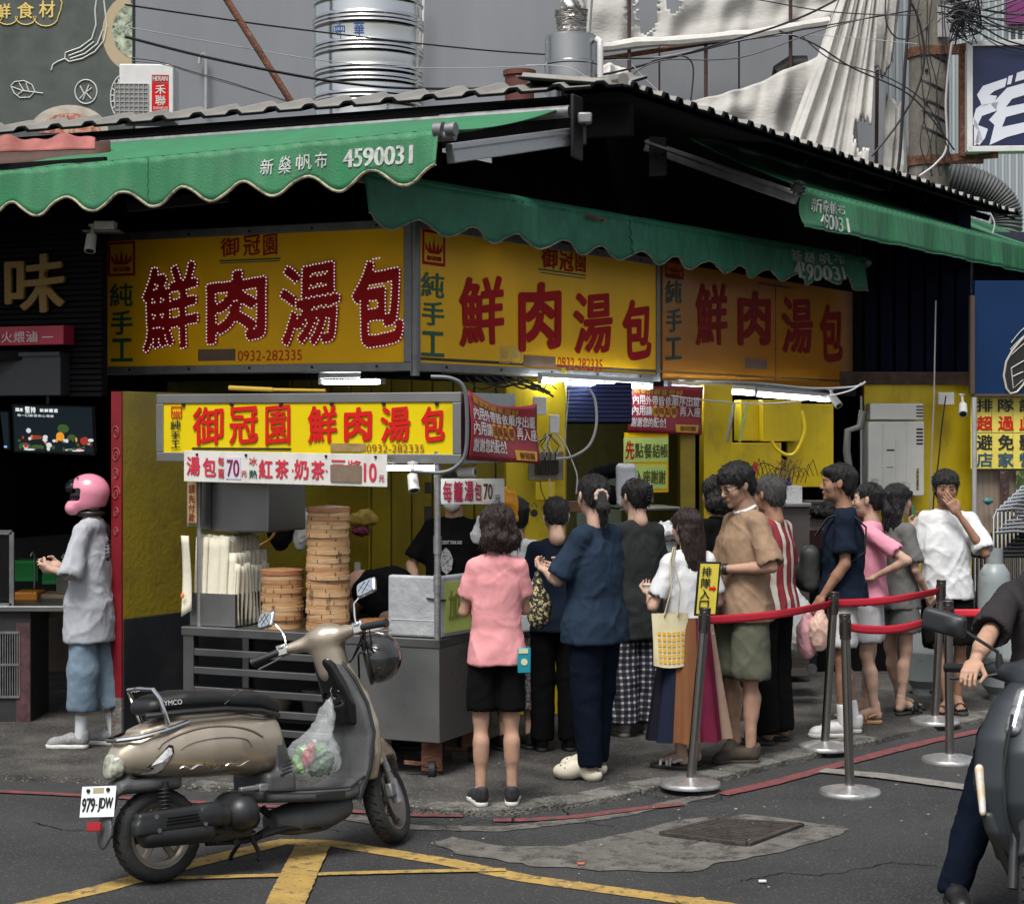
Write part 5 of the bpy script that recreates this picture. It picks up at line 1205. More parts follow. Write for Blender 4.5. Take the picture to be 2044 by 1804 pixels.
def align(a,b):
 return Vector(a).rotation_difference(Vector(b)).to_matrix().to_4x4()
def hair_solid(st):
 s=Solid()
 if st=='short':
  s.ell((0,-.02,.036),(.086,.104,.092),k=.02);s.ell((0,-.055,-.015),(.074,.058,.075),k=.02);s.ell((0,.108,-.045),(.085,.062,.092),k=.012,op='s');s.cone((-.045,.062,.072),(.045,.066,.07),.028,.026,k=.02)
  for q in(-1,1):s.ell((q*.10,.02,-.045),(.035,.04,.06),k=.01,op='s')
 elif st=='bowl':
  s.ell((0,-.014,.04),(.094,.112,.094),k=.02);s.ell((0,-.06,-.02),(.078,.055,.08),k=.02);s.box((0,.13,-.07),(.12,.085,.098),.02,k=.012,op='s')
  for q in(-1,1):s.ell((q*.11,.02,-.05),(.045,.045,.06),k=.01,op='s')
 elif st=='bob':
  s.ell((0,-.022,.035),(.098,.112,.095),k=.02);s.ell((0,-.055,-.05),(.115,.085,.085),k=.03);s.ell((0,-.05,-.085),(.118,.08,.055),k=.03);s.ell((0,.10,-.05),(.062,.085,.085),k=.012,op='s')
 elif st=='long':
  s.ell((0,-.02,.036),(.09,.106,.092),k=.02);s.loft([(-.30,0,-.075,.075,.03),(-.22,0,-.075,.092,.04),(-.1,0,-.06,.098,.06),(0,0,-.04,.09,.08)],k=.03);s.ell((0,.10,-.05),(.064,.085,.09),k=.012,op='s');s.cone((-.04,.07,.05),(.04,.07,.05),.022,.022,k=.02)
 elif st=='tail':
  s.ell((0,-.02,.035),(.083,.102,.089),k=.02);s.ell((0,-.06,-.02),(.068,.05,.06),k=.02);s.ell((0,.10,-.045),(.08,.066,.09),k=.012,op='s');s.cone((0,-.115,-.01),(0,-.14,-.08),.03,.036,k=.01);s.cone((0,-.14,-.08),(0,-.125,-.19),.036,.012,k=.02)
  for q in(-1,1):s.ell((q*.10,.01,-.045),(.035,.03,.06),k=.01,op='s')
 elif st=='bun':
  s.ell((0,-.02,.035),(.085,.104,.09),k=.02);s.ell((0,-.06,-.02),(.07,.05,.07),k=.02);s.ell((0,.10,-.045),(.08,.066,.09),k=.012,op='s');s.ell((.01,-.115,.02),(.045,.04,.07),k=.02)
 return s
def hairdisp(st):
 a=.0075 if st=='bob' else.004
 def f(V,N):return a*1.2*vnoise(V*np.array([60,60,14]))+a*.9*vnoise(V*np.array([150,150,30])+7)+(a*.8*vnoise(V*24+3)if st=='bob' else.002*vnoise(V*20))
 return f
def folds(amp=.006,seed=0,sc=1.0,vert=0):
 def f(V,N):
  p=V+seed*1.7;q=p+.035*np.stack([vnoise(p*7),vnoise(p*7+9),vnoise(p*7+19)],1)
  x,y,z=q[:,0],q[:,1],q[:,2]
  def rg(f1,f2,sl,o):
   w=np.stack([(x+sl*z)*f1,(y+sl*z)*f1,(z-sl*(x+y))*f2],1)*sc+o;return(1-abs(vnoise(w)))**2.5
  a,b=(13,2.0)if vert else(12,4.0)
  return.75*amp*(1.0*rg(a*.8,b*.7,.5,0)+.8*rg(a,b*.6,-.7,5)+.5*rg(22,5,.3,9)+.25*rg(38,9,-.4,14)-1.0)+.0007*vnoise(p*50)
 return f
J0=dict(hipR=(.088,0,.89),hipL=(-.088,0,.89),kneeR=(.092,.012,.49),kneeL=(-.092,.012,.49),ankR=(.095,-.02,.085),ankL=(-.095,-.02,.085),shR=(.140,-.012,1.37),shL=(-.140,-.012,1.37),elR=(.195,-.02,1.09),elL=(-.195,-.02,1.09),wrR=(.205,.06,.85),wrL=(-.205,.06,.85),pel=(0,0,.93),ch=(0,0,1.25),nb=(0,-.015,1.43),head=(0,.018,1.585))
class Person:
 def __init__(s,label,loc,rot,h=1.7,skin=None,hair='short',hairm=None,wd=1.0,J=None,yaw=0,pitch=0,feet=(0,0),group=None,handL='relax',handR='relax',hs=1.0,nohair=False,hroll=(0,0),face=True):
  s.h=h;s.k=h/1.7;s.wd=wd;k=s.k;s.t=thing('person',label,'person',loc,R(rot),group);s.skin=skin or M_skin
  j={q:Vector(v)for q,v in J0 .items()}
  for q,v in(J or{}).items():j[q]=Vector(v)
  s.j={q:v*k for q,v in j.items()};j=s.j;s.feet=feet
  b=Solid();kk=k
  b.loft([(j['pel'].z-.07*k,j['pel'].x,j['pel'].y,.12*k*wd,.08*k*wd),(j['pel'].z+.05*k,(j['pel'].x*.7+j['ch'].x*.3),(j['pel'].y*.7+j['ch'].y*.3),.12*k*wd,.085*k*wd),(j['ch'].z-.02*k,j['ch'].x,j['ch'].y,.145*k*wd,.095*k*wd),(j['nb'].z-.09*k,j['nb'].x,j['nb'].y,.10*k,.06*k)],k=.03)if j['nb'].z-j['pel'].z>.3*k else b.cone(j['pel'],j['nb'],.12*k,.1*k,k=.03)
  for q in 'LR':
   b.cone(j['pel'].lerp(j['hip'+q],.6)+Vector((0,0,-.03)),j['hip'+q],.068*k*wd,.070*k*wd,k=.03);b.cone(j['hip'+q],j['knee'+q],.072*k*wd,.050*k*(.5+.5*wd),k=.02)
   b.cone(j['knee'+q],j['ank'+q],.046*k*(.5+.5*wd),.031*k,k=.015)
   d=j['ank'+q]-j['knee'+q];bk=Vector((0,-1,0));c=j['knee'+q]+d*.32+bk*.018*k;c2=j['knee'+q]+d*.55+bk*.008*k
   b.cone(c,c2,.047*k*wd,.037*k,k=.03)
   b.cone(j['nb']+Vector((0,0,-.045*k)),j['sh'+q]+Vector((0,0,-.01*k)),.040*k,.040*k,k=.02);b.cone(j['sh'+q]+Vector((0,0,-.015*k)),j['el'+q],.040*k*wd,.033*k*wd,k=.02)
   b.cone(j['el'+q],j['el'+q].lerp(j['wr'+q],.35),.033*k*wd,.034*k*wd,k=.012);b.cone(j['el'+q].lerp(j['wr'+q],.35),j['wr'+q],.034*k*wd,.022*k*(.6+.4*wd),k=.012)
  hd=j['head'];b.cone(j['nb']+Vector((0,-.0,-.03)),hd+Vector((0,-.02*k,-.05*k)),.058*k,.05*k,k=.02)
  m=MB();b.into(m,.011)
  s.HM=Matrix.Translation(hd)@Euler((R(pitch),R(hroll[0]),R(yaw))).to_matrix().to_4x4()@Matrix.Scale(k*hs,4)
  addm(m,tmesh('head',head_solid,.0055),s.HM)
  for q,st in(('L',handL),('R',handR)):
   roll=0
   if isinstance(st,tuple):st,roll=st
   cv={'relax':.35,'grip':1.1,'flat':.12,'half':.7}[st];d=(j['wr'+q]-j['el'+q]).normalized()
   M=Matrix.Translation(j['wr'+q])@align((0,0,-1),d)@Matrix.Rotation(R(roll),4,'Z')@Matrix.Scale(k*.95,4)
   addm(m,tmesh('hand'+st,lambda:hand_solid(cv,.35),.0042),M,q=='L');setattr(s,'HH'+q,M)
  s.FM={}
  for i,q in enumerate('LR'):
   a=j['ank'+q];s.FM[q]=Matrix.Translation((a.x,a.y+.02*k,a.z-.085*k))@Matrix.Rotation(R(feet[i]),4,'Z')@Matrix.Scale(k*.97,4)
  s.body=m;s.fdone=False
  if not nohair:
   hm=MB();HV=tmesh('hair'+hair,lambda:hair_solid(hair),.0058,hairdisp(hair));addm(hm,HV,s.HM)
   V=HV[0];cen=np.array([0,-.03,.0]);rs=random.Random(int(h*1000));
   for i in rs.sample(range(len(V)),min(len(V),420 if hair in('bob','long','tail')else 300)):
    v=Vector(V[i]);o=(v-Vector((0,-.03,min(.03,v.z)))).normalized();dn=Vector((rs.uniform(-.4,.4),-.25 if v.y<.03 else.35,-1.0 if v.z<.07 else-.4));dn=(dn-o*dn.dot(o)).normalized();L=rs.uniform(.018,.045)
    hm.tube([s.HM@q for q in(v-o*.001,v+dn*L*.5+o*rs.uniform(.001,.004),v+dn*L+o*rs.uniform(-.002,.009))],[.0016,.0013,.0006],3,caps=False)
   hm.build('hair',hairm or M_hair,parent=s.t,local=True,smooth=180)
  if face:
   f=MB()
   for q in(-1,1):
    f.ell(s.HM@Vector((q*.031,.0895,.001)),(.0125*k,.003*k,.0035*k),M=s.HM.to_3x3().normalized(),n=8,m=5)
    f.ell(s.HM@Vector((q*.033,.091,.022)),(.017*k,.003*k,.0032*k),M=s.HM.to_3x3().normalized(),n=8,m=5)
   f.build('brows_and_lashes',M_eye,parent=s.t,local=True,smooth=180,kind='stuff')
 def done(s):
  if not s.fdone:
   s.body.build('body',s.skin,parent=s.t,local=True,smooth=180)
  return s.t
 def part(s,name,solid,m,h=.011,disp=None,**k):
  b=MB();solid.into(b,h,disp=disp);return b.build(name,m,parent=s.t,local=True,smooth=180,**k)
 def shirt(s,m,hem=.80,loose=0.0,slv=.55,slr=.062,folds_=None,name='shirt',belly=0,ext=None,neck=.066,h=.011):
  j=s.j;k=s.k;wd=s.wd*.94;b=Solid();L=loose*.7;slr=slr*.88
  P_,C_,N_=j['pel'],j['ch'],j['nb']
  def sp(z):
   z*=k
   if z<=P_.z:return P_.x,P_.y
   if z<=C_.z:t=(z-P_.z)/(C_.z-P_.z);return P_.x+(C_.x-P_.x)*t,P_.y+(C_.y-P_.y)*t
   t=min(1,(z-C_.z)/(N_.z-C_.z));return C_.x+(N_.x-C_.x)*t,C_.y+(N_.y-C_.y)*t
  st=[]
  for z,rx,ry in((hem,.190,.146),(.90,.180,.138),(1.02,.152+.02*belly,.112+.05*belly),(1.15,.158+.012*belly,.115+.03*belly),(1.27,.160,.115),(1.34,.150,.095),(1.385,.115,.078),(1.43,.072,.064)):
   if z<hem:continue
   x,y=sp(z);lo=L*(1.0 if z<1.2 else.5 if z<1.3 else.1);st.append((z*k,x,y+(.02*belly*k if z<1.2 else 0),(rx*wd+lo)*k if z<1.38 else rx*k,(ry*wd+lo)*k if z<1.38 else ry*k))
  for q in 'LR':
   e=j['sh'+q].lerp(j['el'+q],slv)if slv<=1 else j['el'+q];r0=slr*k*(.6+.4*wd);r1=r0*1.06+L*.3*k
   b.cone(j['sh'+q]+Vector((0,0,-.012*k)),e,.055*k*(.5+.5*wd),r1,k=.03)
   if slv>1:
    w=j['el'+q].lerp(j['wr'+q],slv-1);b.cone(e,w,r1,r1*.8,k=.02);d=(w-e).normalized();e=w;r1=r1*.8
   else:d=(e-j['sh'+q]).normalized()
   b.cone(e+d*r1*.75,e+d*r1*2.6,r1*.93,r1*1.5,k=.004,op='s')
  b.loft(st,k=.02,p=2.3)
  for q in 'LR':
   b.cone(N_+Vector((0,0,-.055*k)),j['sh'+q]+Vector((0,0,-.01*k)),.056*k,.054*k*(.5+.5*wd),k=.03)
  z0,x0,y0,rx0,ry0=st[0]
  b.loft([(z0-.1,x0,y0,rx0-.012,ry0-.012),(z0+.02,x0,y0,rx0-.014,ry0-.014)],k=.004,op='s',p=2.3,cap=.03)
  b.ell(N_+Vector((0,.012*k,.040*k)),(neck*k,neck*k,.042*k),k=.008,op='s')
  return s.part(name,b,m,h,folds_ or folds(.006+.02*L,seed=len(s.t.name)+s.h*7))
 def pants(s,m,hem=.50,r=(.098,.095,.09),name='trousers',top=.98,disp=None,seed=1,h=.011):
  """hem: height of the cut; r: hip, knee, hem radii"""
  j=s.j;k=s.k;wd=s.wd;b=Solid();P_=j['pel']
  b.loft([(.84*k,P_.x,P_.y,.148*k*wd,.100*k*wd),(top*k,P_.x,P_.y,.125*k*wd,.088*k*wd)],k=.012)if abs(P_.z-.93*k)<.02 else b.ell(P_,(.17*k*wd,.13*k*wd,.12*k),k=.02)
  for q in 'LR':
   H,K,A=j['hip'+q],j['knee'+q],j['ank'+q]
   if hem*k>K.z and H.z>K.z+.1:
    t=(H.z-hem*k)/(H.z-K.z);e=H.lerp(K,t);r1=r[1]*k;b.cone(H,e,r[0]*.88*k*wd,r1,k=.012);d=(K-H).normalized()
   else:
    b.cone(H,K,r[0]*.9*k*wd,r[1]*k,k=.015);t=(K.z-hem*k)/max(.01,K.z-A.z);e=K.lerp(A,t);r1=r[2]*k;b.cone(K,e,r[1]*k,r1,k=.02);d=(A-K).normalized()
   b.cone(e+d*r1*.75,e+d*r1*2.4,r1*.93,r1*1.4,k=.004,op='s')
  return s.part(name,b,m,h,disp or folds(.006,seed=seed))
 def shoes(s,kind='sneaker',m=None,m2=None,sock=None,both=True):
  for q in 'LR':
   M=s.FM[q]
   if kind in('sneaker','boot'):
    b=MB();addm(b,tmesh('shoe',shoe_solid,.006),M,q=='L');o=b.build('shoe',m,parent=s.t,local=True,smooth=180)
    b=MB();addm(b,tmesh('sole',sole_solid,.006),M,q=='L');b.build('sole',m2 or M_sole,parent=o,local=True,smooth=40)
    lc=MB()
    for i in range(4):lc.tube([M@Vector((x,.045+i*.022,.100-.013*i-.25*x*x*10))for x in(-.024,0,.024)],.003*s.k,5)
    lc.build('laces',m2 or M_sole,parent=o,local=True)
    if sock is not None:
     c=Solid();a=s.j['ank'+q];c.cone(a+Vector((0,0,-.02)),s.j['knee'+q]*.26+a*.74,.038*s.k,.041*s.k,k=.01);c.cone(s.j['knee'+q]*.26+a*.74+Vector((0,0,.052)),s.j['knee'+q]*.26+a*.74+Vector((0,0,.09)),.04,.04,k=.004,op='s');s.part('sock',c,sock,.009)
   elif kind=='clog':
    addm(s.body,tmesh('foot',foot_solid,.006),M@Matrix.Translation((0,0,.012)),q=='L')
    b=MB();addm(b,tmesh('clog',clog_solid,.006),M,q=='L');o=b.build('clog',m,parent=s.t,local=True,smooth=180)
    hb=MB()
    for x,y,z in((-.03,.15,.080),(0,.165,.078),(.03,.15,.080),(-.018,.125,.092),(.018,.125,.092),(-.044,.12,.07),(.044,.12,.07),(0,.19,.06)):
     hb.ell(M@Vector((x,y,z)),.007,n=8,m=5)
    hb.build('vent_holes',m2 or M_eye,parent=o,local=True,kind='stuff')
   else:
    addm(s.body,tmesh('foot',foot_solid,.006),M@Matrix.Translation((0,0,.022)),q=='L')
    b=MB();addm(b,tmesh('sole',sole_solid,.006),M,q=='L');o=b.build('sandal',m,parent=s.t,local=True,smooth=40)
    c=MB();
    def band(y0,w,z,fl):
     n=10;c.sheet(lambda a,e:M@Vector(((.046)*math.cos(math.pi*(1-a)),y0+w*(e-.5)+fl*(a-.5),.022+z*math.sin(math.pi*a))),n,2)
    if kind=='slide':band(.085,.075,.062,0)
    elif kind=='cross':band(.09,.035,.058,.05);band(.09,.035,.062,-.05)
    else:band(.12,.018,.045,0);band(.085,.018,.058,.03);band(.05,.018,.075,0);c.tube([M@Vector(v)for v in((-.036,.03,.05),(-.036,-.02,.07),(0,-.062,.075),(.036,-.02,.07),(.036,.03,.05))],.007,6)
    c.build('strap',m2 or m,parent=o,local=True,solid=.006)
 def W(s,v):return WM[s.t]@Vector(v)
PZG=lambda x,y:G(x,y,PZ)
C_navy=cloth('navy_cotton',(.009,.014,.026));C_black=cloth('black_cotton',(.0045,.0045,.005));C_white=cloth('white_cotton',(.58,.59,.60))
C_pink=cloth('pink_cotton',(.62,.27,.28));C_pink2=cloth('rose_cotton',(.62,.25,.33));C_beige=cloth('beige_cotton',(.26,.175,.115));C_grey=cloth('grey_cotton',(.12,.12,.115));C_grey2=cloth('light_grey_cotton',(.36,.37,.40))
C_olive=cloth('olive_cotton',(.10,.105,.075));C_dnavy=cloth('dark_navy_twill',(.004,.007,.015));C_denim=mat('pale_denim',(.15,.21,.26),.85,var=.2,vs=14,bump=.5,bs=200,col2=(.1,.15,.2),c2s=5,c2amt=.4,hard=.4)
C_wsh=cloth('white_shorts_cotton',(.46,.46,.46));C_char=cloth('charcoal_cotton',(.026,.024,.026))
L_w=mat('white_leather',(.5,.5,.49),.45);L_b=mat('black_leather',(.012,.012,.013),.4);L_br=mat('brown_suede',(.05,.038,.028),.85,var=.15,vs=20);L_gs=mat('grey_mesh',(.2,.2,.2),.7,var=.3,vs=60)
# --- woman in pink tee
p=Person('woman in pink tee and black shorts standing with her back to the camera',G(991,1606,.04),6,1.575,M_skin,'bob',M_hairb,wd=.93,yaw=22,feet=(8,-8),handL='half',handR='half',J=dict(shL=(-.122,-.01,1.37),shR=(.122,-.01,1.37),elL=(-.185,.03,1.10),wrL=(-.12,.20,1.14),elR=(.17,.04,1.11),wrR=(.1,.2,1.1),hipL=(-.082,0,.89),hipR=(.082,0,.89),kneeL=(-.088,.01,.49),kneeR=(.086,.01,.49),ankL=(-.092,-.02,.085),ankR=(.088,-.02,.085)))
p.shirt(C_pink,.80,.008,.62,.066,folds(.009,3),h=.009);p.pants(C_black,.57,(.096,.086,.1),'shorts',seed=4);p.shoes('sneaker',mat('black_knit',(.02,.02,.022),.7,var=.4,vs=60),M_sole);p.done();PK=p
f=MB();f.tube([p.HM@Vector(v)for v in((-.08,0,.004),(-.066,.06,.004),(-.055,.10,.0))],.002,5);f.tube([p.HM@Vector((-.031+.022*math.cos(a),.103,-.002+.017*math.sin(a)))for a in np.linspace(0,6.28,14,endpoint=False)],.0022,5,closed=True);f.build('glasses',M_eye,parent=p.t,local=True)
q=p.W((.135*p.k,-.125*p.k,.83*p.k));fq=Fr(q,ang=6)
ph=thing('phone','phone in a bright teal case poking out of the black shorts pocket','phone',q);m_=MB();m_.fbox(fq,-.025,-.06,.045,.075,-.012,.0);m_.build('case',mat('teal_case',(.01,.2,.26),.4),parent=ph,bevel=.006);m_=MB();m_.fbox(fq,-.02,.045,.03,.068,.0,.003);m_.cyl(fq.pt(.01,.0,.0),fq.pt(.01,.0,.003),.018,n=14);m_.build('case_print',kind='stuff',mats=mat('pale_patch',(.5,.5,.3),.5),parent=ph)
# --- short haired person with mask, navy top
p=Person('short haired person in navy top seen from behind with white mask loops',PZG(1110,1497),4,1.56,M_skin2,'short',yaw=0,pitch=-18,J=dict(elL=(-.24,.04,1.12),wrL=(-.1,.22,1.1),elR=(.24,.04,1.12),wrR=(.12,.25,1.1)))
p.shirt(C_navy,.80,.012,.8,.066,folds(.007,9));p.pants(C_black,.10,(.1,.085,.08),seed=6);p.shoes('sneaker',L_b,M_sole2);p.done()
f=MB()
for q in(-1,1):f.tube([p.HM@Vector(v)for v in((q*.084,-.02,.03),(q*.090,-.028,-.01),(q*.08,0,-.05),(q*.055,.07,-.06))],.0025,5)
f.build('mask_loops',M_wht,parent=p.t,local=True)
# --- big woman in slate navy tee
p=Person('tall woman in slate navy tee with ponytail in a cream scrunchie',PZG(1188,1552),52,1.73,M_skin2,'tail',M_hair,wd=1.08,yaw=-30,pitch=-6,feet=(18,12),handL=('grip',40),J=dict(shL=(-.145,-.01,1.37),shR=(.145,-.01,1.37),elL=(-.22,.10,1.12),wrL=(-.13,.25,1.16),elR=(.25,.1,1.12),wrR=(.12,.3,1.15),kneeL=(-.085,.0,.49),kneeR=(.085,.03,.49),ankL=(-.09,-.03,.085),ankR=(.09,.06,.085)))
p.shirt(cloth('slate_navy_cotton',(.018,.030,.050)),.76,.03,.82,.078,folds(.011,5),h=.0095);p.pants(C_dnavy,.10,(.115,.085,.07),seed=8);p.shoes('clog',mat('cream_foam',(.62,.57,.45),.6,var=.06,vs=20));p.done();BN=p
f=Solid()
for a in np.linspace(0,6.28,9,endpoint=False):f.ell(p.HM@Vector((.034*math.cos(a),-.118+.0*math.sin(a),-.012+.034*math.sin(a))),(.014,.014,.014),k=.006)
p.part('scrunchie',f,mat('scrunchie_cream',(.4,.29,.23),.8),.006)
def bag_solid(pts,**k):pass
h_=p.W(p.j['wrL'])+Vector((-.05,-.0,-.02));bg_=thing('drawstring_bag','black drawstring bag with yellow flowers held by the woman in slate navy','bag',h_+Vector((0,0,-.33)))
s_=Solid();s_.cone(h_+Vector((0,0,.0)),h_+Vector((.0,.02,-.1)),.018,.045,k=.03);s_.ell(h_+Vector((.01,.02,-.2)),(.075,.05,.12),k=.04);m_=MB();s_.into(m_,.008,disp=folds(.006,4,vert=1))
M_flor=mat('floral_print',(.012,.012,.014),.8,col2=(.5,.42,.2),c2s=42,c2amt=.42,hard=.05);m_.build('pouch',M_flor,parent=bg_,smooth=180)
# --- woman in black with hair clip and plaid trousers
p=Person('woman in black tee and black and white plaid trousers with claw clip in her hair',PZG(1268,1466),22,1.66,M_skin2,'bun',M_hair,wd=.95,yaw=12,pitch=-8,feet=(0,-35),J=dict(elL=(-.2,.08,1.1),wrL=(-.1,.28,1.08),elR=(.21,.05,1.1),wrR=(.12,.27,1.06),ankL=(-.1,-.03,.085),ankR=(.12,.02,.085)))
p.shirt(mat('washed_black',(.013,.016,.016),.9,var=.15,vs=8,bump=.4,bs=200),.64,.03,.9,.07,folds(.009,7))
M_pl=bpy.data.materials.new('plaid_cloth');M_pl.use_nodes=True;n_=M_pl.node_tree.nodes;l_=M_pl.node_tree.links;b_=n_['Principled BSDF'];b_.inputs['Roughness'].default_value=.9
tc=n_.new('ShaderNodeTexCoord');last=None
for ax,sc in(('X',22),('Z',22),('Y',22)):
 w=n_.new('ShaderNodeTexWave');w.bands_direction=ax;w.inputs['Scale'].default_value=1.9*4;w.inputs['Distortion'].default_value=1.5;w.inputs['Detail'].default_value=1;w.inputs['Detail Scale'].default_value=.6;l_.new(tc.outputs['Object'],w.inputs['Vector'])
 r=n_.new('ShaderNodeMath');r.operation='GREATER_THAN';r.inputs[1].default_value=.72;l_.new(w.outputs['Fac'],r.inputs[0])
 if ax=='Y':continue
 if last is None:last=r
 else:
  ad=n_.new('ShaderNodeMath');ad.operation='ADD';l_.new(last.outputs[0],ad.inputs[0]);l_.new(r.outputs[0],ad.inputs[1]);last=ad
rp=n_.new('ShaderNodeValToRGB');dv_=n_.new('ShaderNodeMath');dv_.operation='DIVIDE';dv_.inputs[1].default_value=2;l_.new(last.outputs[0],dv_.inputs[0]);l_.new(dv_.outputs[0],rp.inputs[0])
rp.color_ramp.interpolation='CONSTANT';rp.color_ramp.elements[0].color=(.006,.006,.008,1);rp.color_ramp.elements[1].position=.4;rp.color_ramp.elements[1].color=(.05,.055,.075,1);e_=rp.color_ramp.elements.new(.8);e_.color=(.4,.4,.42,1);l_.new(rp.outputs[0],b_.inputs['Base Color'])
p.pants(M_pl,.12,(.11,.115,.10),seed=3,disp=folds(.012,3));p.shoes('sneaker',mat('grey_fleece',(.3,.29,.27),.95,bump=.8,bs=80),mat('grey_fleece_sole',(.25,.24,.22),.9));p.done()
f=MB();HMq=p.HM
for i in range(5):f.cyl(HMq@Vector((.035+.0*i,-.15+.004*i,.055-.022*i)),HMq@Vector((-.012,-.165,.05-.022*i)),.006,n=6)
f.tube([HMq@Vector(v)for v in((.04,-.145,.07),(.05,-.135,.01),(.04,-.14,-.05))],.009,6);f.build('hair_clip',mat('clip_black',(.01,.01,.01),.25),parent=p.t,local=True)
# --- woman in white tee with tote and panelled skirt
p=Person('long haired woman in white tee and long colour panelled skirt with tote bag',PZG(1372,1532),28,1.52,M_skin2,'long',M_hairb,wd=1.0,yaw=10,pitch=-4,feet=(35,25),handL=('half',60),J=dict(elL=(-.27,.0,1.07),wrL=(-.16,.22,1.14),elR=(.24,.0,1.08),wrR=(.2,.2,1.0),ankL=(-.07,-.03,.085),ankR=(.08,.04,.085)))
p.shirt(C_white,.86,.018,.72,.07,folds(.008,11))
SK=[('navy',(.012,.015,.03)),('rust',(.17,.075,.035)),('wine',(.12,.014,.035)),('sand',(.34,.23,.17)),('dark',(.012,.012,.02))]
k_=p.k
def skirt_pt(a,z):
 r0=.15+.10*z;fl=1+.09*z*math.sin(a*9+1)+.05*z*math.sin(a*17);return Vector((r0*1.12*fl*math.cos(a),r0*.9*fl*math.sin(a)-.01,1.0-.80*z))*k_
edges=[(-3.6,-2.55,'navy'),(-2.55,-1.95,'rust'),(-1.95,-1.0,'wine'),(-1.0,-.35,'sand'),(-.35,2.683,'dark')]
edges=[(-2.9,-2.45,'navy'),(-2.45,-1.75,'rust'),(-1.75,-1.02,'wine'),(-1.02,-.6,'sand'),(-.6,3.383,'dark')]
for a0,a1,nm in edges:
 f=MB();f.sheet(lambda a,b:skirt_pt(a0+(a1-a0)*a,b),max(6,int((a1-a0)*12)),14);f.build('skirt_panel',cloth('skirt_'+nm,dict(SK)[nm]),parent=p.t,local=True,smooth=180,label=nm+' coloured panel of the long skirt')
p.shoes('strap',M_sole2,L_w);p.done();WT=p
cup=thing('paper_cup','white disposable bowl held by the woman in the white tee','cup',p.W(p.HHL@Vector((0,.0,-.09)))+Vector((0,0,-.03)));m_=MB();m_.lathe([(.03,0),(.042,.05),(.045,.052)],Matrix.Translation(cup.location),20);m_.build('bowl',M_wht,parent=cup)
m_=MB();m_.lathe([(0,.053),(.047,.053),(.047,.058),(.0,.06)],Matrix.Translation(cup.location),20);m_.build('lid',M_wht,parent=cup)
q=p.W(Vector((-.20,-.10,.70))*k_);tb=thing('tote_bag','cream canvas tote bag with rows of yellow blocks on the shoulder','bag',q);ft_=Fr(q,ang=14)
m_=MB();T_=lambda a,b,c:ft_.pt((a-.5)*(.20+.02*b),.30*b-.015*math.sin(math.pi*a)*(1-b),c*(.028*math.sin(math.pi*a)**.5*(1-.6*b)+.003)+.006*math.sin(a*9+b*4))
m_.sheet(lambda a,b:T_(a,b,1),16,16);m_.sheet(lambda a,b:T_(1-a,b,-1),16,16);m_.build('bag_body',mat('cream_canvas',(.58,.52,.33),.8,var=.1,vs=12,bump=.4,bs=200),parent=tb,smooth=180)
m_=MB()
for i in range(6):
 for j_ in range(6):
  a=.1+.8*(i+.2)/6;b=.06+.62*(j_+.15)/6;a2=a+.09;b2=b+.065;m_.add([T_(x,y,1)+ft_.w*.004 for x,y in((a,b),(a2,b),(a2,b2),(a,b2))],[(0,1,2,3)])
m_.build('yellow_blocks',mat('yellow_block',(.62,.34,.02),.7),parent=tb,smooth=None,kind='stuff')
sh=p.W(p.j['shL'])+Vector((.02,0,.062));m_=MB()
for dx in(-.03,.03):
 pts=[ft_.pt(dx*1.4,.29,.02),ft_.pt(dx*.9+.02,.45,.05)];pts+=[sh+Vector((dx*.25-.02,-.085,-.06)),sh+Vector((dx*.2,-.02,0.012)),sh+Vector((dx*.2,.05,-.03))];m_.tube(pts,.011,6,flat=.35)
m_.build('handle',MATS['cream_canvas'],parent=tb)
# --- tall man in beige tee
p=Person('tall young man with glasses in beige tee and olive shorts facing left',PZG(1484,1516),112,1.79,M_skin,'bowl',wd=1.0,yaw=6,pitch=-20,feet=(-22,48),handL=('half',20),handR=('half',0),J=dict(head=(0,.05,1.575),elL=(-.275,-.03,1.12),wrL=(-.07,.19,1.10),elR=(.24,.0,1.1),wrR=(.12,.2,1.05),ankL=(-.12,.02,.085),ankR=(.13,-.02,.085),kneeL=(-.1,.01,.5),kneeR=(.11,.02,.5)))
p.shirt(C_beige,.80,.035,.86,.076,folds(.011,13),h=.0095);p.pants(C_olive,.52,(.108,.118,.11),'shorts',seed=14,disp=folds(.008,6));p.shoes('sneaker',L_br,mat('brown_sole',(.04,.03,.025),.8));p.done();BG=p
f=MB();nb=p.j['nb'];f.tube([nb+Vector((.062*math.cos(a),.010+.062*math.sin(a),.006-.022*math.sin(a)))for a in np.linspace(0,6.28,26,endpoint=False)],.012,6,closed=True);f.build('collar',C_white,parent=p.t,local=True)
f=MB()
for q in(-1,1):f.tube([p.HM@Vector((q*.031+.023*math.cos(a),.101-.01*abs(math.cos(a)),-.004+.016*math.sin(a)))for a in np.linspace(0,6.28,16,endpoint=False)],.0022,5,closed=True);f.tube([p.HM@Vector(v)for v in((q*.054,.092,.0),(q*.07,.05,.004),(q*.08,0,.006))],.002,5)
f.tube([p.HM@Vector(v)for v in((-.008,.104,.002),(.008,.104,.002))],.002,5);f.build('glasses',M_eye,parent=p.t,local=True)
f=MB();M=align((0,0,1),(p.j['wrL']-p.j['elL']).normalized());f.lathe([(.034,-.014),(.036,0),(.034,.014)],Matrix.Translation(p.j['wrL'].lerp(p.j['elL'],.1))@M,18);f.build('wristwatch',L_b,parent=p.t,local=True)
cb=thing('crossbody_bag','dark grey crescent crossbody bag worn by the man in beige','bag',P(1490,1230,11.4));s_=Solid();Yb=11.40
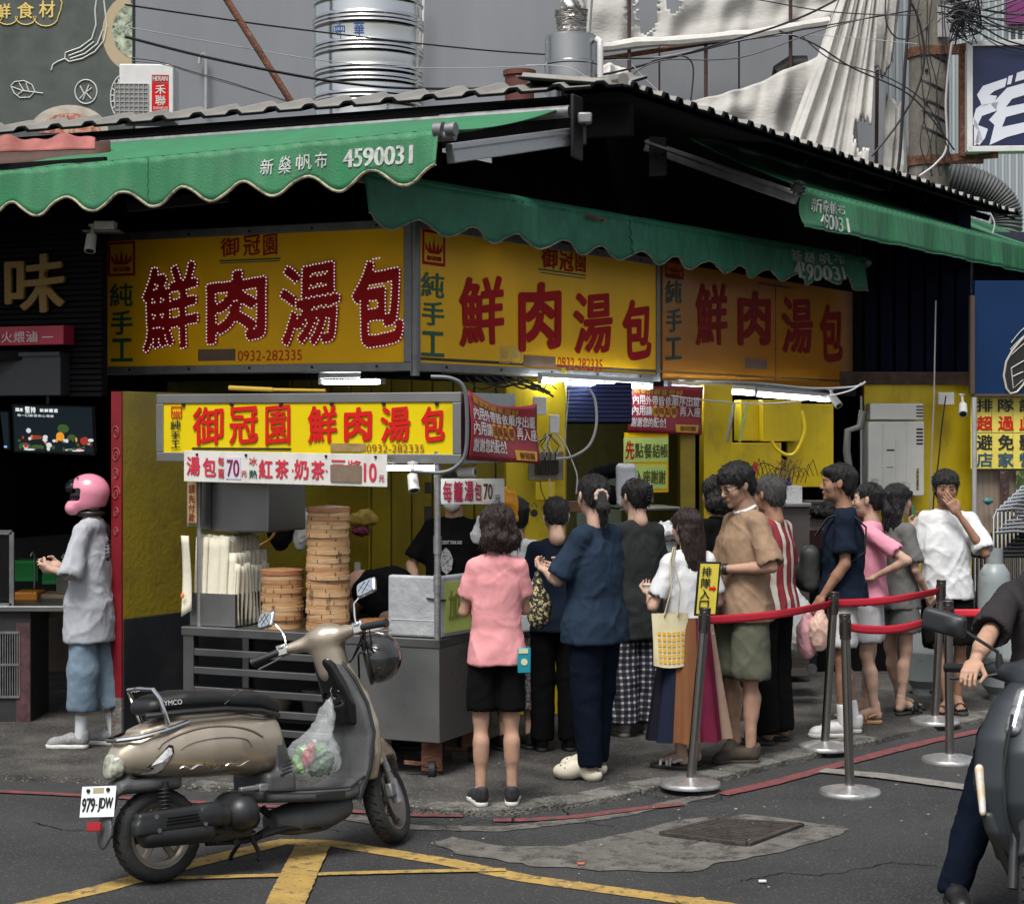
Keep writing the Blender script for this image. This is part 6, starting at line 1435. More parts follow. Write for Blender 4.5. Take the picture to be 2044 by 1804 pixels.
s_.cone(P(1462,1176,Yb+.02),P(1490,1196,Yb-.03),.040,.072,k=.03,flat=(0,1,0),ff=.6);s_.cone(P(1490,1196,Yb-.03),P(1526,1180,Yb+.03),.072,.035,k=.03,flat=(0,1,0),ff=.6);s_.box(P(1492,1150,Yb),(.2,.2,.035),.01,k=.02,op='s')
M_cbag=mat('dark_nylon',(.022,.024,.022),.6,var=.15,vs=12);m_=MB();s_.into(m_,.008,disp=folds(.004,3));m_.build('pouch',M_cbag,parent=cb,smooth=180)
m_=MB();m_.tube([P(1508,1030,11.66),P(1496,1030,11.56),P(1482,1045,11.47),P(1470,1075,11.42),P(1463,1120,11.41),P(1458,1168,11.42)],.018,6,flat=.3);m_.build('strap',M_cbag,parent=cb)
# --- dark haired person in black behind him
p=Person('dark haired person dressed all in black behind the man in beige',PZG(1432,1440),40,1.66,M_skin,'bob',M_hair,wd=.95,face=False);p.shirt(C_black,.72,.02,.9,.066);p.pants(C_black,.1);p.shoes('sneaker',L_b,M_sole2);p.done()
# --- man in striped shirt
p=Person('older man in red and white striped shirt and black trousers',PZG(1539,1482),52,1.69,M_skin3,'short',M_hairg,wd=1.08,yaw=-8,pitch=-6,feet=(20,15),J=dict(elL=(-.24,-.03,1.08),wrL=(-.22,.05,.85)))
M_st=bpy.data.materials.new('striped_cloth');M_st.use_nodes=True;n_=M_st.node_tree.nodes;l_=M_st.node_tree.links;b_=n_['Principled BSDF'];b_.inputs['Roughness'].default_value=.8
tc=n_.new('ShaderNodeTexCoord');w=n_.new('ShaderNodeTexWave');w.bands_direction='X';w.inputs['Scale'].default_value=3.6;w.inputs['Distortion'].default_value=.8;w.inputs['Detail Scale'].default_value=1.2;l_.new(tc.outputs['Object'],w.inputs['Vector'])
rp=n_.new('ShaderNodeValToRGB');rp.color_ramp.interpolation='CONSTANT';rp.color_ramp.elements[0].color=(.19,.012,.018,1);rp.color_ramp.elements[1].position=.3;rp.color_ramp.elements[1].color=(.02,.012,.014,1)
e_=rp.color_ramp.elements.new(.42);e_.color=(.24,.015,.02,1);e_=rp.color_ramp.elements.new(.72);e_.color=(.42,.42,.36,1);l_.new(w.outputs['Fac'],rp.inputs[0]);l_.new(rp.outputs[0],b_.inputs['Base Color'])
p.shirt(M_st,.82,.025,.8,.07,folds(.008,17));p.pants(C_black,.10,(.105,.09,.085),seed=4);p.shoes('slide',M_sole2,L_b);p.done();ST=p
# --- man in navy tee and white shorts
p=Person('man in dark navy tee and white shorts facing left with plastic bags in his hand',PZG(1682,1466),84,1.76,M_skin3,'short',M_hair,wd=1.05,yaw=0,feet=(8,-12),handL=('half',-60),J=dict(shL=(-.17,-.0,1.37),elL=(-.215,.0,1.09),wrL=(-.2,.14,.88),ankL=(-.09,.0,.085),ankR=(.09,-.08,.085),head=(0,.03,1.585)))
p.shirt(C_navy,.82,.03,.7,.074,folds(.010,19));p.pants(C_wsh,.60,(.088,.098,.1),'shorts',seed=5);p.shoes('sneaker',L_w,M_sole,sock=C_white);p.done();NV=p
bk_=thing('backpack','black backpack worn on the front of the man in dark navy','backpack',p.W((0,.25,1.0)));s_=Solid();s_.box(Vector((.02,.21,1.08)),(.12,.06,.15),.05,k=.04);s_.ell(Vector((.02,.25,1.03)),(.1,.06,.09),k=.03)
m_=MB();s_.into(m_,.011,disp=folds(.007,8));m_.v=[tuple(WM[p.t]@Vector(v))for v in m_.v];m_.build('pack',M_cbag,parent=bk_,smooth=180)
m_=MB();m_.tube([p.W(v)for v in((-.1,.18,1.3),(-.13,.1,1.42),(-.13,-.03,1.455),(-.14,-.14,1.36),(-.19,-.13,1.2),(-.2,.1,1.05))],.02,6,flat=.35);m_.build('strap',M_cbag,parent=bk_)
M_film=mat('pink_film',(.62,.32,.36),.25,alpha=.75,var=.1,vs=10);M_film2=mat('peach_film',(.62,.42,.34),.3,alpha=.85,var=.1,vs=10)
M_clear=mat('clear_film',(.7,.74,.74),.12,alpha=.2,spec=.8)
def plasticbag(label,top,size,m,name='plastic_bag',fill=None,h=.008,amp=.010):
 t=thing(name,label,'plastic bag',top+Vector((0,0,-size[2])));s_=Solid();s_.cone(top,top+Vector((0,0,-size[2]*.35)),.012,size[0]*.45,k=.03,flat=(0,1,0),ff=size[1]/size[0]);s_.ell(top+Vector((0,0,-size[2]*.66)),(size[0]*.5,size[1]*.5,size[2]*.34),k=.05)
 m_=MB();s_.into(m_,h,disp=folds(amp,size[2]*7,sc=1.6,vert=1));m_.build('film',m,parent=t,smooth=180)
 if fill:
  for nm,mt,pts in fill:
   s_=Solid()
   for c,r in pts:s_.ell(top+Vector(c),r,k=.01)
   m_=MB();s_.into(m_,.007,disp=folds(.006,2,sc=3));m_.build(nm,mt,parent=t,smooth=180)
 return t
hq=p.W(p.HHL@Vector((0,0,-.07)))
plasticbag('pale peach plastic bag nearer the stanchion, hanging from the hand of the man in navy',hq+Vector((.02,-.03,.0)),(.13,.09,.28),M_film2);plasticbag('pink plastic bag bulging behind the peach one in the same hand',hq+Vector((-.05,.03,-.02)),(.13,.1,.32),M_film)
# --- woman in rose tee behind
p=Person('woman in rose pink tee and white shorts with hand on her hip',PZG(1736,1440),72,1.62,M_skin2,'tail',wd=.95,feet=(10,-10),handL=('relax',90),J=dict(elL=(-.22,-.29,1.17),wrL=(-.16,-.06,1.05),ankL=(-.08,-.05,.085),ankR=(.09,.05,.085)))
p.shirt(C_pink2,.84,.015,.68,.068,folds(.008,23));p.pants(C_wsh,.62,(.1,.108,.1),'shorts',seed=7);p.shoes('strap',mat('tan_leather',(.35,.2,.1),.6),mat('tan_strap',(.35,.2,.1),.6));p.done()
# --- girl in grey facing right
p=Person('long haired girl in grey outfit talking to the man in white tee',PZG(1790,1424),-62,1.60,M_skin2,'long',wd=.92,yaw=0,feet=(-5,10),handL=('half',20),J=dict(elL=(-.2,.13,1.18),wrL=(-.14,.26,1.36),elR=(.21,.0,1.08),wrR=(.18,.14,.90),ankL=(-.08,.1,.085),ankR=(.08,-.03,.085)))
p.shirt(C_grey,.78,.04,.75,.075,folds(.010,29));p.pants(C_grey,.66,(.11,.12,.12),'shorts',seed=2);p.shoes('cross',M_sole2,L_b);p.done()
q=p.W(p.HHR@Vector((-.02,0,-.09)));m_=MB();m_.box((0,0,0),(.012,.075,.15),Matrix.Translation(q)@Euler((.5,0,-.9)).to_matrix().to_4x4());one('phone','phone in peach case held by the girl in grey','phone',m_,mat('peach_case',(.6,.3,.25),.4),bevel=.005)
# --- man in white tee
p=Person('young man in loose white tee and black shorts covering his mouth',PZG(1888,1420),168,1.69,M_skin3,'bowl',wd=.92,yaw=6,pitch=-4,feet=(10,-25),handL=('relax',-80),J=dict(shL=(-.17,-.01,1.37),elL=(-.27,.12,1.13),wrL=(-.075,.17,1.42),elR=(.23,-.02,1.08),wrR=(.23,.06,.84),kneeL=(-.10,.05,.5),kneeR=(.05,.12,.5),ankL=(-.08,-.0,.085),ankR=(-.01,.16,.085)))
p.shirt(C_white,.80,.04,.82,.078,folds(.012,31),belly=.3,h=.0095);p.pants(C_black,.52,(.108,.118,.11),'shorts',seed=3);p.shoes('cross',M_sole2,L_b);p.done()
# --- vendor
p=Person('vendor in black printed tee and white mask standing behind the cart',P(905,1400,12.15)*1,172,1.70,M_skin,'short',wd=1.05,yaw=0,pitch=-8,J=dict(elL=(-.25,.02,1.1),wrL=(-.15,.2,1.0),elR=(.27,.02,1.12),wrR=(.2,.2,1.0)))
p.t.location.z=PZ;WM[p.t]=Matrix.Translation(p.t.location)@Euler(p.t.rotation_euler).to_matrix().to_4x4()
p.shirt(C_black,.8,.03,.75,.076,folds(.006,37));p.pants(C_black,.1);p.shoes('sneaker',L_b,M_sole2)
s_=Solid();s_.ell(p.HM@Vector((0,.062,-.055)),(.058,.046,.052),k=.01);p.part('face_mask',s_,M_wht,.007);p.done()
fv=Fr(WM[p.t]@Vector((0,.128,0)),ang=-8);fvp=lambda x,y:fv.pt(*fv.uv(x,y),.03)
def lay(name,polys,m):m_=MB();[m_.add([fvp(x,y)for x,y in q],[tuple(range(len(q)))])for q in polys];return m_.build(name,m,parent=p.t,smooth=None)
lay('printed_face',[[(880,1118),(884,1100),(892,1092),(900,1100),(906,1116),(903,1136),(893,1146),(884,1138)]],mat('print_grey',(.3,.3,.3),.8,var=.4,vs=60,col2=(.02,.02,.02),c2s=50,c2amt=.35))
m_=MB();put(m_,"I DIDN'T THINK AND",(*fv.uv(882,1085),*fv.uv(924,1078)),lambda a,b:fv.pt(a,b,.035),0);m_.build('printed_words',M_wht,parent=p.t,smooth=None)
# --- someone hidden behind the woman in pink
p=Person('dark haired person in white top mostly hidden behind the woman in pink',P(1030,1400,11.85)*1,20,1.56,M_skin2,'short',wd=.9,face=False);p.t.location.z=PZ;WM[p.t]=Matrix.Translation(p.t.location)@Euler(p.t.rotation_euler).to_matrix().to_4x4()
p.shirt(C_white,.8,.0,.7,.062);p.pants(mat('small_check',(.16,.14,.13),.9,col2=(.02,.018,.018),c2s=90,c2amt=.5,hard=.02),.30,(.1,.1,.1));p.shoes('sneaker',L_b,M_sole2);p.done()
# --- worker bending over behind the steamers
p=Person('kitchen worker in black bending low behind the bamboo steamers',P(800,1400,11.95)*1,80,1.68,M_skin,'short',wd=1.12,pitch=-70,face=False,J=dict(pel=(0,-.22,.80),hipL=(-.088,-.22,.76),hipR=(.088,-.22,.76),kneeL=(-.09,-.05,.45),kneeR=(.09,-.05,.45),ankL=(-.095,-.15,.085),ankR=(.095,-.15,.085),ch=(0,.06,1.0),nb=(0,.26,1.02),head=(0,.36,.94),shL=(-.15,.2,1.0),shR=(.15,.2,1.0),elL=(-.22,.06,.86),wrL=(-.2,.02,.70),elR=(.2,.3,.85),wrR=(.15,.4,.8)))
p.t.location.z=PZ;WM[p.t]=Matrix.Translation(p.t.location)@Euler(p.t.rotation_euler).to_matrix().to_4x4()
s_=Solid();j=p.j;s_.cone(j['pel'],j['ch'],.13,.135,k=.04,flat=(1,0,0),ff=1.2);s_.cone(j['ch'],j['nb']+Vector((0,-.06,0)),.135,.10,k=.04,flat=(1,0,0),ff=1.2)
for q in 'LR':s_.cone(j['sh'+q],j['sh'+q].lerp(j['el'+q],.7),.075,.075,k=.03);s_.cone(j['nb']+Vector((0,-.06,0)),j['sh'+q],.07,.07,k=.03)
p.part('shirt',s_,C_black,.012,folds(.008,3));p.pants(C_black,.1);p.shoes('sneaker',L_b,M_sole2);p.done()
# --- person with pink helmet at the left stall
p=Person('person in loose pale grey tee and denim shorts waiting at the left stall',PZG(180,1490),78,1.70,M_skin2,'short',wd=.80,hs=.9,feet=(8,0),handL=('half',0),face=False,J=dict(elL=(-.24,.02,1.10),wrL=(-.12,.22,1.12),elR=(.2,.05,1.1),wrR=(.08,.24,1.12),ankL=(-.07,.03,.085),ankR=(.1,-.12,.085),kneeL=(-.08,.01,.49),kneeR=(.09,-.05,.49)))
p.shirt(C_grey2,.66,.06,.98,.080,folds(.012,41),h=.01);p.pants(C_denim,.27,(.09,.098,.095),'shorts',top=.9,disp=folds(.006,5));p.shoes('sneaker',L_gs,M_sole,sock=C_white)
p.done();HP=p
hel=thing('full_face_helmet','glossy pink full face helmet on the person at the left stall','helmet',p.W(p.j['head'])+Vector((0,0,-.15)))
s_=Solid();s_.ell((0,-.012,.015),(.128,.152,.135),k=.03);s_.cone((-.06,.095,-.10),(.06,.095,-.10),.055,.055,k=.04);s_.ell((0,.0,-.06),(.118,.135,.10),k=.03)
s_.ell((0,-.02,-.11),(.092,.10,.12),k=.015,op='s');s_.box((0,.16,-.005),(.16,.135,.042),.02,k=.012,op='s')
HMh=WM[p.t]@p.HM@Matrix.Rotation(R(8),4,'Z')@Matrix.Scale(.95,4)
m_=MB();s_.into(m_,.007,HMh);m_.build('shell',mat('pink_gloss',(.62,.22,.30),.22,coat=.6),parent=hel,smooth=180)
s_=Solid();s_.ell((0,.005,.045),(.126,.162,.085),k=.01);s_.box((0,-.09,0),(.3,.17,.3),.01,k=.01,op='s');s_.box((0,.1,-.06),(.3,.3,.07),.01,k=.01,op='s');s_.ell((0,-.03,.03),(.112,.15,.09),k=.005,op='s');m_=MB();s_.into(m_,.007,HMh);m_.build('visor',mat('visor_black',(.01,.01,.012),.06),parent=hel,smooth=180)
s_=Solid();s_.ell((0,-.02,-.14),(.10,.115,.035),k=.02);m_=MB();s_.into(m_,.008,HMh);m_.build('neck_roll',M_eye,parent=hel,smooth=180)
s_=Solid();s_.ell((0,.005,-.01),(.108,.132,.075),k=.01);m_=MB();s_.into(m_,.008,HMh);m_.build('inner_visor',mat('tinted_visor',(.012,.010,.012),.12),parent=hel,smooth=180)
m_=MB()
for q in(-1,1):m_.cyl(HMh@Vector((q*.118,.035,.03)),HMh@Vector((q*.128,.035,.03)),.016,n=16)
m_.build('visor_pivot',L_b,parent=hel);m_=MB();m_.tube([HMh@Vector((x,.05-.1*0,.12-.2*x*x))for x in np.linspace(-.1,.1,9)],.004,5);m_.build('crown_seam',L_b,parent=hel)
fp2=Fr(p.W((-.20,-.10,0)),ang=25)
m_=MB();
for i in range(16):
 a=i*2*math.pi/16;c=Vector((.235*0,0,0));q=p.W((-.10-.03*math.cos(a),-.165,1.24+.06*math.sin(a)));m_.ell(q+Vector((0,0,0)),(.009,.010,.009),n=6,m=4)
m_.build('round_back_print',M_eye,parent=p.t)
# ============================================================ the serving cart
Kc=Vector((-.403,10.85,0));FC=Fr(Kc,u=-DL);FS=Fr(Kc,u=D)
cart=thing('food_cart','stainless steel serving cart with slatted front, storage cabinet and lit canopy frame','food cart',Kc+Vector((-.8,.3,0)))
def cp(name,fn,m,bev=.004,parent=None,smooth=None,**k):
 m_=MB();fn(m_);return m_.build(name,m,parent=parent or cart,bevel=bev,smooth=smooth,**k)
cp('worktop',lambda m:(m.fbox(FC,-1.75,.775,.0,.83,-.74,.015)),M_steeld,.006)
cab=cp('cabinet',lambda m:m.fbox(FC,-.66,.235,-.012,.775,-.72,0),M_steel,.005)
cp('cabinet_door_gap',lambda m:m.fbox(FC,-.66,.24,-.655,.77,.0,.003),M_dark,0)
for u in(-1.745,-.72):cp('leg',lambda m:m.fbox(FC,u,.0,u+.075,.775,-.06,0),M_steeld)
for u in(-1.745,-.72):cp('leg',lambda m:m.fbox(FC,u,.0,u+.05,.775,-.72,-.67),M_steeld)
for i,z in enumerate((.655,.545,.425,.31,.20,.095)):
 cp('front_slat',lambda m:m.fbox(FC,-1.67,z,-.66,z+.043,-.03,-.004+.002*(i%2)),M_steeld)
cp('under_shelf',lambda m:m.fbox(FC,-1.74,.28,-.68,.30,-.70,-.05),M_dark,0)
cp('rear_panel',lambda m:m.fbox(FC,-1.74,.05,-.68,.77,-.73,-.71),M_dark,0)
cp('canopy_post',lambda m:m.cyl(FC.pt(-1.66,.83,-.05),FC.pt(-1.66,2.1,-.05),.016,n=12),M_alu,0,smooth=38)
q=P(873,1150,10.80);cp('canopy_post',lambda m:(m.cyl((q.x,q.y,.83),(q.x,q.y,1.9),.018,n=12),m.cyl((q.x,q.y,1.32),(q.x,q.y,1.42),.023,n=12),m.cyl((q.x,q.y,1.1),(q.x,q.y,1.2),.023,n=12)),M_alu,0,smooth=38)
cp('canopy_post',lambda m:m.cyl(FC.pt(-1.66,.83,-.66),FC.pt(-1.66,2.1,-.66),.014,n=12),M_alud,0,smooth=38)
for(u,w)in((-.1,-.08),(-.1,-.62),(-1.6,-.62)):
 c=FC.pt(u,.06,w);o=cp('caster',lambda m:(m.bar(c+Vector((-.03,0,.0)),c+Vector((-.03,0,.17)),.012,.06),m.bar(c+Vector((.03,0,0)),c+Vector((.03,0,.17)),.012,.06),m.box(c+Vector((0,0,.165)),(.11,.1,.02))),M_rust,0)
 cp('wheel',lambda m:m.cyl(c+Vector((-.022,0,.0)),c+Vector((.022,0,.0)),.058,n=22),M_dark,.006,parent=o,smooth=38)
 cp('brake_rod',lambda m:m.bar(c+Vector((-.16,0,.05)),c+Vector((.05,0,.03)),.02),M_rust,0,parent=o)
# stone blocks under the cart
def block(label,x0,y0,x1,y1,Y,m,d=.18):
 f=Fr((0,Y,0),u=-DL);a=f.rect(x0,y0,x1,y1);m_=MB();m_.fbox(f,a[0],a[1],a[2],a[3],-d,0);return one('concrete_block',label,'block',m_,m,bevel=.012,smooth=None)
M_gblk=mat('mossy_block',(.085,.095,.065),.9,var=.3,vs=8,bump=1,bs=40);M_wood=mat('old_wood_block',(.06,.05,.04),.9,var=.4,vs=10,stretch=(1,1,6))
block('mossy concrete foot block under the cart left of the caster',800,1512,836,1526,11.25,M_gblk,.3);block('upright mossy concrete block under the cart cabinet',812,1524,830,1560,11.3,M_gblk,.2)
block('upper worn timber block stacked under the cart behind the caster',900,1500,942,1520,11.3,M_wood);block('middle worn timber block of the stack under the cart',896,1521,944,1541,11.3,M_wood);block('lowest worn timber block of the stack under the cart',890,1542,948,1558,11.3,M_wood)
# clutter on the under shelf
for i,(u,r,h,c)in enumerate(((-1.5,.09,.12,(.06,.05,.04)),(-1.28,.11,.1,(.12,.1,.08)),(-1.0,.08,.15,(.05,.05,.05)),(-.85,.07,.1,(.1,.03,.02)))):
 m_=MB();m_.lathe([(r*.8,0),(r,h*.5),(r*.95,h),(r*.9,h)],Matrix.Translation(FC.pt(u,.30,-.3)),18);one('pot',('dark round pot','wide brown pot','tall dark pot','small reddish pot')[i]+' on the shelf behind the cart slats','pot',m_,mat('pot%d'%i,c,.5,var=.2))
# lightbox sign of the cart
FG=Fr(P(920,0,10.72)*1,u=-DL);FG.o.z=0;FG2=Fr(FG.o,u=D)
cs=thing('cart_sign','long lemon yellow sign in a steel frame across the top of the cart','shop sign',FG.pt(-1,1.83))
m_=MB();m_.fbox(FG,-2.0,1.87,-.045,2.19,-.11,-.004);m_.build('panel',M_sgl,parent=cs,smooth=None)
for a in((-2.045,1.828,0,1.885),(-2.045,2.178,0,2.235)):m_=MB();m_.fbox(FG,*a,-.13,.004);m_.build('frame_rail',M_steel,parent=cs,bevel=.004,smooth=None)
for a in((-2.047,1.886,-1.995,2.177),(-.05,1.886,.002,2.177)):m_=MB();m_.fbox(FG,*a,-.132,.006);m_.build('frame_stile',M_steel,parent=cs,bevel=.004,smooth=None)
m_=MB();m_.fbox(FG2,.004,1.83,.60,2.233,-.13,.0);m_.build('side_casing',M_steel,parent=cs,bevel=.004,smooth=None)
for i in range(6):
 m_=MB();p_=FG.pt(-1.85+.34*i,2.172,.0);m_.cyl(p_,p_+FG.w*.01,.012,n=8);m_.build('screw',M_dark,parent=cs)
pxchars(FG,'御冠園鮮肉湯包',[(385,811,447,888),(458,812,516,886),(530,810,580,888),(615,809,674,884),(687,812,743,881),(760,811,820,882),(841,810,889,881)],M_rch2,cs,'red_lettering',.05,.05)
pxchars(FG,'純手工',[(341,838,361,857),(342,860,360,876),(342,879,360,894)],M_blk,cs,'black_lettering',.02)
emblem(None,FG,*FG.rect(342,811,363,834),M_rch2,cs)
m_=MB();m_.fbox(FG,*FG.rect(383,893.5,581,897),0,.003);m_.build('underline',M_blk,parent=cs)
m_=MB();m_.fbox(FG,*FG.rect(660,885,722,901),0,.004);m_.fbox(FG,*FG.rect(722,886,730,900),0,.003);m_.build('tape_patch',mat('tape_tan',(.26,.17,.07),.5,var=.2,vs=20),parent=cs)
m_=MB();put(m_,'0932-282335',FG.rect(732,887,847,903),onfr(FG),.0);m_.build('phone_number',mat('brown_red_number',(.2,.05,.02),.5),parent=cs,smooth=None)
# price boards
FP=FG.shift(0,0,.05);FP=Fr(FP.o,u=(-DL+Vector((0,0,-.012))).normalized())
pb1=thing('price_board','long white price board with red characters hanging under the cart sign','price board',FP.pt(-1.2,1.7))
def frx(f,x0,y0,x1,y1):return f.rect(x0,y0,x1,y1)
m_=MB();a=frx(FP,373,908,779,971);m_.fbox(FP,a[0],a[1],a[2],a[3],-.006,0);m_.build('board',M_wht,parent=pb1,bevel=.002,smooth=None)
def chars(f,items,m,parent,name,bold=.012,fat=.02,c=.003):
 for ch,r in items:
  m_=MB();put(m_,ch,f.rect(*r),onfr(f,c),bold,.0,0,fat=fat,nrm=f.w);m_.build(name.rstrip('s')if name.endswith('characters')else name,m,parent=parent,smooth=None)
M_pr=mat('price_red',(.5,.025,.05),.5)
chars(FP,[('湯',(379,918,406,956)),('包',(411,920,438,958)),('紅',(523,922,551,960)),('茶',(556,922,583,960)),('奶',(594,921,623,961)),('茶',(628,923,655,961)),('10',(733,926,759,964))],M_pr,pb1,'large_red_characters',fat=.03)
chars(FP,[('每',(442,918,454,936)),('籠',(442,941,454,960)),('元',(488,945,499,957)),('冰',(504,918,520,934)),('元',(763,950,774,963)),('豆',(668,921,697,960)),('漿',(700,921,729,960))],M_pr,pb1,'small_red_characters',bold=.004,fat=0)
chars(FP,[('熱',(504,943,520,960))],M_gch,pb1,'green_character',fat=0)
m_=MB();m_.fbox(FP,*FP.rect(457,918,487,962),.0,.004);m_.build('price_sticker',mat('pale_lilac',(.5,.5,.58),.5),parent=pb1);chars(FP,[('70',(460,923,485,957))],mat('plum_print',(.2,.01,.05),.5),pb1,'price_digits',c=.006)
m_=MB();m_.fbox(FP,*FP.rect(667,931,729,965),.004,.008);m_.build('tape_patch',mat('tape_brown2',(.16,.115,.08),.6,var=.15,vs=20),parent=pb1)
for x_ in(400,498,658,757):
 m_=MB();p_=FP.pt(*FP.uv(x_,914),0);m_.cyl(p_,p_+FP.w*.008,.008,n=8);m_.build('screw',M_dark,parent=pb1)
for x_ in(591,659):m_=MB();p_=FP.pt(*FP.uv(x_,943),0.003);m_.cyl(p_,p_+FP.w*.003,.006,n=8);m_.build('dot',M_pr,parent=pb1)
FQ=Fr(Vector((P(880,0,11.25).x,11.25,0)),ang=4)
pb2=thing('price_board','small white price board reading seventy per basket, hiding the face of the vendor','price board',FQ.pt(.2,1.6))
m_=MB();m_.fbox(FQ,*FQ.rect(880,955,1007,1006),-.006,0);m_.build('board',M_wht,parent=pb2,bevel=.002,smooth=None)
chars(FQ,[('每',(884,960,902,1003)),('籠',(905,960,924,1002)),('湯',(927,959,945,1001)),('包',(947,962,961,999))],mat('price_maroon',(.3,.01,.04),.5),pb2,'red_characters',fat=.03)
m_=MB();m_.fbox(FQ,*FQ.rect(963,961,985,1001),0,.003);m_.build('price_sticker',mat('cream_sticker',(.6,.58,.5),.5),parent=pb2);chars(FQ,[('70',(965,965,983,997))],mat('dark_plum',(.08,.01,.02),.5),pb2,'price_digits',c=.005);chars(FQ,[('元',(987,988,999,1002))],M_blk,pb2,'unit_character',fat=0)
# red banners with white wording
def banner(label,f,corners,sag=.03,seed=1,parent=None):
 """corners TL,TR,BR,BL in picture points"""
 t=thing('banner',label,'banner',f.pt(*f.uv((corners[0][0]+corners[1][0])/2,corners[2][1])))
 TL,TR,BR,BL=[f.uv(*c)for c in corners]
 def S(a,b,c=0):
  u=(BL[0]*(1-b)+TL[0]*b)*(1-a)+(BR[0]*(1-b)+TR[0]*b)*a;v=(BL[1]*(1-b)+TL[1]*b)*(1-a)+(BR[1]*(1-b)+TR[1]*b)*a
  v-=sag*math.sin(math.pi*a)*b**4;return f.pt(u,v,.008*math.sin(a*7+b*2)+.012*math.sin(a*3+b*4)+c)
 m_=MB();m_.sheet(lambda a,b:S(a,b),24,12);m_.build('sheet',mat('banner_red',(.25,.018,.03),.35,var=.15,vs=5),parent=t,smooth=80,solid=.002)
 Wr=mat('banner_white',(.6,.58,.56),.6);Go=mat('banner_gold',(.5,.3,.03),.6)
 def line(s,x0,y0,x1,y1,m,slope=0,name='wording',c=.005,bold=.01):
  m_=MB();n=len(s)
  for i,ch in enumerate(s):
   if ch==' ':continue
   a=x0+(x1-x0)*i/n;b=x0+(x1-x0)*(i+.88)/n
   if ch=='!':b=a+(b-a)*.3
   put(m_,ch,(a,y0+slope*i/n,b,y1+slope*i/n),lambda u,v:S(u,v,c),bold)
  m_.build(name,m,parent=t,smooth=None)
 line('親愛的顧客您好',.05,.84,.74,.97,Go,-.06,'gold_heading')
 line('內用外帶皆依順序出籠',.04,.60,.97,.80,Wr,-.02);line('內用請    再入座',.03,.37,.99,.57,Wr)
 m_=MB()
 for i in range(4):
  cx_=.36+.088*i;m_.add([S(cx_+.047*math.cos(t_),.465+.125*math.sin(t_),.004+.0004*i)for t_ in np.linspace(0,6.28,18,endpoint=False)],[tuple(range(18))])
 m_.build('gold_discs',Go,parent=t,smooth=None);line('排隊點餐',.32,.39,.67,.55,mat('disc_brown',(.2,.03,.02),.6),0,'disc_wording',.008)
 line('謝謝您的配合!',.03,.12,.56,.32,Wr);m_=MB();m_.add([S(a,b,.004)for a,b in((.65,.04),(.94,.04),(.96,.2),(.64,.2))],[(0,1,2,3)]);m_.build('gold_tag',Go,parent=t,smooth=None);line('御冠園',.7,.07,.92,.17,mat('disc_brown',(.2,.03,.02),.6),0,'tag_wording',.007)
 return t
FBn=FG2 .shift(0,0,.03)
banner('wrinkled red banner with white wording tied to the right end of the cart sign',FBn,[(935,779),(1068,806),(1078,926),(935,917)],.05)
FB2=Fr(P(1253,0,14.6),u=D);FB2 .o.z=0;FB2 .u=Vector((.9,.43,0)).normalized();FB2 .w=FB2 .u.cross(FB2 .v)
banner('second red banner with white wording hanging under the middle lamp',FB2,[(1257,770),(1402,772),(1400,868),(1252,862)],.0)
M_lime=mat('lime_card',(.48,.62,.16),.6,var=.05,vs=10)
pn=thing('notice_board','yellow hanging board with two lime green cards under the second red banner','notice',FB2 .pt(.1,1.6))
m_=MB();m_.fbox(FB2,*FB2 .rect(1247,863,1335,983),-.012,-.006);m_.build('board',M_sgy,parent=pn,smooth=None)
m_=MB();m_.fbox(FB2,*FB2 .rect(1245,873,1334,922),-.004,.0);m_.build('upper_card',M_lime,parent=pn,smooth=None);m_=MB();m_.fbox(FB2,*FB2 .rect(1265,928,1331,976),-.004,.0);m_.build('lower_card',M_lime,parent=pn,smooth=None)
M_olv=mat('olive_print',(.07,.06,.01),.6)
chars(FB2,[('點',(1267,884,1284,914)),('餐',(1285,885,1301,915)),('結',(1302,885,1317,914)),('帳',(1318,886,1333,914)),('入',(1268,938,1282,966)),('座',(1283,938,1298,967)),('謝',(1299,938,1313,966)),('謝',(1314,938,1328,966))],M_olv,pn,'dark_wording',fat=0)
chars(FB2,[('先',(1248,879,1266,917))],M_rch2,pn,'red_character',fat=.03)
# --- goods on the cart
def tray():
 t=thing('paper_bag_tray','stainless tray packed with tall cream paper bags on the cart','tray',FC.pt(-1.55,.83,-.2))
 f=FC.shift(0,0,-.04)
 a0=f.uv(385,1240)[0];a1=f.uv(416,1240)[0];a2=f.uv(522,1200)[0]
 m_=MB();m_.fbox(f,a0-.02,.835,a0+.30,1.03,-.008,0);m_.fbox(f,a0-.02,.835,a0+.30,1.03,-.42,-.412);m_.fbox(f,a0-.02,.835,a0-.012,1.03,-.41,-.008);m_.fbox(f,a0+.292,.835,a0+.30,1.03,-.41,-.008);m_.build('tray',M_steel,parent=t,smooth=None)
 M_pb=mat('cream_paper',(.62,.58,.46),.85,var=.06,vs=10,bump=.5,bs=30,stretch=(1,1,.3))
 for i,(u,top,w)in enumerate(((.0,1.37,.085),(.095,1.37,.08),(.175,1.365,.05),(.235,1.27,.045),(.275,1.20,.02))):
  n=9
  for k in range(n):
   m_=MB();y0=-.03-.042*k;dz=random.uniform(-.012,.012)
   m_.sheet(lambda a,b:f.pt(a0+u+w*a-.004*math.sin(b*5+k),.84+(top+dz-.84)*b+.004*math.sin(a*9+k),y0-.012*math.sin(a*3.1)+.006*math.sin(b*4+k)),4,8);m_.build('paper_bag',M_pb,parent=t,solid=.032,smooth=80)
 return t
tray()
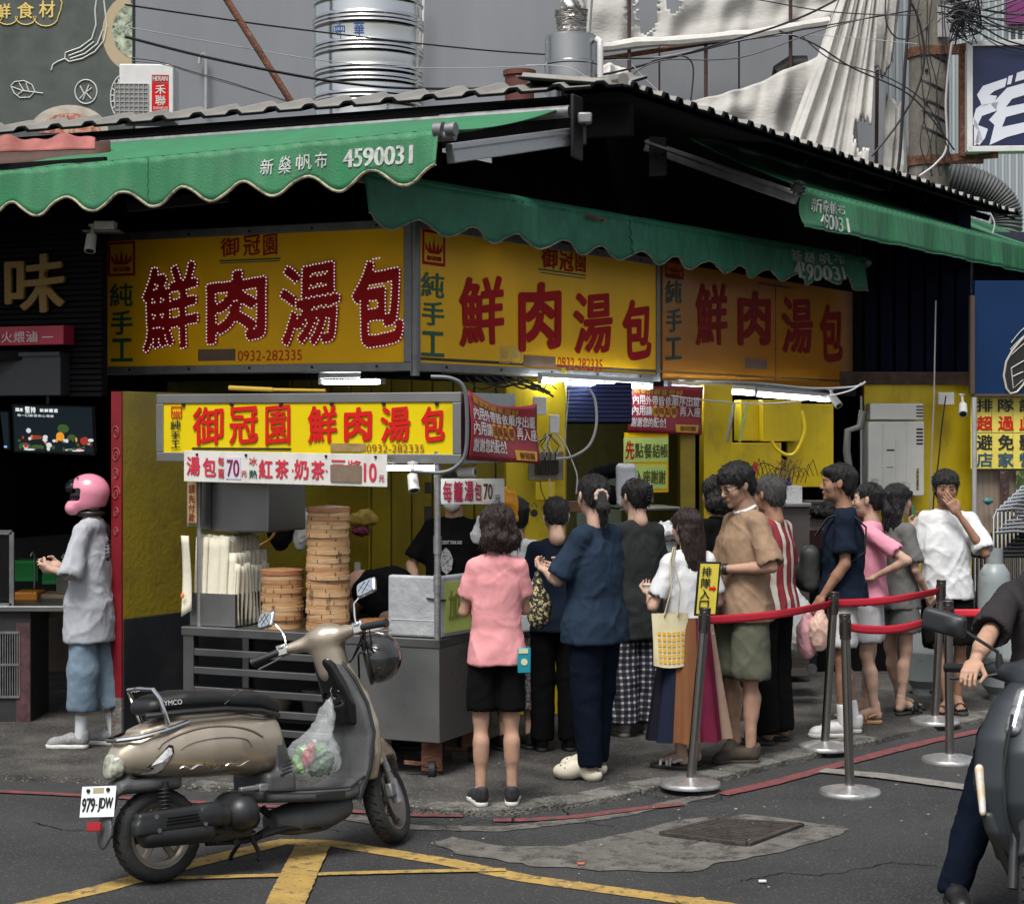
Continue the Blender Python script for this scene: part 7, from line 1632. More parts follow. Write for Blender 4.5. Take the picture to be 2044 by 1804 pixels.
# loose stack of paper bags at the outer left
t=thing('paper_bag_bundle','bundle of cream paper bags hanging outside the left canopy post','paper bags',FC.pt(-1.75,.95,.0))
for k in range(3):
 m_=MB();m_.sheet(lambda a,b:FC.pt(-1.745+.06*a+.006*k,.93+.45*b-.04*(1-b)*(1-a),.02+.012*k*.6-.02*math.sin(b*3+a)),4,10);m_.build('paper_bag',MATS['cream_paper'],parent=t,solid=.008,smooth=80)
m_=MB();m_.ell(FC.pt(-1.715,1.02,.05),(.012,.003,.018),n=8,m=5);m_.build('orange_print',mat('orange_print',(.6,.2,.05),.7),parent=t)
hd=thing('metal_hood','dark stainless box hanging at the left of the cart above the paper bags','metal box',FC.pt(-1.5,1.4,-.3))
f=FC.shift(0,0,-.12);m_=MB();a=f.rect(394,940,420,1058);b=f.rect(420,940,536,1058);m_.fbox(f,a[0],1.40,b[2],1.88,-.45,0);m_.build('casing',M_steeld,parent=hd,bevel=.012,smooth=None)
m_=MB();m_.fbox(f,a[0]+.1,1.41,a[0]+.105,1.87,.0,.003);m_.build('fold_line',M_dark,parent=hd)
ws=thing('wooden_plaque','narrow wooden plaque with brown characters asking to pay first','plaque',FC.pt(-1.72,1.45));fw_=FC.shift(0,0,.0);m_=MB();m_.fbox(fw_,*fw_.rect(374,950,392,1044),-.015,.0);m_.build('board',mat('pale_wood',(.36,.22,.1),.6,var=.2,vs=20,stretch=(1,1,.2)),parent=ws,bevel=.003,smooth=None)
chars(fw_,[('請',(377,966,389,984)),('先',(377,987,389,1003)),('付',(377,1006,389,1022)),('款',(377,1024,389,1041))],mat('brown_char',(.16,.03,.02),.6),ws,'characters',bold=.006,fat=0)
m_=MB();m_.fbox(fw_,*fw_.rect(370,945,396,1050),-.03,-.016);m_.build('back_plate',M_alud,parent=ws)
# bamboo steamers
BAMB=[mat('bamboo%d'%i,c,.55,var=.18,vs=14,stretch=(1,1,5),bump=.3,bs=60)for i,c in enumerate(((.40,.235,.11),(.33,.175,.08),(.44,.28,.145),(.27,.12,.05)))]
M_ink=mat('burnt_ink',(.035,.018,.01),.8)
def steamer(r,h,mi,lid=False):
 t=thing('bamboo_steamer','bamboo steamer','steamer',(0,0,-5));o=Vector((0,0,-5))
 T_=Matrix.Translation(o)
 m_=MB();m_.lathe([(r*.93,.0),(r,.0),(r+.002,h*.5),(r,h*.52),(r*.93,h*.52)],T_,40);m_.build('lower_band',BAMB[mi],parent=t,smooth=30)
 m_=MB();m_.lathe([(r*.95,h*.54),(r*.985,h*.54),(r*.988,h*.96),(r*.95,h*.97)],T_,40);m_.build('upper_band',BAMB[(mi+1)%3],parent=t,smooth=30)
 m_=MB();m_.add([o+Vector((r*.95*math.cos(a),r*.95*math.sin(a),h*.3))for a in np.linspace(0,6.28,24,endpoint=False)],[tuple(range(24))]);m_.build('base',BAMB[1],parent=t,smooth=None)
 m_=MB()
 for k_ in range(2):
  a=random.uniform(-2.6,-.5);
  for j_ in range(2):m_.box((0,0,0),(.004,.003,h*.42),T_@Matrix.Rotation(a+j_*.9,4,'Z')@Matrix.Translation((r+.0015,0,h*(.27 if j_==0 else.75))))
 m_.build('lashing',M_ink,parent=t,smooth=None,kind='stuff')
 return t
def stack(cx_,n,r,hh,label0,yb,Yc,names,seed):
 rs=random.Random(seed);base=P(cx_,0,Yc);z=.832;protos=[steamer(r,hh,i)for i in range(3)]
 for i in range(n):
  pr=protos[i]if i<3 else None;lab=(names[i]if i<len(names)else 'x')
  loc=(base.x+rs.uniform(-.006,.006),Yc+rs.uniform(-.006,.006),z);rz=rs.uniform(-.35,.35)
  if pr is not None:pr.location=loc;pr.rotation_euler=(0,0,rz);pr['label']=lab;pr['group']=label0;WM[pr]=None;o=pr
  else:
   o=dup(protos[rs.randrange(3)],loc,rz,lab);o['group']=label0
  z+=hh
 return z,base
ords=['lowest','second','third','fourth','fifth','sixth','seventh','eighth','ninth','tenth','eleventh','twelfth','thirteenth','topmost']
Yst=11.35;hh=(1249-1014)/F*Yst/14
zt1,b1=stack(655,14,.128,hh,'bamboo steamers in the tall stack',0,Yst,[ords[i]+' bamboo steamer '+('from the bottom ' if 0<i<13 else '')+'of the tall stack on the cart' for i in range(14)],3)
Yst2=11.45;hh2=(1245-1138)/F*Yst2/6
zt2_,b2=stack(563,6,.125,hh2,'bamboo steamers in the short stack',0,Yst2,[(ords[i]if i<5 else 'topmost')+' bamboo steamer '+('from the bottom ' if 0<i<5 else '')+'of the short stack beside the paper bags' for i in range(6)],8)
for(b_,z_,r)in((b1,zt1,.128),(b2,zt2_,.125)):
 m_=MB();m_.lathe([(r+.003,0),(r+.004,.026),(r*.95,.03),(0,.04)],Matrix.Translation((b_.x,b_.y,z_)),40);one('steamer_lid','woven bamboo lid on the '+('tall' if r>.126 else 'short')+' steamer stack','lid',m_,BAMB[3],smooth=30)
# characters branded on steamers
for st_,(x,y,Y_)in(('興',(725-3,0,0)),):pass
def brand(cx_,r,Yc,px,py,s,rows_,owner_name):
 m_=MB();b_=P(cx_,0,Yc)
 for i,ch in enumerate(rows_):
  z=CAMZ-(py-HZ)/F*(Yc-r)-i*.032;V,Fc,_=glyph(ch,.012);x0=(px-CX)/F*(Yc-r)-b_.x;vs=[]
  for a,b in V:
   x=x0+.022*(a-.5);vs.append((b_.x+x,Yc-math.sqrt(max(0,(r+.0035)**2-x*x)),z+.028*(b-.5)))
  m_.add(vs,Fc)
 return m_
for i,(a,r,Y_,x,y,tx)in enumerate(((655,.13,Yst,620,1182,'御園'),(655,.13,Yst,655,1200,'鮮金'),(655,.13,Yst,678,1108,'鮮金'),(563,.127,Yst2,545,1212,'御園'))):
 o=brand(a,r,Y_,x,y,1,tx,'').build('branded_characters',M_ink,smooth=None,loc=(0,0,0));setp(o,('dark branded characters on the middle left of the tall steamer stack','dark branded characters at the centre of the tall steamer stack','dark branded characters on the upper right of the tall steamer stack','dark branded characters on the short steamer stack')[i],'lettering')
# foam box shield on the right end
fm=thing('foam_box','grey foil covered foam box standing on the right end of the cart','box',FC.pt(-.3,.83));f=FC.shift(0,0,.0)
a=f.rect(774,1150,880,1276);m_=MB();m_.fbox(f,a[0],.835,a[2]-.005,1.185,-.05,0);m_.build('front_panel',mat('foil_grey',(.34,.35,.36),.5,.2,var=.12,vs=8,col2=(.5,.5,.5),c2s=9,c2amt=.12,bump=.8,bs=18),parent=fm,bevel=.012,smooth=None)
m_=MB();m_.fbox(FS,.01,.835,.42,1.185,-.05,0);m_.build('side_panel',MATS['foil_grey'],parent=fm,bevel=.012,smooth=None)
m_=MB();m_.fbox(FS,.03,.86,.40,1.15,.0,.004);m_.build('lime_placard',mat('lime_placard',(.34,.40,.10),.5,var=.1,vs=8),parent=fm,smooth=None)
m_=MB();row(m_,'加点',(.06,.93,.32,1.10),onfr(FS,.007),.01);m_.build('placard_wording',mat('placard_olive',(.16,.17,.03),.5),parent=fm,smooth=None)
for c_ in(0,):m_=MB();m_.tube([FC.pt(-.09,1.06,.006),FC.pt(-.03,1.055,.01),FC.pt(.0,1.05,.012),FS.pt(.03,1.05,.01)],.006,6);m_.build('cable_tie',M_cable,parent=fm)
m_=MB();m_.fbox(FC,a[0]+.02,.93,a[2]-.02,.934,.0,.003);m_.build('foil_seam',mat('pale_seam2',(.5,.5,.5),.5),parent=fm)
# plates / wooden edge behind mirror
m_=MB();m_.lathe([(.10,0),(.13,.02),(.128,.03),(.0,.012)],Matrix.Translation(P(722,0,11.2).xy.to_3d()+Vector((0,0,.835))),30);one('white_plate','white plate on the worktop right of the tall steamers','plate',m_,M_wht)
m_=MB();m_.lathe([(.12,0),(.125,.05),(.0,.051)],Matrix.Translation(P(757,0,11.4).xy.to_3d()+Vector((0,0,.835))),30);one('bamboo_plate','reddish round bamboo plate lying beside the foam box','lid',m_,BAMB[3])
# fluorescent tubes
def lamp(label,p,q,n=1,dz=.0):
 t=thing('tube_lamp',label,'lamp',(p+q)/2);d=(q-p).normalized()
 m_=MB();m_.cyl(p+d*.03,q-d*.03,.0145,n=12);m_.build('tube',M_tube,parent=t)
 m_=MB();m_.bar(p+Vector((0,0,.045)),q+Vector((0,0,.045)),.04,.035);m_.build('housing',M_pvcw,parent=t,bevel=.003)
 for e in(p,q):m_=MB();m_.box(e+Vector((0,0,.018)),(.03,.03,.07));m_.build('end_cap',M_pvc,parent=t,bevel=.003)
def onP(f,x,y,c):return f.pt(*f.uv(x,y,c),c)
lamp('lit tube lamp under the bulb lined sign above the cart',onP(FL,640,763,-.25),onP(FL,765,762,-.25))
lamp('lit tube lamp under the middle yellow sign',onP(FR,1078,761,.1),onP(FR,1300,773,.1));lamp('lit tube lamp left of the pair under the orange sign',onP(FR,1337,775,.1),onP(FR,1504,786,.1));lamp('lit tube lamp right of the pair under the orange sign',onP(FR,1508,788,.1),onP(FR,1655,799,.1))
lamp('lit tube lamp tucked under the right end of the cart sign',FC.pt(-.55,1.80,-.1),FC.pt(-.06,1.80,-.1))
seccam('white security camera hanging under the right end of the price board',823,948,10.7,0,.032,.085,(.12,-.4,-.8),.07)
seccam('white security camera pointing sideways under the cart sign corner',915,943,10.9,0,.03,.09,(.95,-.3,.05),.05)
cable('grey hose looping from the cart sign corner up to the fascia',[(860,752),(900,755),(925,772),(932,820),(930,900),(912,930),(880,943),(820,940)],10.62,9,mat('grey_hose',(.09,.1,.105),.5),name='hose',cat='hose')
m_=MB();m_.cyl(P(458,774,11.5),P(545,778,11.4),.015,n=10);m_.cyl(P(545,778,11.4),P(650,780,11.3),.011,n=10);one('broom_handle','yellow pole with a navy end lying on top of the cart sign','pole',m_,mat('broom_yellow',(.4,.25,.02),.5))
# ============================================================ fittings of the shop front
def boxp(name,label,cat,x0,y0,x1,y1,Y,d,m,ang=None,bev=.005,**k):
 f=Fr((P((x0+x1)/2,0,Y).x,Y,0),u=-DL if ang is None else None,ang=ang);a=f.rect(x0,y0,x1,y1);m_=MB();m_.fbox(f,a[0],a[1],a[2],a[3],-d,0);return one(name,label,cat,m_,m,bevel=bev,smooth=None,**k)
boxp('yellow_column','yellow painted column behind the queue carrying the breaker board','column',1010,762,1128,1480,13.3,.12,M_yw2,8)
st=thing('roller_shutter','dark blue roller shutter half lowered between the yellow columns','shutter',P(1190,845,13.7));f=Fr((0,13.7,0),ang=8)
for i in range(9):
 y0=768+i*8.4;a=f.rect(1128,y0,1262,y0+7.2);m_=MB();m_.fbox(f,a[0],a[1],a[2],a[3],-.02,.0);m_.build('slat',mat('shutter_blue',(.008,.013,.06),.45,.2),parent=st,bevel=.004,smooth=None)
m_=MB();m_.fbox(f,*f.rect(1126,765,1262,846),-.04,-.022);m_.build('backing',M_black,parent=st)
boxp('switch_box','white electric box high on the yellow column right of the red banner','electric box',1066,792,1091,828,13.15,.06,M_pvcw,8)
boxp('electric_meter','pale socket box with plugs on the right edge of the yellow column','electric box',1098,828,1117,864,13.15,.06,M_pvcw,8)
bb_=thing('breaker_board','wooden breaker board with a row of black circuit breakers and loose wires','breaker board',P(1090,958,13.15));f=Fr((0,13.15,0),ang=8);m_=MB();m_.fbox(f,*f.rect(1055,902,1125,958),-.03,0);m_.build('board',mat('grimy_board',(.2,.17,.13),.7,var=.3,vs=12),parent=bb_,bevel=.003,smooth=None)
for i in range(9):m_=MB();x_=1067+i*5.2;m_.fbox(f,*f.rect(x_,918,x_+4.6,945),0,.045);m_.build('breaker',M_eye,parent=bb_,bevel=.002,smooth=None)
for i in range(10):
 x_=1064+i*5.6;m_=MB();m_.tube([P(x_,918,13.1),P(x_+random.uniform(-6,6),905,13.06),P(x_+random.uniform(-9,9),890,13.08),P(1100+random.uniform(-12,6),866,13.1)],.004,5);m_.build('wire',M_cablw if i%2 else M_cable,parent=bb_)
boxp('conduit_plate','small yellow cover plate below the breaker board','panel',1069,962,1108,998,13.15,.02,M_yw2,8)
m_=MB();m_.cyl(P(1066,1024,13.16),P(1066,1024,13.12),.026,n=20);m_.tube([P(1060,1012,13.13),P(1066,1002,13.13),P(1072,1012,13.13)],.003,5);one('round_timer','small round black timer hanging on the yellow column','timer',m_,M_eye)
for x0,y0,x1,y1,lb in((1078,960,1092,1010,'left black cord below the breaker board'),(1096,955,1102,1012,'right pale cord below the breaker board')):cable(lb,[(x0,y0),(x0+3,y0+20),(x1-4,y1-14),(x1,y1)],13.1,2.4,M_cable if x0<1090 else M_cablw,name='cord',cat='cord')
cable('grey hose sweeping down from the tube lamp to the breaker board',[(1175,775),(1188,800),(1190,850),(1175,890),(1140,912),(1110,915)],13.0,6,M_pvc,name='hose',cat='hose');cable('pale cord hanging in the doorway beside the shutter',[(1136,780),(1130,850),(1126,900)],13.2,2,M_cablw,name='cord',cat='cord');cable('pale looping cord from the socket box into the doorway',[(1110,862),(1130,890),(1142,920),(1152,950),(1150,985)],13.0,3,M_cablw,name='cord',cat='cord')
for i in range(7):cable(('first','second','third','fourth','fifth','sixth','seventh')[i]+' dark cable counted from the left in the tangle under the middle sign',[(930+i*18,752),(960+i*20,768+random.uniform(-6,14)),(1010+i*14,762+random.uniform(-4,16)),(1075+i*6,785+random.uniform(-16,10))],12.6,3+i%3,None)
# yellow columns and boxes right of the doorway
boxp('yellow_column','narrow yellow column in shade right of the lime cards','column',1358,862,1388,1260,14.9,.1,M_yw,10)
boxp('yellow_column','tall bright yellow column behind the man in the beige tee','column',1405,768,1462,1300,15.0,.14,M_yw2,10)
boxp('yellow_cupboard','upright yellow cupboard behind the wire basket','cupboard',1450,884,1560,1180,15.5,.1,M_yw2,12)
bx=thing('yellow_duct_box','yellow boxed duct hanging under the right tube lamps','duct box',P(1530,880,15.2));f=Fr((0,15.2,0),ang=10);a=f.rect(1486,798,1522,880);m_=MB();m_.fbox(f,a[0],a[1],a[2],a[3],-.3,-.1);m_.build('left_part',M_yw2,parent=bx,bevel=.006,smooth=None);a=f.rect(1522,798,1600,881);m_=MB();m_.fbox(f,a[0],a[1],a[2],a[3],-.3,0);m_.build('right_part',M_yw2,parent=bx,bevel=.006,smooth=None)
boxp('yellow_board','large flat yellow board right of the duct box','board',1572,806,1664,972,15.8,.04,M_yw2,12)
cable('yellow hose hanging in a loop from the duct box',[(1600,820),(1606,860),(1590,900),(1572,908),(1550,896),(1540,880)],15.05,8,M_yw2,name='hose',cat='hose')
for x_,lb in((1455,'grey plastic sheet rolled behind the tube lamp'),(1480,'lime plastic sheet rolled behind the tube lamp')):
 m_=MB();m_.tube([P(x_+10,806,14.9),P(x_+4,840,14.9),P(x_-4,882,14.9)],[.03,.04,.025],8,flat=.4);one('rolled_sheet',lb,'sheet',m_,M_pvc if x_<1470 else M_lime)
# steel cabinet and boxes at the back right
boxp('steel_cabinet','brown grey steel cabinet under the white foam box','cabinet',1526,1012,1616,1350,14.9,.5,mat('cabinet_brown',(.10,.085,.08),.4,.5,var=.15,vs=3),6)
boxp('counter','dark counter base running behind the queue','counter',1290,1060,1530,1370,14.6,.6,M_dark,6)
boxp('shelf_plate','steel shelf plate carrying the foam box','shelf',1512,1004,1620,1012,14.85,.5,M_steel,6)
boxp('foam_box','long worn white foam box on top of the steel cabinet','box',1512,970,1602,1006,14.9,.3,mat('foam_white',(.42,.42,.42),.85,var=.15,vs=6,bump=.8,bs=60),6,.01)
wb=thing('wire_basket','tangled wire basket with yellow netting on the foam box','basket',P(1550,972,15.0))
m_=MB()
for i in range(16):
 x0=1472+i*9;m_.tube([P(x0,966-4*math.sin(i),14.9),P(x0+6,940-8*math.sin(i*1.7),14.85),P(x0+16,925+10*math.cos(i),14.95),P(x0+26,950,15.0)],.003,5)
m_.tube([P(1478+x,930+6*math.sin(x*.1),14.85)for x in range(0,90,8)],.004,5);m_.build('wire_mesh',M_dark,parent=wb,kind='stuff')
m_=MB()
for i in range(14):m_.tube([P(1545+random.uniform(-10,60),925+random.uniform(-12,40),14.95)for _ in range(5)],.003,4)
m_.build('netting',mat('net_yellow',(.3,.2,.03),.7),parent=wb,kind='stuff')
m_=MB();m_.ell(P(1502,940,14.8),(.035,.03,.035),n=10,m=6);m_.ell(P(1508,930,14.8),(.02,.02,.03),n=8,m=5);one('red_cloth','small red cloth stuck in the wire basket','cloth',m_,mat('cloth_red',(.35,.02,.02),.8))
m_=MB();m_.lathe([(.04,0),(.045,.02),(.045,.1),(.02,.14)],Matrix.Translation(P(1568,972,15.0)),14);one('blue_bottle','small blue bottle beside the netting','bottle',m_,mat('bottle_blue',(.02,.04,.25),.3))
# stainless counter behind the women with bowls and plastic
boxp('steel_counter','stainless steel serving counter between the queue and the kitchen','counter',1222,1150,1430,1420,12.95,.5,M_steel,20)
boxp('steel_shelf','raised stainless shelf above the serving counter','shelf',1238,1012,1358,1018,13.4,.4,M_steel,14)
for i,(x,y,r)in enumerate(((1296,1128,.1),(1330,1140,.09),(1318,1100,.08),(1275,1120,.07))):
 m_=MB();m_.lathe([(r*.5,0),(r*.8,.03),(r,.07),(r*.95,.07),(r*.5,.02)],Matrix.Translation(P(x,y+22,13.0)),24);one('metal_bowl',('steel bowl nearest the woman with the claw clip','steel bowl nearest the long haired woman','upper steel bowl on the serving counter','leftmost steel bowl on the serving counter')[i],'bowl',m_,M_steel if i%2 else M_steeld)
boxp('plastic_tub','translucent plastic tub on the serving counter','tub',1292,1080,1352,1112,13.1,.3,mat('tub_grey',(.3,.33,.33),.3),14,.015)
s_=Solid();q=P(1320,1062,13.15);s_.ell(q,(.14,.1,.06));s_.ell(q+Vector((.06,0,.02)),(.08,.08,.05));m_=MB();s_.into(m_,.01,disp=folds(.02,2,sc=2));one('plastic_heap','crumpled heap of clear plastic bags on the tub','plastic bags',m_,mat('crumpled_plastic',(.5,.5,.5),.25),smooth=60)
# wood block, shirts and grey bag hanging in the doorway
boxp('wooden_sign','dark wooden block sign hanging in the doorway','sign',1128,1000,1166,1022,13.2,.04,mat('wood_brown',(.13,.06,.025),.6,var=.3,vs=12),8)
s_=Solid();q=P(1205,960,13.4);s_.cone(q+Vector((-.06,0,.04)),q+Vector((.1,0,.08)),.05,.05,k=.05);s_.cone(q+Vector((-.1,0,-.08)),q+Vector((.08,0,-.1)),.06,.07,k=.06);m_=MB();s_.into(m_,.011,disp=folds(.012,5));one('black_cloth','black cloth draped in the doorway above the women','cloth',m_,C_black,smooth=180)
s_=Solid();q=P(1250,968,13.3);s_.box(q,(.07,.03,.15),.03);m_=MB();s_.into(m_,.008,disp=folds(.008,6,vert=1));one('grey_plastic_bag','pale grey plastic bag hanging beside the lime card','plastic bag',m_,mat('bag_grey',(.34,.35,.37),.4),smooth=180)
m_=MB();s_=Solid();q=P(1012,1010,11.5);s_.cone(q+Vector((-.005,0,.11)),q+Vector((.015,0,.03)),.012,.04,k=.02,flat=(0,1,0),ff=.3);s_.cone(q+Vector((.01,0,.03)),q+Vector((.055,0,-.08)),.042,.02,k=.02,flat=(0,1,0),ff=.3);s_.cone(q+Vector((0,0,.02)),q+Vector((-.075,0,-.01)),.028,.014,k=.02,flat=(0,1,0),ff=.3);s_.into(m_,.007,disp=folds(.009,4,sc=1.5,vert=1));one('orange_plastic_bag','orange yellow plastic bag hanging above the woman in pink','plastic bag',m_,mat('orange_film',(.65,.27,.01),.35),smooth=180)
s_=Solid();q=P(955,1070,11.4);s_.cone(q+Vector((.02,0,.1)),q,.03,.05,k=.03,flat=(0,1,0),ff=.5);m_=MB();s_.into(m_,.007,disp=folds(.009,2,sc=1.5));one('white_plastic_bag','white plastic bag beside the head of the woman in pink','plastic bag',m_,mat('bag_white',(.5,.5,.48),.4),smooth=180)
# clutter behind the steamers: plastic bags and black cloth on the wall
for i,(x,y,rx,rz,m,lb)in enumerate(((585,1010,.07,.12,'bag_grey','grey bundle of plastic bags on the wall left of the steamers'),(600,1060,.05,.13,'bag_white','crumpled white bag hanging behind the steamers'),(725,1035,.11,.05,'net_yellow','dusty straw brush on the wall right of the steamers'),(560,1055,.09,.14,'black','black cloth hanging under the metal hood'),(720,1060,.06,.035,'maroon','maroon bag hanging right of the steamers'))):
 s_=Solid();q=P(x,y,12.6);s_.ell(q,(rx,.05,rz));s_.ell(q+Vector((.02,0,rz*.6)),(rx*.5,.04,rz*.6));m_=MB();s_.into(m_,.01,disp=folds(.016,i,sc=1.6));mm=C_black if m=='black' else mat('bag_maroon',(.12,.01,.03),.5)if m=='maroon' else MATS[m];one('hanging_bag',lb,'bag',m_,mm,smooth=180)
boxp('wall_notice','small dark photo notice on the yellow wall beside the vendor','notice',847,962,862,985,13.8,.01,mat('photo_dark',(.05,.04,.035),.6,var=.5,vs=40),None);boxp('wall_notice','lower dark photo notice on the yellow wall beside the vendor','notice',846,1010,862,1045,13.8,.01,MATS['photo_dark'],None);boxp('white_switch','small white switch on the yellow wall above the bending worker','switch',707,1122,718,1146,13.7,.02,M_pvcw,None)
cable('orange hose curled on the wall behind the paper bags',[(545,1020),(552,1050),(540,1075),(515,1090)],12.4,6,mat('hose_orange',(.4,.18,.03),.5),name='hose',cat='hose')
# water heater
HY=HWY-.25;f=Fr(fh.pt(0,0,.25),u=fh.u);ht=thing('water_heater','white wall mounted gas water heater on the yellow wall','water heater',f.pt(*f.uv(1785,990)))
M_htr=mat('heater_white',(.70,.68,.63),.35,var=.04,vs=6)
a=f.rect(1733,841,1845,990);m_=MB();m_.fbox(f,a[0],a[1],a[2],a[3],-.22,0);m_.build('body',M_htr,parent=ht,bevel=.012,smooth=None)
b=f.rect(1738,805,1845,838);m_=MB();m_.fbox(f,b[0],b[1],b[2],b[3],-.2,-.02);m_.build('flue_box',M_htr,parent=ht,bevel=.012,smooth=None)
m_=MB()
for i in range(5):m_.fbox(f,*f.rect(1829,855+i*7.2,1842,858.5+i*7.2),.0,.004)
for i in range(4):m_.fbox(f,*f.rect(1830,810+i*6.5,1844,812.5+i*6.5),-.02,-.016)
m_.build('vent_slots',M_eye,parent=ht,smooth=None)
m_=MB();m_.fbox(f,*f.rect(1769,970,1781,977),0,.004);m_.fbox(f,*f.rect(1770,897,1785,900),0,.003);m_.fbox(f,*f.rect(1770,932,1783,933.2),0,.003);m_.build('display',M_dark,parent=ht,smooth=None)
m_=MB();m_.fbox(f,*f.rect(1762,845,1764,985),0,.008);m_.fbox(f,*f.rect(1788,876,1790,985),0,.006);m_.fbox(f,*f.rect(1809,842,1812,988),0,.003);m_.build('moulding',M_htr,parent=ht,bevel=.003,smooth=None)
m_=MB();m_.fbox(f,*f.rect(1829,935,1834,978),0,.003);m_.build('yellow_sticker',mat('heater_sticker',(.4,.35,.05),.6,col2=(.05,.05,.04),c2s=60),parent=ht);m_=MB()
for i in range(9):m_.fbox(f,*f.rect(1739,955+i*2.6,1739+random.uniform(10,17),956+i*2.6),0,.002);m_.fbox(f,*f.rect(1794,962+i*2.2,1794+random.uniform(14,26),962.8+i*2.2),0,.002)
m_.build('small_print',kind='stuff',mats=mat('faint_print',(.3,.29,.27),.6),parent=ht,smooth=None)
m_=MB();m_.tube([f.pt(*f.uv(1818,990),-.1),f.pt(*f.uv(1818,1010),-.05),f.pt(*f.uv(1822,1060),-.05)],.015,8);m_.build('gas_pipe',M_rust,parent=ht)
m_=MB();m_.tube([f.pt(*f.uv(1824,1010),-.02),f.pt(*f.uv(1820,1050),-.0),f.pt(*f.uv(1818,1100),-.05)],.012,8);m_.build('green_hose',mat('green_hose',(.05,.3,.22),.5),parent=ht)
cable('black cable running down the yellow wall right of the heater',[(1888,790),(1880,850),(1872,930),(1864,990),(1862,1060)],17.9,3);cable('grey cord hanging from the awning past the heater',[(1868,600),(1866,700),(1864,800),(1860,900),(1856,1040)],17.5,3,M_pvc)
cable('thin black pipe along the wall below the heater',[(1815,1040),(1840,1034),(1875,1026),(1900,1020)],17.9,3)
# things inside the dark bay
boxp('red_shelf','dark red shelf cloth deep in the bay left of the heater','shelf',1612,1030,1735,1180,17.0,.3,mat('dim_red',(.05,.008,.008),.7),6)
def crate(label,x0,y0,x1,y1,Y,m):
 f=Fr((0,Y,0),ang=6);a=f.rect(x0,y0,x1,y1);t=thing('plastic_basket',label,'basket',f.pt((a[0]+a[2])/2,a[1]));w=a[2]-a[0];h=a[3]-a[1]
 m_=MB();m_.fbox(f,a[0],a[3]-.02,a[2],a[3],-.25,.008);m_.fbox(f,a[0],a[1],a[2],a[1]+.02,-.24,.004);m_.build('rim',m,parent=t,bevel=.003,smooth=None)
 m_=MB()
 for i in range(18):u=a[0]+w*(i+.5)/18;m_.fbox(f,u-.005,a[1]+.02,u+.005,a[3]-.02,-.005,0)
 for i in range(3):v=a[1]+h*(i+1)/4;m_.fbox(f,a[0],v-.004,a[2],v+.004,-.006,.001)
 m_.build('lattice',m,parent=t,smooth=None);return t
crate('upper greyish plastic basket in the dark bay',1615,1000,1680,1022,15.6,mat('basket_grey',(.07,.065,.06),.6));crate('lower pale plastic basket heaped with dark goods in the bay',1610,1030,1680,1058,15.5,mat('basket_pale',(.22,.2,.19),.6))
s_=Solid();q=P(1645,1022,15.7);s_.ell(q,(.12,.1,.05));s_.ell(q+Vector((.06,0,.05)),(.07,.07,.05));m_=MB();s_.into(m_,.012,disp=folds(.02,3,sc=2));one('dark_goods','dark crumpled goods heaped in the lower basket','goods',m_,M_dark,smooth=80)
plasticbag('large milky plastic bag bulging behind the striped shirt',P(1585,1170,13.6),(.34,.25,.50),mat('milky_film',(.36,.38,.38),.35,var=.1,vs=5),h=.012)
tr_=thing('trolley','low dark wheeled trolley under the milky plastic bag','trolley',P(1590,1345,13.9));f=Fr((0,13.9,0),ang=4)
a=f.rect(1550,1300,1632,1310);m_=MB();m_.fbox(f,a[0],a[1],a[2],a[3],-.35,0);m_.build('deck',M_dark,parent=tr_,bevel=.004,smooth=None)
for i in range(8):m_=MB();y_=1312+i*2.6;m_.fbox(f,*f.rect(1552,y_,1630,y_+1.2),-.01,0);m_.build('rail',M_dark,parent=tr_,smooth=None)
for x_ in(1560,1621):m_=MB();c=P(x_,1334,13.88);m_.cyl(c+Vector((0,-.015,0)),c+Vector((0,.015,0)),.035,n=16);m_.build('wheel',M_alud,parent=tr_)
boxp('fridge_base','brown grey kick panel of the dark bay beside the man in navy','panel',1800,1200,1862,1400,15.2,.4,mat('kick_grey',(.05,.045,.045),.5),4)
boxp('dark_cabinet','black cabinet in the bay behind the two girls','cabinet',1612,1100,1800,1360,15.6,.4,M_black,4)
m_=MB();m_.tube([P(1702,985,15.3),P(1690,900,15.3),P(1692,860,15.3),P(1716,852,15.3),P(1722,820,15.3)],.03,10);one('drain_pipe','grey drain pipe with an elbow in the dark bay','pipe',m_,mat('dim_pipe',(.09,.09,.09),.5))
cable('rail of grey conduit under the orange sign',[(1335,758),(1500,764),(1620,775),(1705,772),(1728,762)],15.2,5,M_pvc);cable('white cord sagging below the right tube lamps',[(1340,790),(1420,800),(1510,806),(1600,800),(1690,782),(1720,765)],14.6,3.5,M_cablw)
# notices on the far right
FN=Fr((P(1936,0,18.0).x,18.0,0),ang=0);nt_=thing('queue_notice','bright yellow queue notice with rows of black, red and blue characters','notice',FN.pt(.3,1.6))
for i in range(2):
 for j_ in range(3):
  x0=1937+j_*42.5;y0=792+i*72;m_=MB();m_.fbox(FN,*FN.rect(x0+.4,y0+.5,x0+42,y0+71.2),-.01,random.uniform(0,.004));m_.build('sheet',mat('notice_yellow',(.62,.52,.09),.5,var=.05,vs=8),parent=nt_,smooth=None)
rows_n=((796,822,'排隊請',M_blk),(830,859,'超過此',M_rch2),(867,898,'避免影',M_blk),(903,932,'店家營',mat('notice_blue',(.02,.07,.12),.5)))
for k_,(y0,y1,s,mm)in enumerate(rows_n):
 for i,ch in enumerate(s):m_=MB();put(m_,ch,FN.rect(1949+i*42.5,y0,1981+i*42.5,y1),onfr(FN,.006),.012,fat=.025,nrm=FN.w);m_.build('character',mm,parent=nt_,smooth=None)
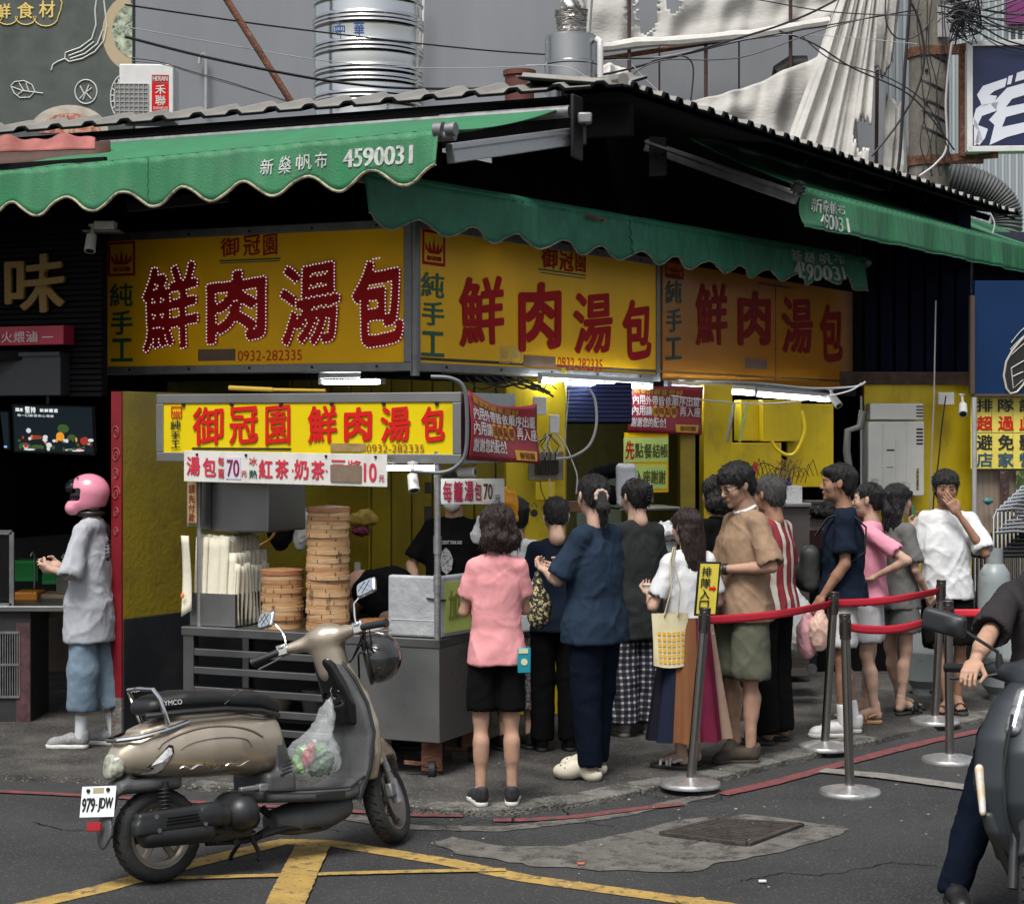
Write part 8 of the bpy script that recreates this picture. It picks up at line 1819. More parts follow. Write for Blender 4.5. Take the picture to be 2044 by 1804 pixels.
FB3=Fr((P(1944,0,17.9).x,17.9,0),ang=0);bs_=thing('blue_signboard','blue signboard with a black and white winged letter emblem at the right edge','signboard',FB3 .pt(.4,2.4))
m_=MB();m_.fbox(FB3,*FB3 .rect(1946,560,2300,786),-.1,0);m_.build('panel',mat('sign_blue',(.004,.022,.075),.5,spec=.2,var=.15,vs=1.5),parent=bs_,smooth=None)
m_=MB();m_.fbox(FB3,*FB3 .rect(1936,590,1945,786),-.05,.02);m_.fbox(FB3,*FB3 .rect(1941,786,2300,791),-.05,.01);m_.build('timber_edge',mat('edge_brown',(.07,.045,.03),.7),parent=bs_)
E_=lambda x,y,c=.004:FB3 .pt(*FB3 .uv(x,y),c)
ol=[(2060,640),(2044,672),(2020,700),(2008,722),(2003,750),(2008,775),(2016,786),(2030,782),(2042,768),(2055,745),(2075,720)]
m_=MB();m_.add([E_(x,y)for x,y in ol],[tuple(range(len(ol)))]);m_.build('emblem_ground',M_blk,parent=bs_,smooth=None);m_=MB();m_.tube([E_(x,y,.01)for x,y in ol],.011,6)
m_.tube([E_(x,y,.01)for x,y in((2018,735),(2040,722),(2060,712))],.006,5);m_.tube([E_(x,y,.01)for x,y in((2018,735),(2022,775),(2042,758))],.006,5);m_.tube([E_(x,y,.01)for x,y in((2020,752),(2042,742))],.006,5)
for k_ in range(3):m_.tube([E_(x,y,.01)for x,y in((2014+k_*2,712-k_*14),(2034,694-k_*15),(2056,676-k_*16))],.005,5)
m_.build('emblem_outline',mat('emblem_pale',(.4,.38,.32),.5),parent=bs_)
boxp('timber_wall','pale brown timber boards below the yellow notice','wall',1950,938,2110,1240,18.1,.05,mat('timber_pale',(.22,.17,.13),.7,var=.2,vs=6,stretch=(6,1,.3)),0)
boxp('dark_poster','dark poster strip beside the stacked stools','poster',1996,940,2014,1110,18.0,.01,mat('poster_dark',(.04,.02,.018),.6,var=.6,vs=18,col2=(.2,.12,.08),c2s=20,c2amt=.25),0);boxp('leaf_poster','green leafy poster at the right edge below the notice','poster',2028,940,2080,1000,18.0,.01,mat('poster_leaf',(.03,.05,.012),.6,var=.6,vs=12,col2=(.15,.2,.05),c2s=14,c2amt=.35),0)
m_=MB();m_.add([P(x,y,17.98)for x,y in((1960,1000),(1968,993),(1980,996),(1983,1002),(1972,1008),(1965,1004))],[tuple(range(6))]);one('fish_ornament','small teal fish ornament on the timber boards','ornament',m_,mat('teal_ornament',(.05,.18,.18),.6),solid=.01)
# stacked chrome stools
def stool():
 t=thing('chrome_stool','x','stool',(0,0,0))
 fr_=MB();w=.19;d=.2;
 for s_x in(-1,1):
  pts=[(s_x*w,-d,0),(s_x*w,-d,.80)];fr_.tube([(s_x*w,-d,-.0),(s_x*w*.98,-d,.4),(s_x*w*.95,-d*.95,.80),(s_x*w*.8,-d*.9,.86),(0,-d*.9,.875)],.0125,8);fr_.tube([(s_x*w,d,0),(s_x*w,d,.45),(s_x*w,d*.9,.47),(s_x*w,-d,.47)],.0125,8)
 fr_.tube([(-w*.9,-d*.95,.68),(0,-d*.93,.69),(w*.9,-d*.95,.68)],.0125,8);fr_.build('frame',M_chrome,parent=t)
 m_=MB();m_.box((0,0,.49),(.38,.38,.03));m_.build('seat',M_dark,parent=t,bevel=.012)
 return t
s0=stool();base=P(2022,1190,15.6)
for i in range(7):
 lb=('bottom chrome chair of the stack at the right edge','second chrome chair from the bottom of the stack','third chrome chair from the bottom of the stack','fourth chrome chair from the bottom of the stack','fifth chrome chair from the bottom of the stack','sixth chrome chair from the bottom of the stack','topmost chrome chair of the stack at the right edge')[i]
 loc=(base.x-.09+.042*i,15.6+.035*i,.50+.030*i);o=s0 if i==0 else dup(s0,loc,.25,lb);o['name_']='';del o['name_'];o['label']=lb;o['group']='stacked chrome chairs';o.location=loc;o.rotation_euler=(0,0,.25);o['category']='chair'
for o_ in list(bpy.data.objects):
 if o_.name.startswith('chrome_stool'):o_.name='chrome_chair'
boxp('chair_platform','dark low platform under the stacked chrome chairs','platform',1950,1192,2100,1320,15.9,.6,M_dark,0)
# gas cylinders
def gas(label,px,py,Y,r,H,c=(.21,.235,.24)):
 q=G(px,py);q=Vector(((px-CX)/F*Y,Y,PZ));t=thing('gas_cylinder',label,'gas cylinder',q,group='grey gas cylinders');T_=Matrix.Translation(q)
 m_=MB();m_.lathe([(r*.72,0),(r*.75,.05),(r*.78,.055),(r,.11),(r,.3),(r+.004,.31),(r+.004,.33),(r,.34),(r,H*.78),(r*.93,H*.86),(r*.6,H*.93),(r*.2,H*.96)],T_,36);m_.build('body',mat('cylinder_grey',c,.4,var=.12,vs=5,col2=(.1,.09,.08),c2s=7,c2amt=.12),parent=t,smooth=30)
 m_=MB();m_.lathe([(r*.5,H*.9),(r*.52,H*1.06),(r*.48,H*1.06),(r*.46,H*.9)],T_,24,closed=True);m_.build('collar',MATS['cylinder_grey'],parent=t);m_=MB();m_.cyl(q+Vector((0,0,H*.94)),q+Vector((0,0,H*1.04)),.02,n=10);m_.build('valve',mat('brass',(.3,.2,.08),.35,.9),parent=t)
 m_=MB();m_.cyl(q+Vector((0,-r*.79,.03)),q+Vector((0,-r*.70,.03)),.011,n=8);m_.build('base_hole',M_eye,parent=t);return t
gas('large grey gas cylinder right of the man in white tee',2010,1410,14.0,.185,.74);gas('grey gas cylinder half hidden behind the man in white tee',1852,1395,14.3,.16,.72);gas('tall slim grey gas cylinder at the back by the chairs',1985,1350,15.1,.13,.98)
m_=MB();m_.box(P(2000,1240,14.2),(.3,.02,.12));one('red_tag','dark red crate edge behind the belt barrier','crate',m_,mat('tag_red',(.2,.01,.015),.6))
# drain pole
m_=MB();m_.cyl((P(1945,0,17.2).x,17.2,0),(P(1945,0,17.2).x,17.2,2.3),.022,n=10);one('white_pipe','thin pale upright pipe between yellow wall and timber boards','pipe',m_,M_pvc)
# ============================================================ stanchions with red belts
def stanchion(loc,label,h=.98,tilt=(0,0)):
 t=thing('belt_stanchion',label,'stanchion',loc,group='belt stanchions of the queue');q=Vector(loc);top=q+Vector((tilt[0],tilt[1],h));d=(top-q).normalized()
 m_=MB();m_.lathe([(.17,0),(.172,.012),(.165,.024),(.12,.036),(.05,.044),(.032,.05)],Matrix.Translation(q),44);m_.build('base',mat('worn_chrome_base',(.62,.62,.61),.3,.8,col2=(.40,.40,.39),c2s=16,c2amt=.4,hard=.15,var=.1),parent=t,smooth=40)
 m_=MB();m_.cyl(q+d*.04,q+d*(h-.14),.0265,n=28);m_.build('post',mat('brushed_post',(.40,.39,.37),.25,1,var=.08,vs=4,stretch=(1,1,.2)),parent=t)
 m_=MB();m_.cyl(q+d*(h-.14),q+d*(h-.02),.0315,n=28);m_.cyl(q+d*(h-.02),q+d*h,.0325,n=28);m_.build('head',mat('stanchion_head',(.09,.085,.08),.3,.8),parent=t,bevel=.002)
 for a in range(4):
  v=Vector((math.cos(a*1.57+.6),math.sin(a*1.57+.6),0))*.032;m_=MB();m_.box(q+d*(h-.075)+v,(.018,.018,.075));m_.build('belt_slot',M_eye,parent=t,bevel=.002)
 return top,d,t
M_belt=mat('red_belt',(.42,.006,.022),.6,var=.05,vs=20)
def belt(label,a,b,sag,za=.075):
 p0,q0=a[0]-a[1]*.075,b[0]-b[1]*.075;side=(q0-p0);side.z=0;side.normalize();p0=p0+side*.035;q0=q0-side*.035
 def S(t,v):
  p=p0 .lerp(q0,t);tw=.05*math.sin(t*7);n_=Vector((-side.y,side.x,0));return p+Vector((0,0,-sag*4*t*(1-t)+.048*(v-.5)))+n_*(.004*math.sin(t*9+v)+.012*(v-.5)*math.sin(t*5))
 m_=MB();m_.sheet(S,40,3);return one('barrier_belt',label,'belt',m_,M_belt,solid=.002,smooth=80,group='red barrier belts')
A_=stanchion(tuple(PZG(1378,1568)),'leftmost belt stanchion leaning right, carrying the queue entrance card',1.0,(.085,.0));
B_=stanchion(tuple(PZG(1646,1494)),'belt stanchion in front of the man in navy, leaning slightly right',.98,(.06,0));C_=stanchion(tuple(G(1697,1584)),'belt stanchion nearest the camera, standing on the asphalt',1.0,(-.03,0))
D_=stanchion(tuple(PZG(1866,1442)),'farthest belt stanchion in front of the man in white tee',.97,(.045,0));E_s=stanchion(tuple(G(1896,1520)),'rightmost belt stanchion beside the scooter rider',.98,(-.01,0))
belt('red belt sagging between leftmost stanchion and the one before the man in navy',A_,B_,.02);belt('red belt running from the navy man to the far stanchion',B_,D_,.02);belt('red belt between the nearest stanchion and the rightmost one',C_,E_s,.05)
X_=(Vector((P(2110,1225,11.6).x,11.6,E_s[0].z-.0)),Vector((0,0,1)));belt('red belt leaving the rightmost stanchion behind the rider',E_s,X_,.0)
qc=thing('queue_card','yellow framed card with black characters and red arrow on the leftmost stanchion','sign',A_[0]);c=P(1413,1175,10.85)
fq_=Fr(c,u=(Vector((.93,.2,-.035))).normalized(),v=(Vector((.085,0,1))).normalized())
m_=MB();m_.fbox(fq_,-.068,-.155,.068,.155,-.012,-.002);m_.build('frame',M_eye,parent=qc,bevel=.003,smooth=None);m_=MB();m_.fbox(fq_,-.056,-.143,.056,.143,-.003,.0);m_.build('card',mat('card_yellow',(.58,.48,.06),.4,var=.1,vs=10),parent=qc,smooth=None)
m_=MB();row(m_,'排隊入口',(-.045,-.125,.012,.13),onfr(fq_,.003),.012,.14,vert=True);m_.build('characters',M_blk,parent=qc,smooth=None)
m_=MB();m_.fbox(fq_,.006,-.006,.03,.010,0,.003);m_.add([fq_.pt(.03,-.018,.003),fq_.pt(.05,.002,.003),fq_.pt(.03,.022,.003)],[(0,1,2)]);m_.build('red_arrow',M_rch2,parent=qc,smooth=None)
m_=MB();m_.bar(A_[0]+Vector((0,0,-.02)),c+Vector((-.02,.01,-.14)),.02);m_.build('holder',M_dark,parent=qc)
# ============================================================ champagne scooter in the foreground
lean=R(-7);th_=R(38.4)
ex=Vector((math.cos(th_),math.sin(th_),0));ey0=Vector((-math.sin(th_),math.cos(th_),0));ey=ey0*math.cos(lean)+Vector((0,0,math.sin(lean)));ez=ex.cross(ey)
SM=Matrix((ex,ey,ez)).transposed().to_4x4();SM.translation=Vector((-1.58,8.54,.0))
scoot=thing('scooter','champagne gold scooter parked on its side stand in front of the cart','scooter',SM.translation,rot=SM.to_euler())
WM[scoot]=SM
M_champ=mat('champagne_paint',(.42,.36,.28),.27,.6,var=.05,vs=3,coat=.25,rv=.05);M_gpl=mat('worn_grey_plastic',(.05,.052,.054),.5,var=.25,vs=6,col2=(.085,.085,.085),c2s=5,c2amt=.3,hard=.4,bump=.3,bs=150)
M_bpl=mat('black_plastic',(.016,.017,.018),.42,var=.15,vs=8);M_glb=mat('gloss_black',(.008,.008,.009),.12);M_vinyl=mat('black_vinyl',(.012,.012,.013),.42,bump=.25,bs=300);M_tyre=mat('tyre_rubber',(.016,.016,.016),.8,var=.2,vs=20,bump=.4,bs=80)
M_rimc=mat('dusty_rim',(.22,.20,.17),.4,.7,var=.2,vs=12);M_lens=mat('clear_lens',(.55,.55,.53),.12,.3,var=.3,vs=60)
XM=Matrix(((0,0,1,0),(0,1,0,0),(1,0,0,0),(0,0,0,1)))
def xl(st):return[(x,z,y,rz,ry)for x,z,y,rz,ry in st]
def sp_(name,sol,m,h=.009,parent=None,disp=None,smooth=45,T=None,**k):
 b=MB();sol.into(b,h,T,disp=disp);return b.build(name,m,parent=parent or scoot,local=True,smooth=smooth,**k)
def mp(name,fn,m,parent=None,smooth=38,T=None,**k):
 b=MB();fn(b)
 if T is not None:b.v=[tuple(T@Vector(v))for v in b.v]
 return b.build(name,m,parent=parent or scoot,local=True,smooth=smooth,**k)
s=Solid();s.loft(xl([(-.21,.56,0,.035,.05),(-.15,.575,0,.08,.09),(-.05,.585,0,.115,.13),(.08,.585,0,.135,.165),(.22,.58,0,.14,.185),(.36,.575,0,.14,.185),(.48,.565,0,.145,.165),(.58,.56,0,.14,.135),(.62,.56,0,.12,.12)]),p=2.5,M=XM,k=.02,cap=.02)
s.box((.2,0,.318),(.6,.4,.12),.01,rot=(0,R(5),0),k=.01,op='s')
body=sp_('body_panel',s,M_champ,.0085,smooth=60)
def bump(x):return.585+.12*math.sqrt(max(0,1-((x-.2)/.33)**2))
def side_y(x,z):
 xs=[-.21,-.15,-.05,.08,.22,.36,.48,.58];c=np.interp(x,xs,[.56,.575,.585,.585,.58,.575,.565,.56]);rz=np.interp(x,xs,[.035,.08,.115,.135,.14,.14,.145,.14]);ry=np.interp(x,xs,[.05,.09,.13,.165,.185,.185,.165,.135])
 return-ry*(max(0,1-(abs(z-c)/rz)**2.5))**(1/2.5)
def sidecurve(pts,r,m,name,parent=None,o=.002):return mp(name,lambda b:b.tube([(x,side_y(x,z)-o,z)for x,z in pts],r,6),m,parent or body)
sidecurve([(-.04+.56*t,.60+.072*math.sin(math.pi*min(1,t*1.1))**.6)for t in np.linspace(0,.93,26)],.0055,mat('panel_shadow_line',(.14,.115,.09),.5),'panel_ridge')
sidecurve([(.05+.36*t,.565+.055*math.sin(math.pi*min(1,t*1.0))**.35)for t in np.linspace(.02,1,22)],.0028,MATS['panel_shadow_line'],'panel_groove')
def decal(text,x0,x1,z0,z1,m,name,shear=.25):
 b=MB();V,Fc,_=glyph(text,.01);vs=[]
 for u,v in V:
  x=x0+(x1-x0)*u+shear*(v-.5)*.04;z=z0+(z1-z0)*v-(x-x0)*.06;vs.append((x,side_y(x,z)-.0035,z))
 b.add(vs,Fc);return b.build(name,m,parent=body,local=True,smooth=None)
M_chl=mat('chrome_script',(.55,.53,.5),.25,.9)
decal('Many',.165,.275,.475,.515,M_chl,'script_emblem');decal('110',.295,.335,.487,.507,M_chl,'script_number')
sidecurve([(.06+.10*t,.50+.008*math.sin(t*9))for t in np.linspace(0,1,12)],.004,M_chl,'script_flourish');sidecurve([(.28+.12*t,.49+.008*math.sin(t*8))for t in np.linspace(0,1,12)],.003,M_chl,'script_flourish')
# rear lamp, side indicator
s=Solid();s.loft(xl([(-.235,.505,0,.03,.035),(-.215,.535,0,.055,.06),(-.17,.545,0,.062,.075)]),p=2.4,M=XM,k=.01);sp_('tail_lamp',s,mat('tail_lens',(.33,.34,.28),.1,.2,var=.5,vs=40),.007)
b=MB();n=12;vs=[]
outl=[(-.105,.485),(-.075,.525),(-.035,.57),(.005,.605),(.02,.60),(.022,.575),(.0,.535),(-.02,.5),(-.04,.485)]
def leaf(sc,o):
 cx_=sum(q[0]for q in outl)/9;cz_=sum(q[1]for q in outl)/9;return[(cx_+(x-cx_)*sc,side_y(cx_+(x-cx_)*sc,cz_+(z-cz_)*sc)-o,cz_+(z-cz_)*sc)for x,z in outl]
mp('indicator_bezel',lambda b:b.add(leaf(1.12,.004),[tuple(range(9))]),M_glb,body,None);ind=mp('indicator_lens',lambda b:b.add(leaf(.92,.008)+[(-.03,side_y(-.03,.54)-.018,.54)],[(i,(i+1)%9,9)for i in range(9)]),M_lens,body,None)
# seat
s=Solid();s.loft(xl([(-.07,.775,0,.03,.09),(.0,.79,0,.045,.125),(.12,.80,0,.048,.145),(.28,.79,0,.045,.148),(.38,.775,0,.045,.14),(.5,.765,0,.05,.12),(.60,.735,0,.05,.09),(.65,.70,0,.03,.07)]),p=3,M=XM,k=.02,cap=.03)
seat=sp_('seat',s,M_vinyl,.009,smooth=70)
mp('seat_base',lambda b:b.tube([(-.07,-.09,.745),(.1,-.15,.748),(.3,-.15,.742),(.5,-.13,.715),(.62,-.08,.685)],.014,8),M_bpl,seat)
mp('seat_piping',lambda b:b.tube([(.30,-.148,.765),(.36,-.135,.80),(.42,-.10,.815),(.46,0,.82),(.42,.10,.815)],.0025,5),M_gpl,seat)
b=MB();V,Fc,_=glyph('KYMCO',.02);b.add([(-.015+.10*u,-.151+.05*v*0-.0*u+.0,.785+.022*v)for u,v in V],Fc);b.v=[(x,-(.125+.02*min(1,(x+.02)/.12))-.006,z)for x,y,z in b.v];b.build('seat_wording',M_wht,parent=seat,local=True,smooth=None)
s=Solid();s.loft(xl([(-.1,.66,0,.03,.08),(.1,.70,0,.045,.13),(.4,.70,0,.04,.13),(.6,.66,0,.03,.09)]),p=3,M=XM,k=.02);sp_('seat_pan',s,M_champ,.01)
# grab rail
mp('grab_rail',lambda b:b.tube([(.02,-.13,.70),(-.02,-.135,.82),(-.04,-.12,.86),(-.05,0,.865),(-.04,.12,.86),(-.02,.135,.82),(.02,.13,.70)],.011,8),M_chrome)
mp('grab_rail_loop',lambda b:b.tube([(.12,-.13,.70),(.0,-.14,.675),(-.12,-.12,.655),(-.19,-.05,.65),(-.19,.05,.65),(-.12,.12,.655),(.0,.14,.675)],.012,8),M_chrome)
# step-through, floorboard and leg shield
s=Solid();s.loft(xl([(.56,.50,0,.17,.145),(.62,.50,0,.15,.12),(.66,.42,0,.10,.10)]),p=3,M=XM,k=.02);s.box((.57,0,.38),(.08,.165,.05),.02,k=.03);under=sp_('seat_front_panel',s,M_gpl,.009)
for i in range(4):mp('vent_rib',lambda b:b.bar((.56+.01*i,-.168,.415+.018*i),(.63,-.155,.425+.018*i),.006,.006),M_bpl,under)
s=Solid();s.loft(xl([(.48,.325,0,.03,.165),(.7,.30,0,.028,.175),(.92,.285,0,.032,.175),(1.0,.31,0,.05,.17)]),p=4,M=XM,k=.01);sp_('floorboard',s,M_gpl,.0085,smooth=50)
mp('floor_edge',lambda b:b.tube([(.46,-.165,.355),(.7,-.178,.333),(.93,-.178,.318),(1.02,-.17,.36)],.006,6),M_bpl);mp('floor_label',lambda b:b.box((.82,-.1765,.295),(.16,.004,.022)),M_bpl)
s=Solid();s.loft([(.25,.99,0,.035,.165),(.38,1.045,0,.04,.18),(.55,1.075,0,.045,.183),(.68,1.06,0,.045,.165),(.80,1.025,0,.05,.125),(.89,.985,0,.05,.09),(.925,.965,0,.04,.07)],p=2.6,k=.02);shield=sp_('leg_shield',s,M_gpl,.0085,smooth=60)
s=Solid();s.loft([(.60,1.05,0,.05,.12),(.70,1.035,0,.055,.13),(.8,1.005,0,.06,.11),(.9,.965,0,.055,.08),(.935,.95,0,.045,.065)],p=2.8,k=.02);s.cone((.97,-.06,.73),(.99,.06,.73),.03,.03,k=.02,op='s');sp_('glove_panel',s,M_glb,.0085,shield)
mp('shield_trim',lambda b:b.tube([(.99,-.16,.25),(1.05,-.178,.40),(1.085,-.181,.56),(1.07,-.162,.70),(1.035,-.12,.82),(.995,-.082,.90),(.965,-.04,.94),(.955,0,.945)],.009,8),M_bpl,shield)
mp('shield_trim',lambda b:b.tube([(.99,.16,.25),(1.05,.178,.40),(1.085,.181,.56),(1.07,.162,.70),(1.035,.12,.82),(.995,.082,.90),(.965,.04,.94),(.955,0,.945)],.009,8),M_bpl,shield)
s=Solid();s.loft([(.33,1.10,0,.05,.13),(.45,1.12,0,.05,.16),(.6,1.12,0,.05,.155),(.75,1.08,0,.05,.13),(.9,1.02,0,.045,.08)],p=2.4,k=.02);sp_('front_cover',s,M_champ,.009)
s=Solid();s.loft(xl([(.58,.19,0,.05,.07),(.7,.19,0,.075,.115),(.85,.20,0,.085,.13),(.98,.23,0,.07,.13)]),p=2.4,M=XM,k=.02);sp_('belly_fairing',s,M_gpl,.009)
# key and hook
mp('ignition',lambda b:(b.cyl((.965,-.045,.735),(.945,-.045,.735),.016,n=14),b.tube([(.945,-.045,.75),(.94,-.045,.77),(.95,-.045,.785)],.003,5)),M_chrome)
mp('key',lambda b:(b.box((.935,-.05,.70),(.008,.016,.04)),b.box((.93,-.055,.655),(.006,.014,.05)),b.box((.928,-.04,.648),(.006,.012,.045))),M_chrome,bevel=.002)
# steering group turned left about the tilted axis
AX=Vector((-.27,0,.75)).normalized();PV=Vector((.985,0,.93));ST_=Matrix.Translation(PV)@Matrix.Rotation(R(36),4,AX)@Matrix.Translation(-PV)
s=Solid();s.cone((.985,0,.87),(.965,0,1.00),.072,.078,k=.03,flat=(0,1,0),ff=1.1);s.ell((.985,0,1.03),(.105,.095,.068),k=.03)
for q in(-1,1):s.cone((.96,q*.05,1.02),(.925,q*.175,1.02),.045,.026,k=.03)
head=sp_('handlebar_cowl',s,M_champ,.0075,T=ST_,smooth=70)
s=Solid();s.ell((1.065,0,1.03),(.045,.075,.055),k=.01);sp_('headlamp',s,M_lens,.008,T=ST_)
mp('cowl_screw',lambda b:b.cyl((.905,-.02,.93),(.915,-.02,.93),.008,n=8),M_bpl,T=ST_)
for q in(-1,1):
 mp('switch_pod',lambda b:(b.box((.915,q*.205,1.02),(.05,.055,.055)),b.box((.89,q*.205,1.035),(.012,.03,.02))),M_chrome,T=ST_,bevel=.008)
 mp('grip',lambda b:b.cyl((.90,q*.225,1.015),(.875,q*.355,1.0),.0175,n=16),M_bpl,T=ST_,bevel=.003);mp('grip_end',lambda b:b.cyl((.876,q*.352,1.0),(.873,q*.366,.999),.021,n=16),M_bpl,T=ST_)
 mp('brake_lever',lambda b:b.tube([(.94,q*.20,1.0),(.945,q*.27,.985),(.925,q*.36,.965)],.0065,8,flat=.6),M_chrome,T=ST_)
 zz=1.19 if q>0 else 1.20
 mi=mp('mirror_stem',lambda b:b.tube([(.925,q*.19,1.04),(.93,q*.19,1.08),(.955,q*.21,1.115)if q>0 else(.935,q*.20,1.14),(.96,q*.245,zz-.02)],.005,8),M_chrome,T=ST_)
 Mm=ST_@Matrix.Translation((.955,q*.275,zz))@Euler((R(q*6),R(24),R(-q*6+(-22)))).to_matrix().to_4x4()
 s=Solid();s.box((0,0,0),(.012,.058,.042),.011,k=.004);sp_('mirror_housing',s,M_chrome,.006,mi,T=Mm)
 b=MB();pts=[(-.0135,.052*math.copysign(abs(math.cos(a))**.5,math.cos(a)),.036*math.copysign(abs(math.sin(a))**.5,math.sin(a)))for a in np.linspace(0,6.28,28,endpoint=False)];b.add([Mm@Vector(v)for v in pts],[tuple(range(28))]);b.build('mirror_glass',mat('mirror_glass',(.8,.82,.82),.03,1),parent=mi,local=True,smooth=None)
 if q<0:pass
 for lns in(((-.04,-.02),(.01,.03)),((-.02,-.03),(.04,.02)),((-.03,.025),(.02,-.028)),((.0,.03),(.045,-.01))):
  mp('glass_crack',lambda b:b.bar((-.0145,lns[0][0],lns[0][1]),(-.0145,lns[1][0],lns[1][1]),.0016),M_bpl,mi,T=Mm)
for k_ in range(2):mp('brake_cable',lambda b:b.tube([(.95,-.22,1.0),(1.02,-.16,.96+.02*k_),(1.05,-.08,.90),(1.04,-.02,.86)],.004,6),M_cable,T=ST_)
# front wheel, fork and fender
def wheel(cx_,cz,r,w,name,T,spokes=True):
 t_=Matrix(((1,0,0,cx_),(0,0,1,0),(0,1,0,cz),(0,0,0,1)));TT=(T@t_)if T is not None else t_
 prof=[];
 for a in np.linspace(-2.4,2.4,15):prof.append((r-w*.62+w*.62*math.cos(a)**1 if False else r-w*.55+w*.55*math.cos(a),w*.5*math.sin(a)*1.12))
 prof+=[(r*.66,-w*.0)]
 prof=[(r*.68,-w*.42),(r*.78,-w*.52),(r*.88,-w*.52),(r*.965,-w*.36),(r*.995,-w*.15),(r,0),(r*.995,w*.15),(r*.965,w*.36),(r*.88,w*.52),(r*.78,w*.52),(r*.68,w*.42)]
 b=MB();b.lathe(prof,TT,56,closed=True);ty=b.build(name,M_tyre,parent=scoot,local=True,smooth=50)
 b=MB()
 for i in range(30):
  for q in(-1,1):
   a=i*2*math.pi/30+(q*.05);p0=Vector(((r+.0005)*math.cos(a),(r+.0005)*math.sin(a),q*w*.04));p1=Vector(((r*.972)*math.cos(a+.10),(r*.972)*math.sin(a+.10),q*w*.37));b.bar(TT@p0,TT@p1,.0035,.0025)
 b.build('tread_groove',M_black,parent=ty,local=True,smooth=None,kind='stuff')
 b=MB();b.lathe([(r*.70,-w*.44),(r*.71,-w*.40),(r*.63,-w*.30),(r*.62,w*.30),(r*.71,w*.40),(r*.70,w*.44),(r*.66,w*.42),(r*.58,w*.2),(r*.58,-w*.2),(r*.66,-w*.42)],TT,44,closed=True);rm=b.build('rim',M_rimc,parent=ty,local=True)
 for i in range(5):
  a=i*2*math.pi/5+.3;b=MB();b.bar(TT@Vector((.03*math.cos(a),.03*math.sin(a),0)),TT@Vector((r*.62*math.cos(a),r*.62*math.sin(a),0)),.030,.022,up=TT.to_3x3()@Vector((0,0,1)));b.build('rim_spoke',M_rimc,parent=rm if False else ty,local=True,smooth=None,bevel=.005)
 b=MB();b.cyl(TT@Vector((0,0,-w*.6)),TT@Vector((0,0,w*.6)),.035,n=20);b.build('hub',M_rimc,parent=ty,local=True,bevel=.004);return ty
wheel(1.255,.205,.205,.085,'front_tyre',ST_);wheel(0,.21,.21,.092,'rear_tyre',None)
for q in(-1,1):mp('fork_leg',lambda b:(b.cyl((1.245,q*.066,.22),(1.13,q*.066,.52),.018,n=14),b.cyl((1.245,q*.066,.19),(1.225,q*.066,.30),.024,n=14)),M_alu,T=ST_)
mp('brake_disc',lambda b:b.lathe([(.05,-.001),(.095,-.002),(.095,.002),(.05,.003)],Matrix(((1,0,0,1.255),(0,0,1,-.052),(0,1,0,.205),(0,0,0,1))),30),M_steel,T=ST_)
mp('brake_caliper',lambda b:b.box((1.19,-.062,.25),(.06,.04,.07)),M_alud,T=ST_,bevel=.01)
s=Solid();s.loft(xl([(1.02,.42,0,.03,.05),(1.10,.47,0,.05,.085),(1.2,.475,0,.06,.09),(1.33,.42,0,.06,.075),(1.43,.32,0,.04,.05)]),p=2.3,M=XM,k=.03);s.cone((1.255,-.062,.205),(1.255,.062,.205),.222,.222,k=.008,op='s')
s.loft(xl([(1.12,.36,0,.1,.085),(1.28,.36,0,.09,.085)]),p=3,M=XM,k=.03);s.cone((1.255,-.055,.205),(1.255,.055,.205),.216,.216,k=.006,op='s');sp_('front_fender',s,M_champ,.008,T=ST_,smooth=60)
for q in((1.2,.34),(1.27,.40)):mp('fender_screw',lambda b:b.cyl((q[0],-.088,q[1]),(q[0],-.080,q[1]),.007,n=8),M_bpl,T=ST_)
# engine, transmission shield, exhaust
s=Solid();s.box((.02,-.165,.285),(.205,.032,.047),.015,k=.01);s.cone((.16,-.16,.29),(.26,-.15,.27),.045,.05,k=.03);s.box((-.14,-.165,.262),(.06,.03,.03),.012,k=.02);guard=sp_('exhaust_guard',s,M_bpl,.0075)
for i in range(3):mp('guard_slot',lambda b:b.box((.03,-.1985,.268+.014*i),(.17-.01*i,.006,.005)),M_black,guard,None)
for x,z in((-.10,.31),(.13,.31),(-.09,.25),(.14,.25)):mp('guard_bolt',lambda b:b.cyl((x,-.201,z),(x,-.192,z),.011,n=12),M_chrome,guard)
s=Solid();s.cone((-.12,-.145,.225),(.16,-.14,.215),.052,.056,k=.02);s.cone((.16,-.14,.215),(.36,-.11,.19),.03,.016,k=.03);sp_('muffler',s,M_bpl,.0085)
s=Solid();s.cone((.35,-.06,.27),(.35,-.155,.27),.095,.082,k=.02);s.box((.30,-.03,.22),(.12,.11,.07),.02,k=.03);s.cone((.38,0,.26),(.48,0,.22),.07,.05,k=.03);s.box((.1,.1,.24),(.25,.04,.07),.03,k=.03);eng=sp_('engine',s,M_bpl,.0085)
FT=Matrix(((1,0,0,.36),(0,0,1,-.157),(0,1,0,.27),(0,0,0,1)))
for r_ in(.062,.045,.028):mp('fan_ring',lambda b:b.lathe([(r_-.004,-.004),(r_,-.006),(r_+.004,-.004),(r_,0)],FT,30,closed=True),M_gpl,eng)
for a in range(8):mp('fan_bar',lambda b:b.bar(FT@Vector((.01*math.cos(a*.785),.01*math.sin(a*.785),-.005)),FT@Vector((.064*math.cos(a*.785),.064*math.sin(a*.785),-.005)),.005),M_gpl,eng,None)
for i in range(9):x=random.uniform(.12,.52);z=random.uniform(.14,.2);mp('engine_bolt',lambda b:b.cyl((x,-.12,z),(x,-.135,z),random.uniform(.008,.016),n=8),M_dark,eng)
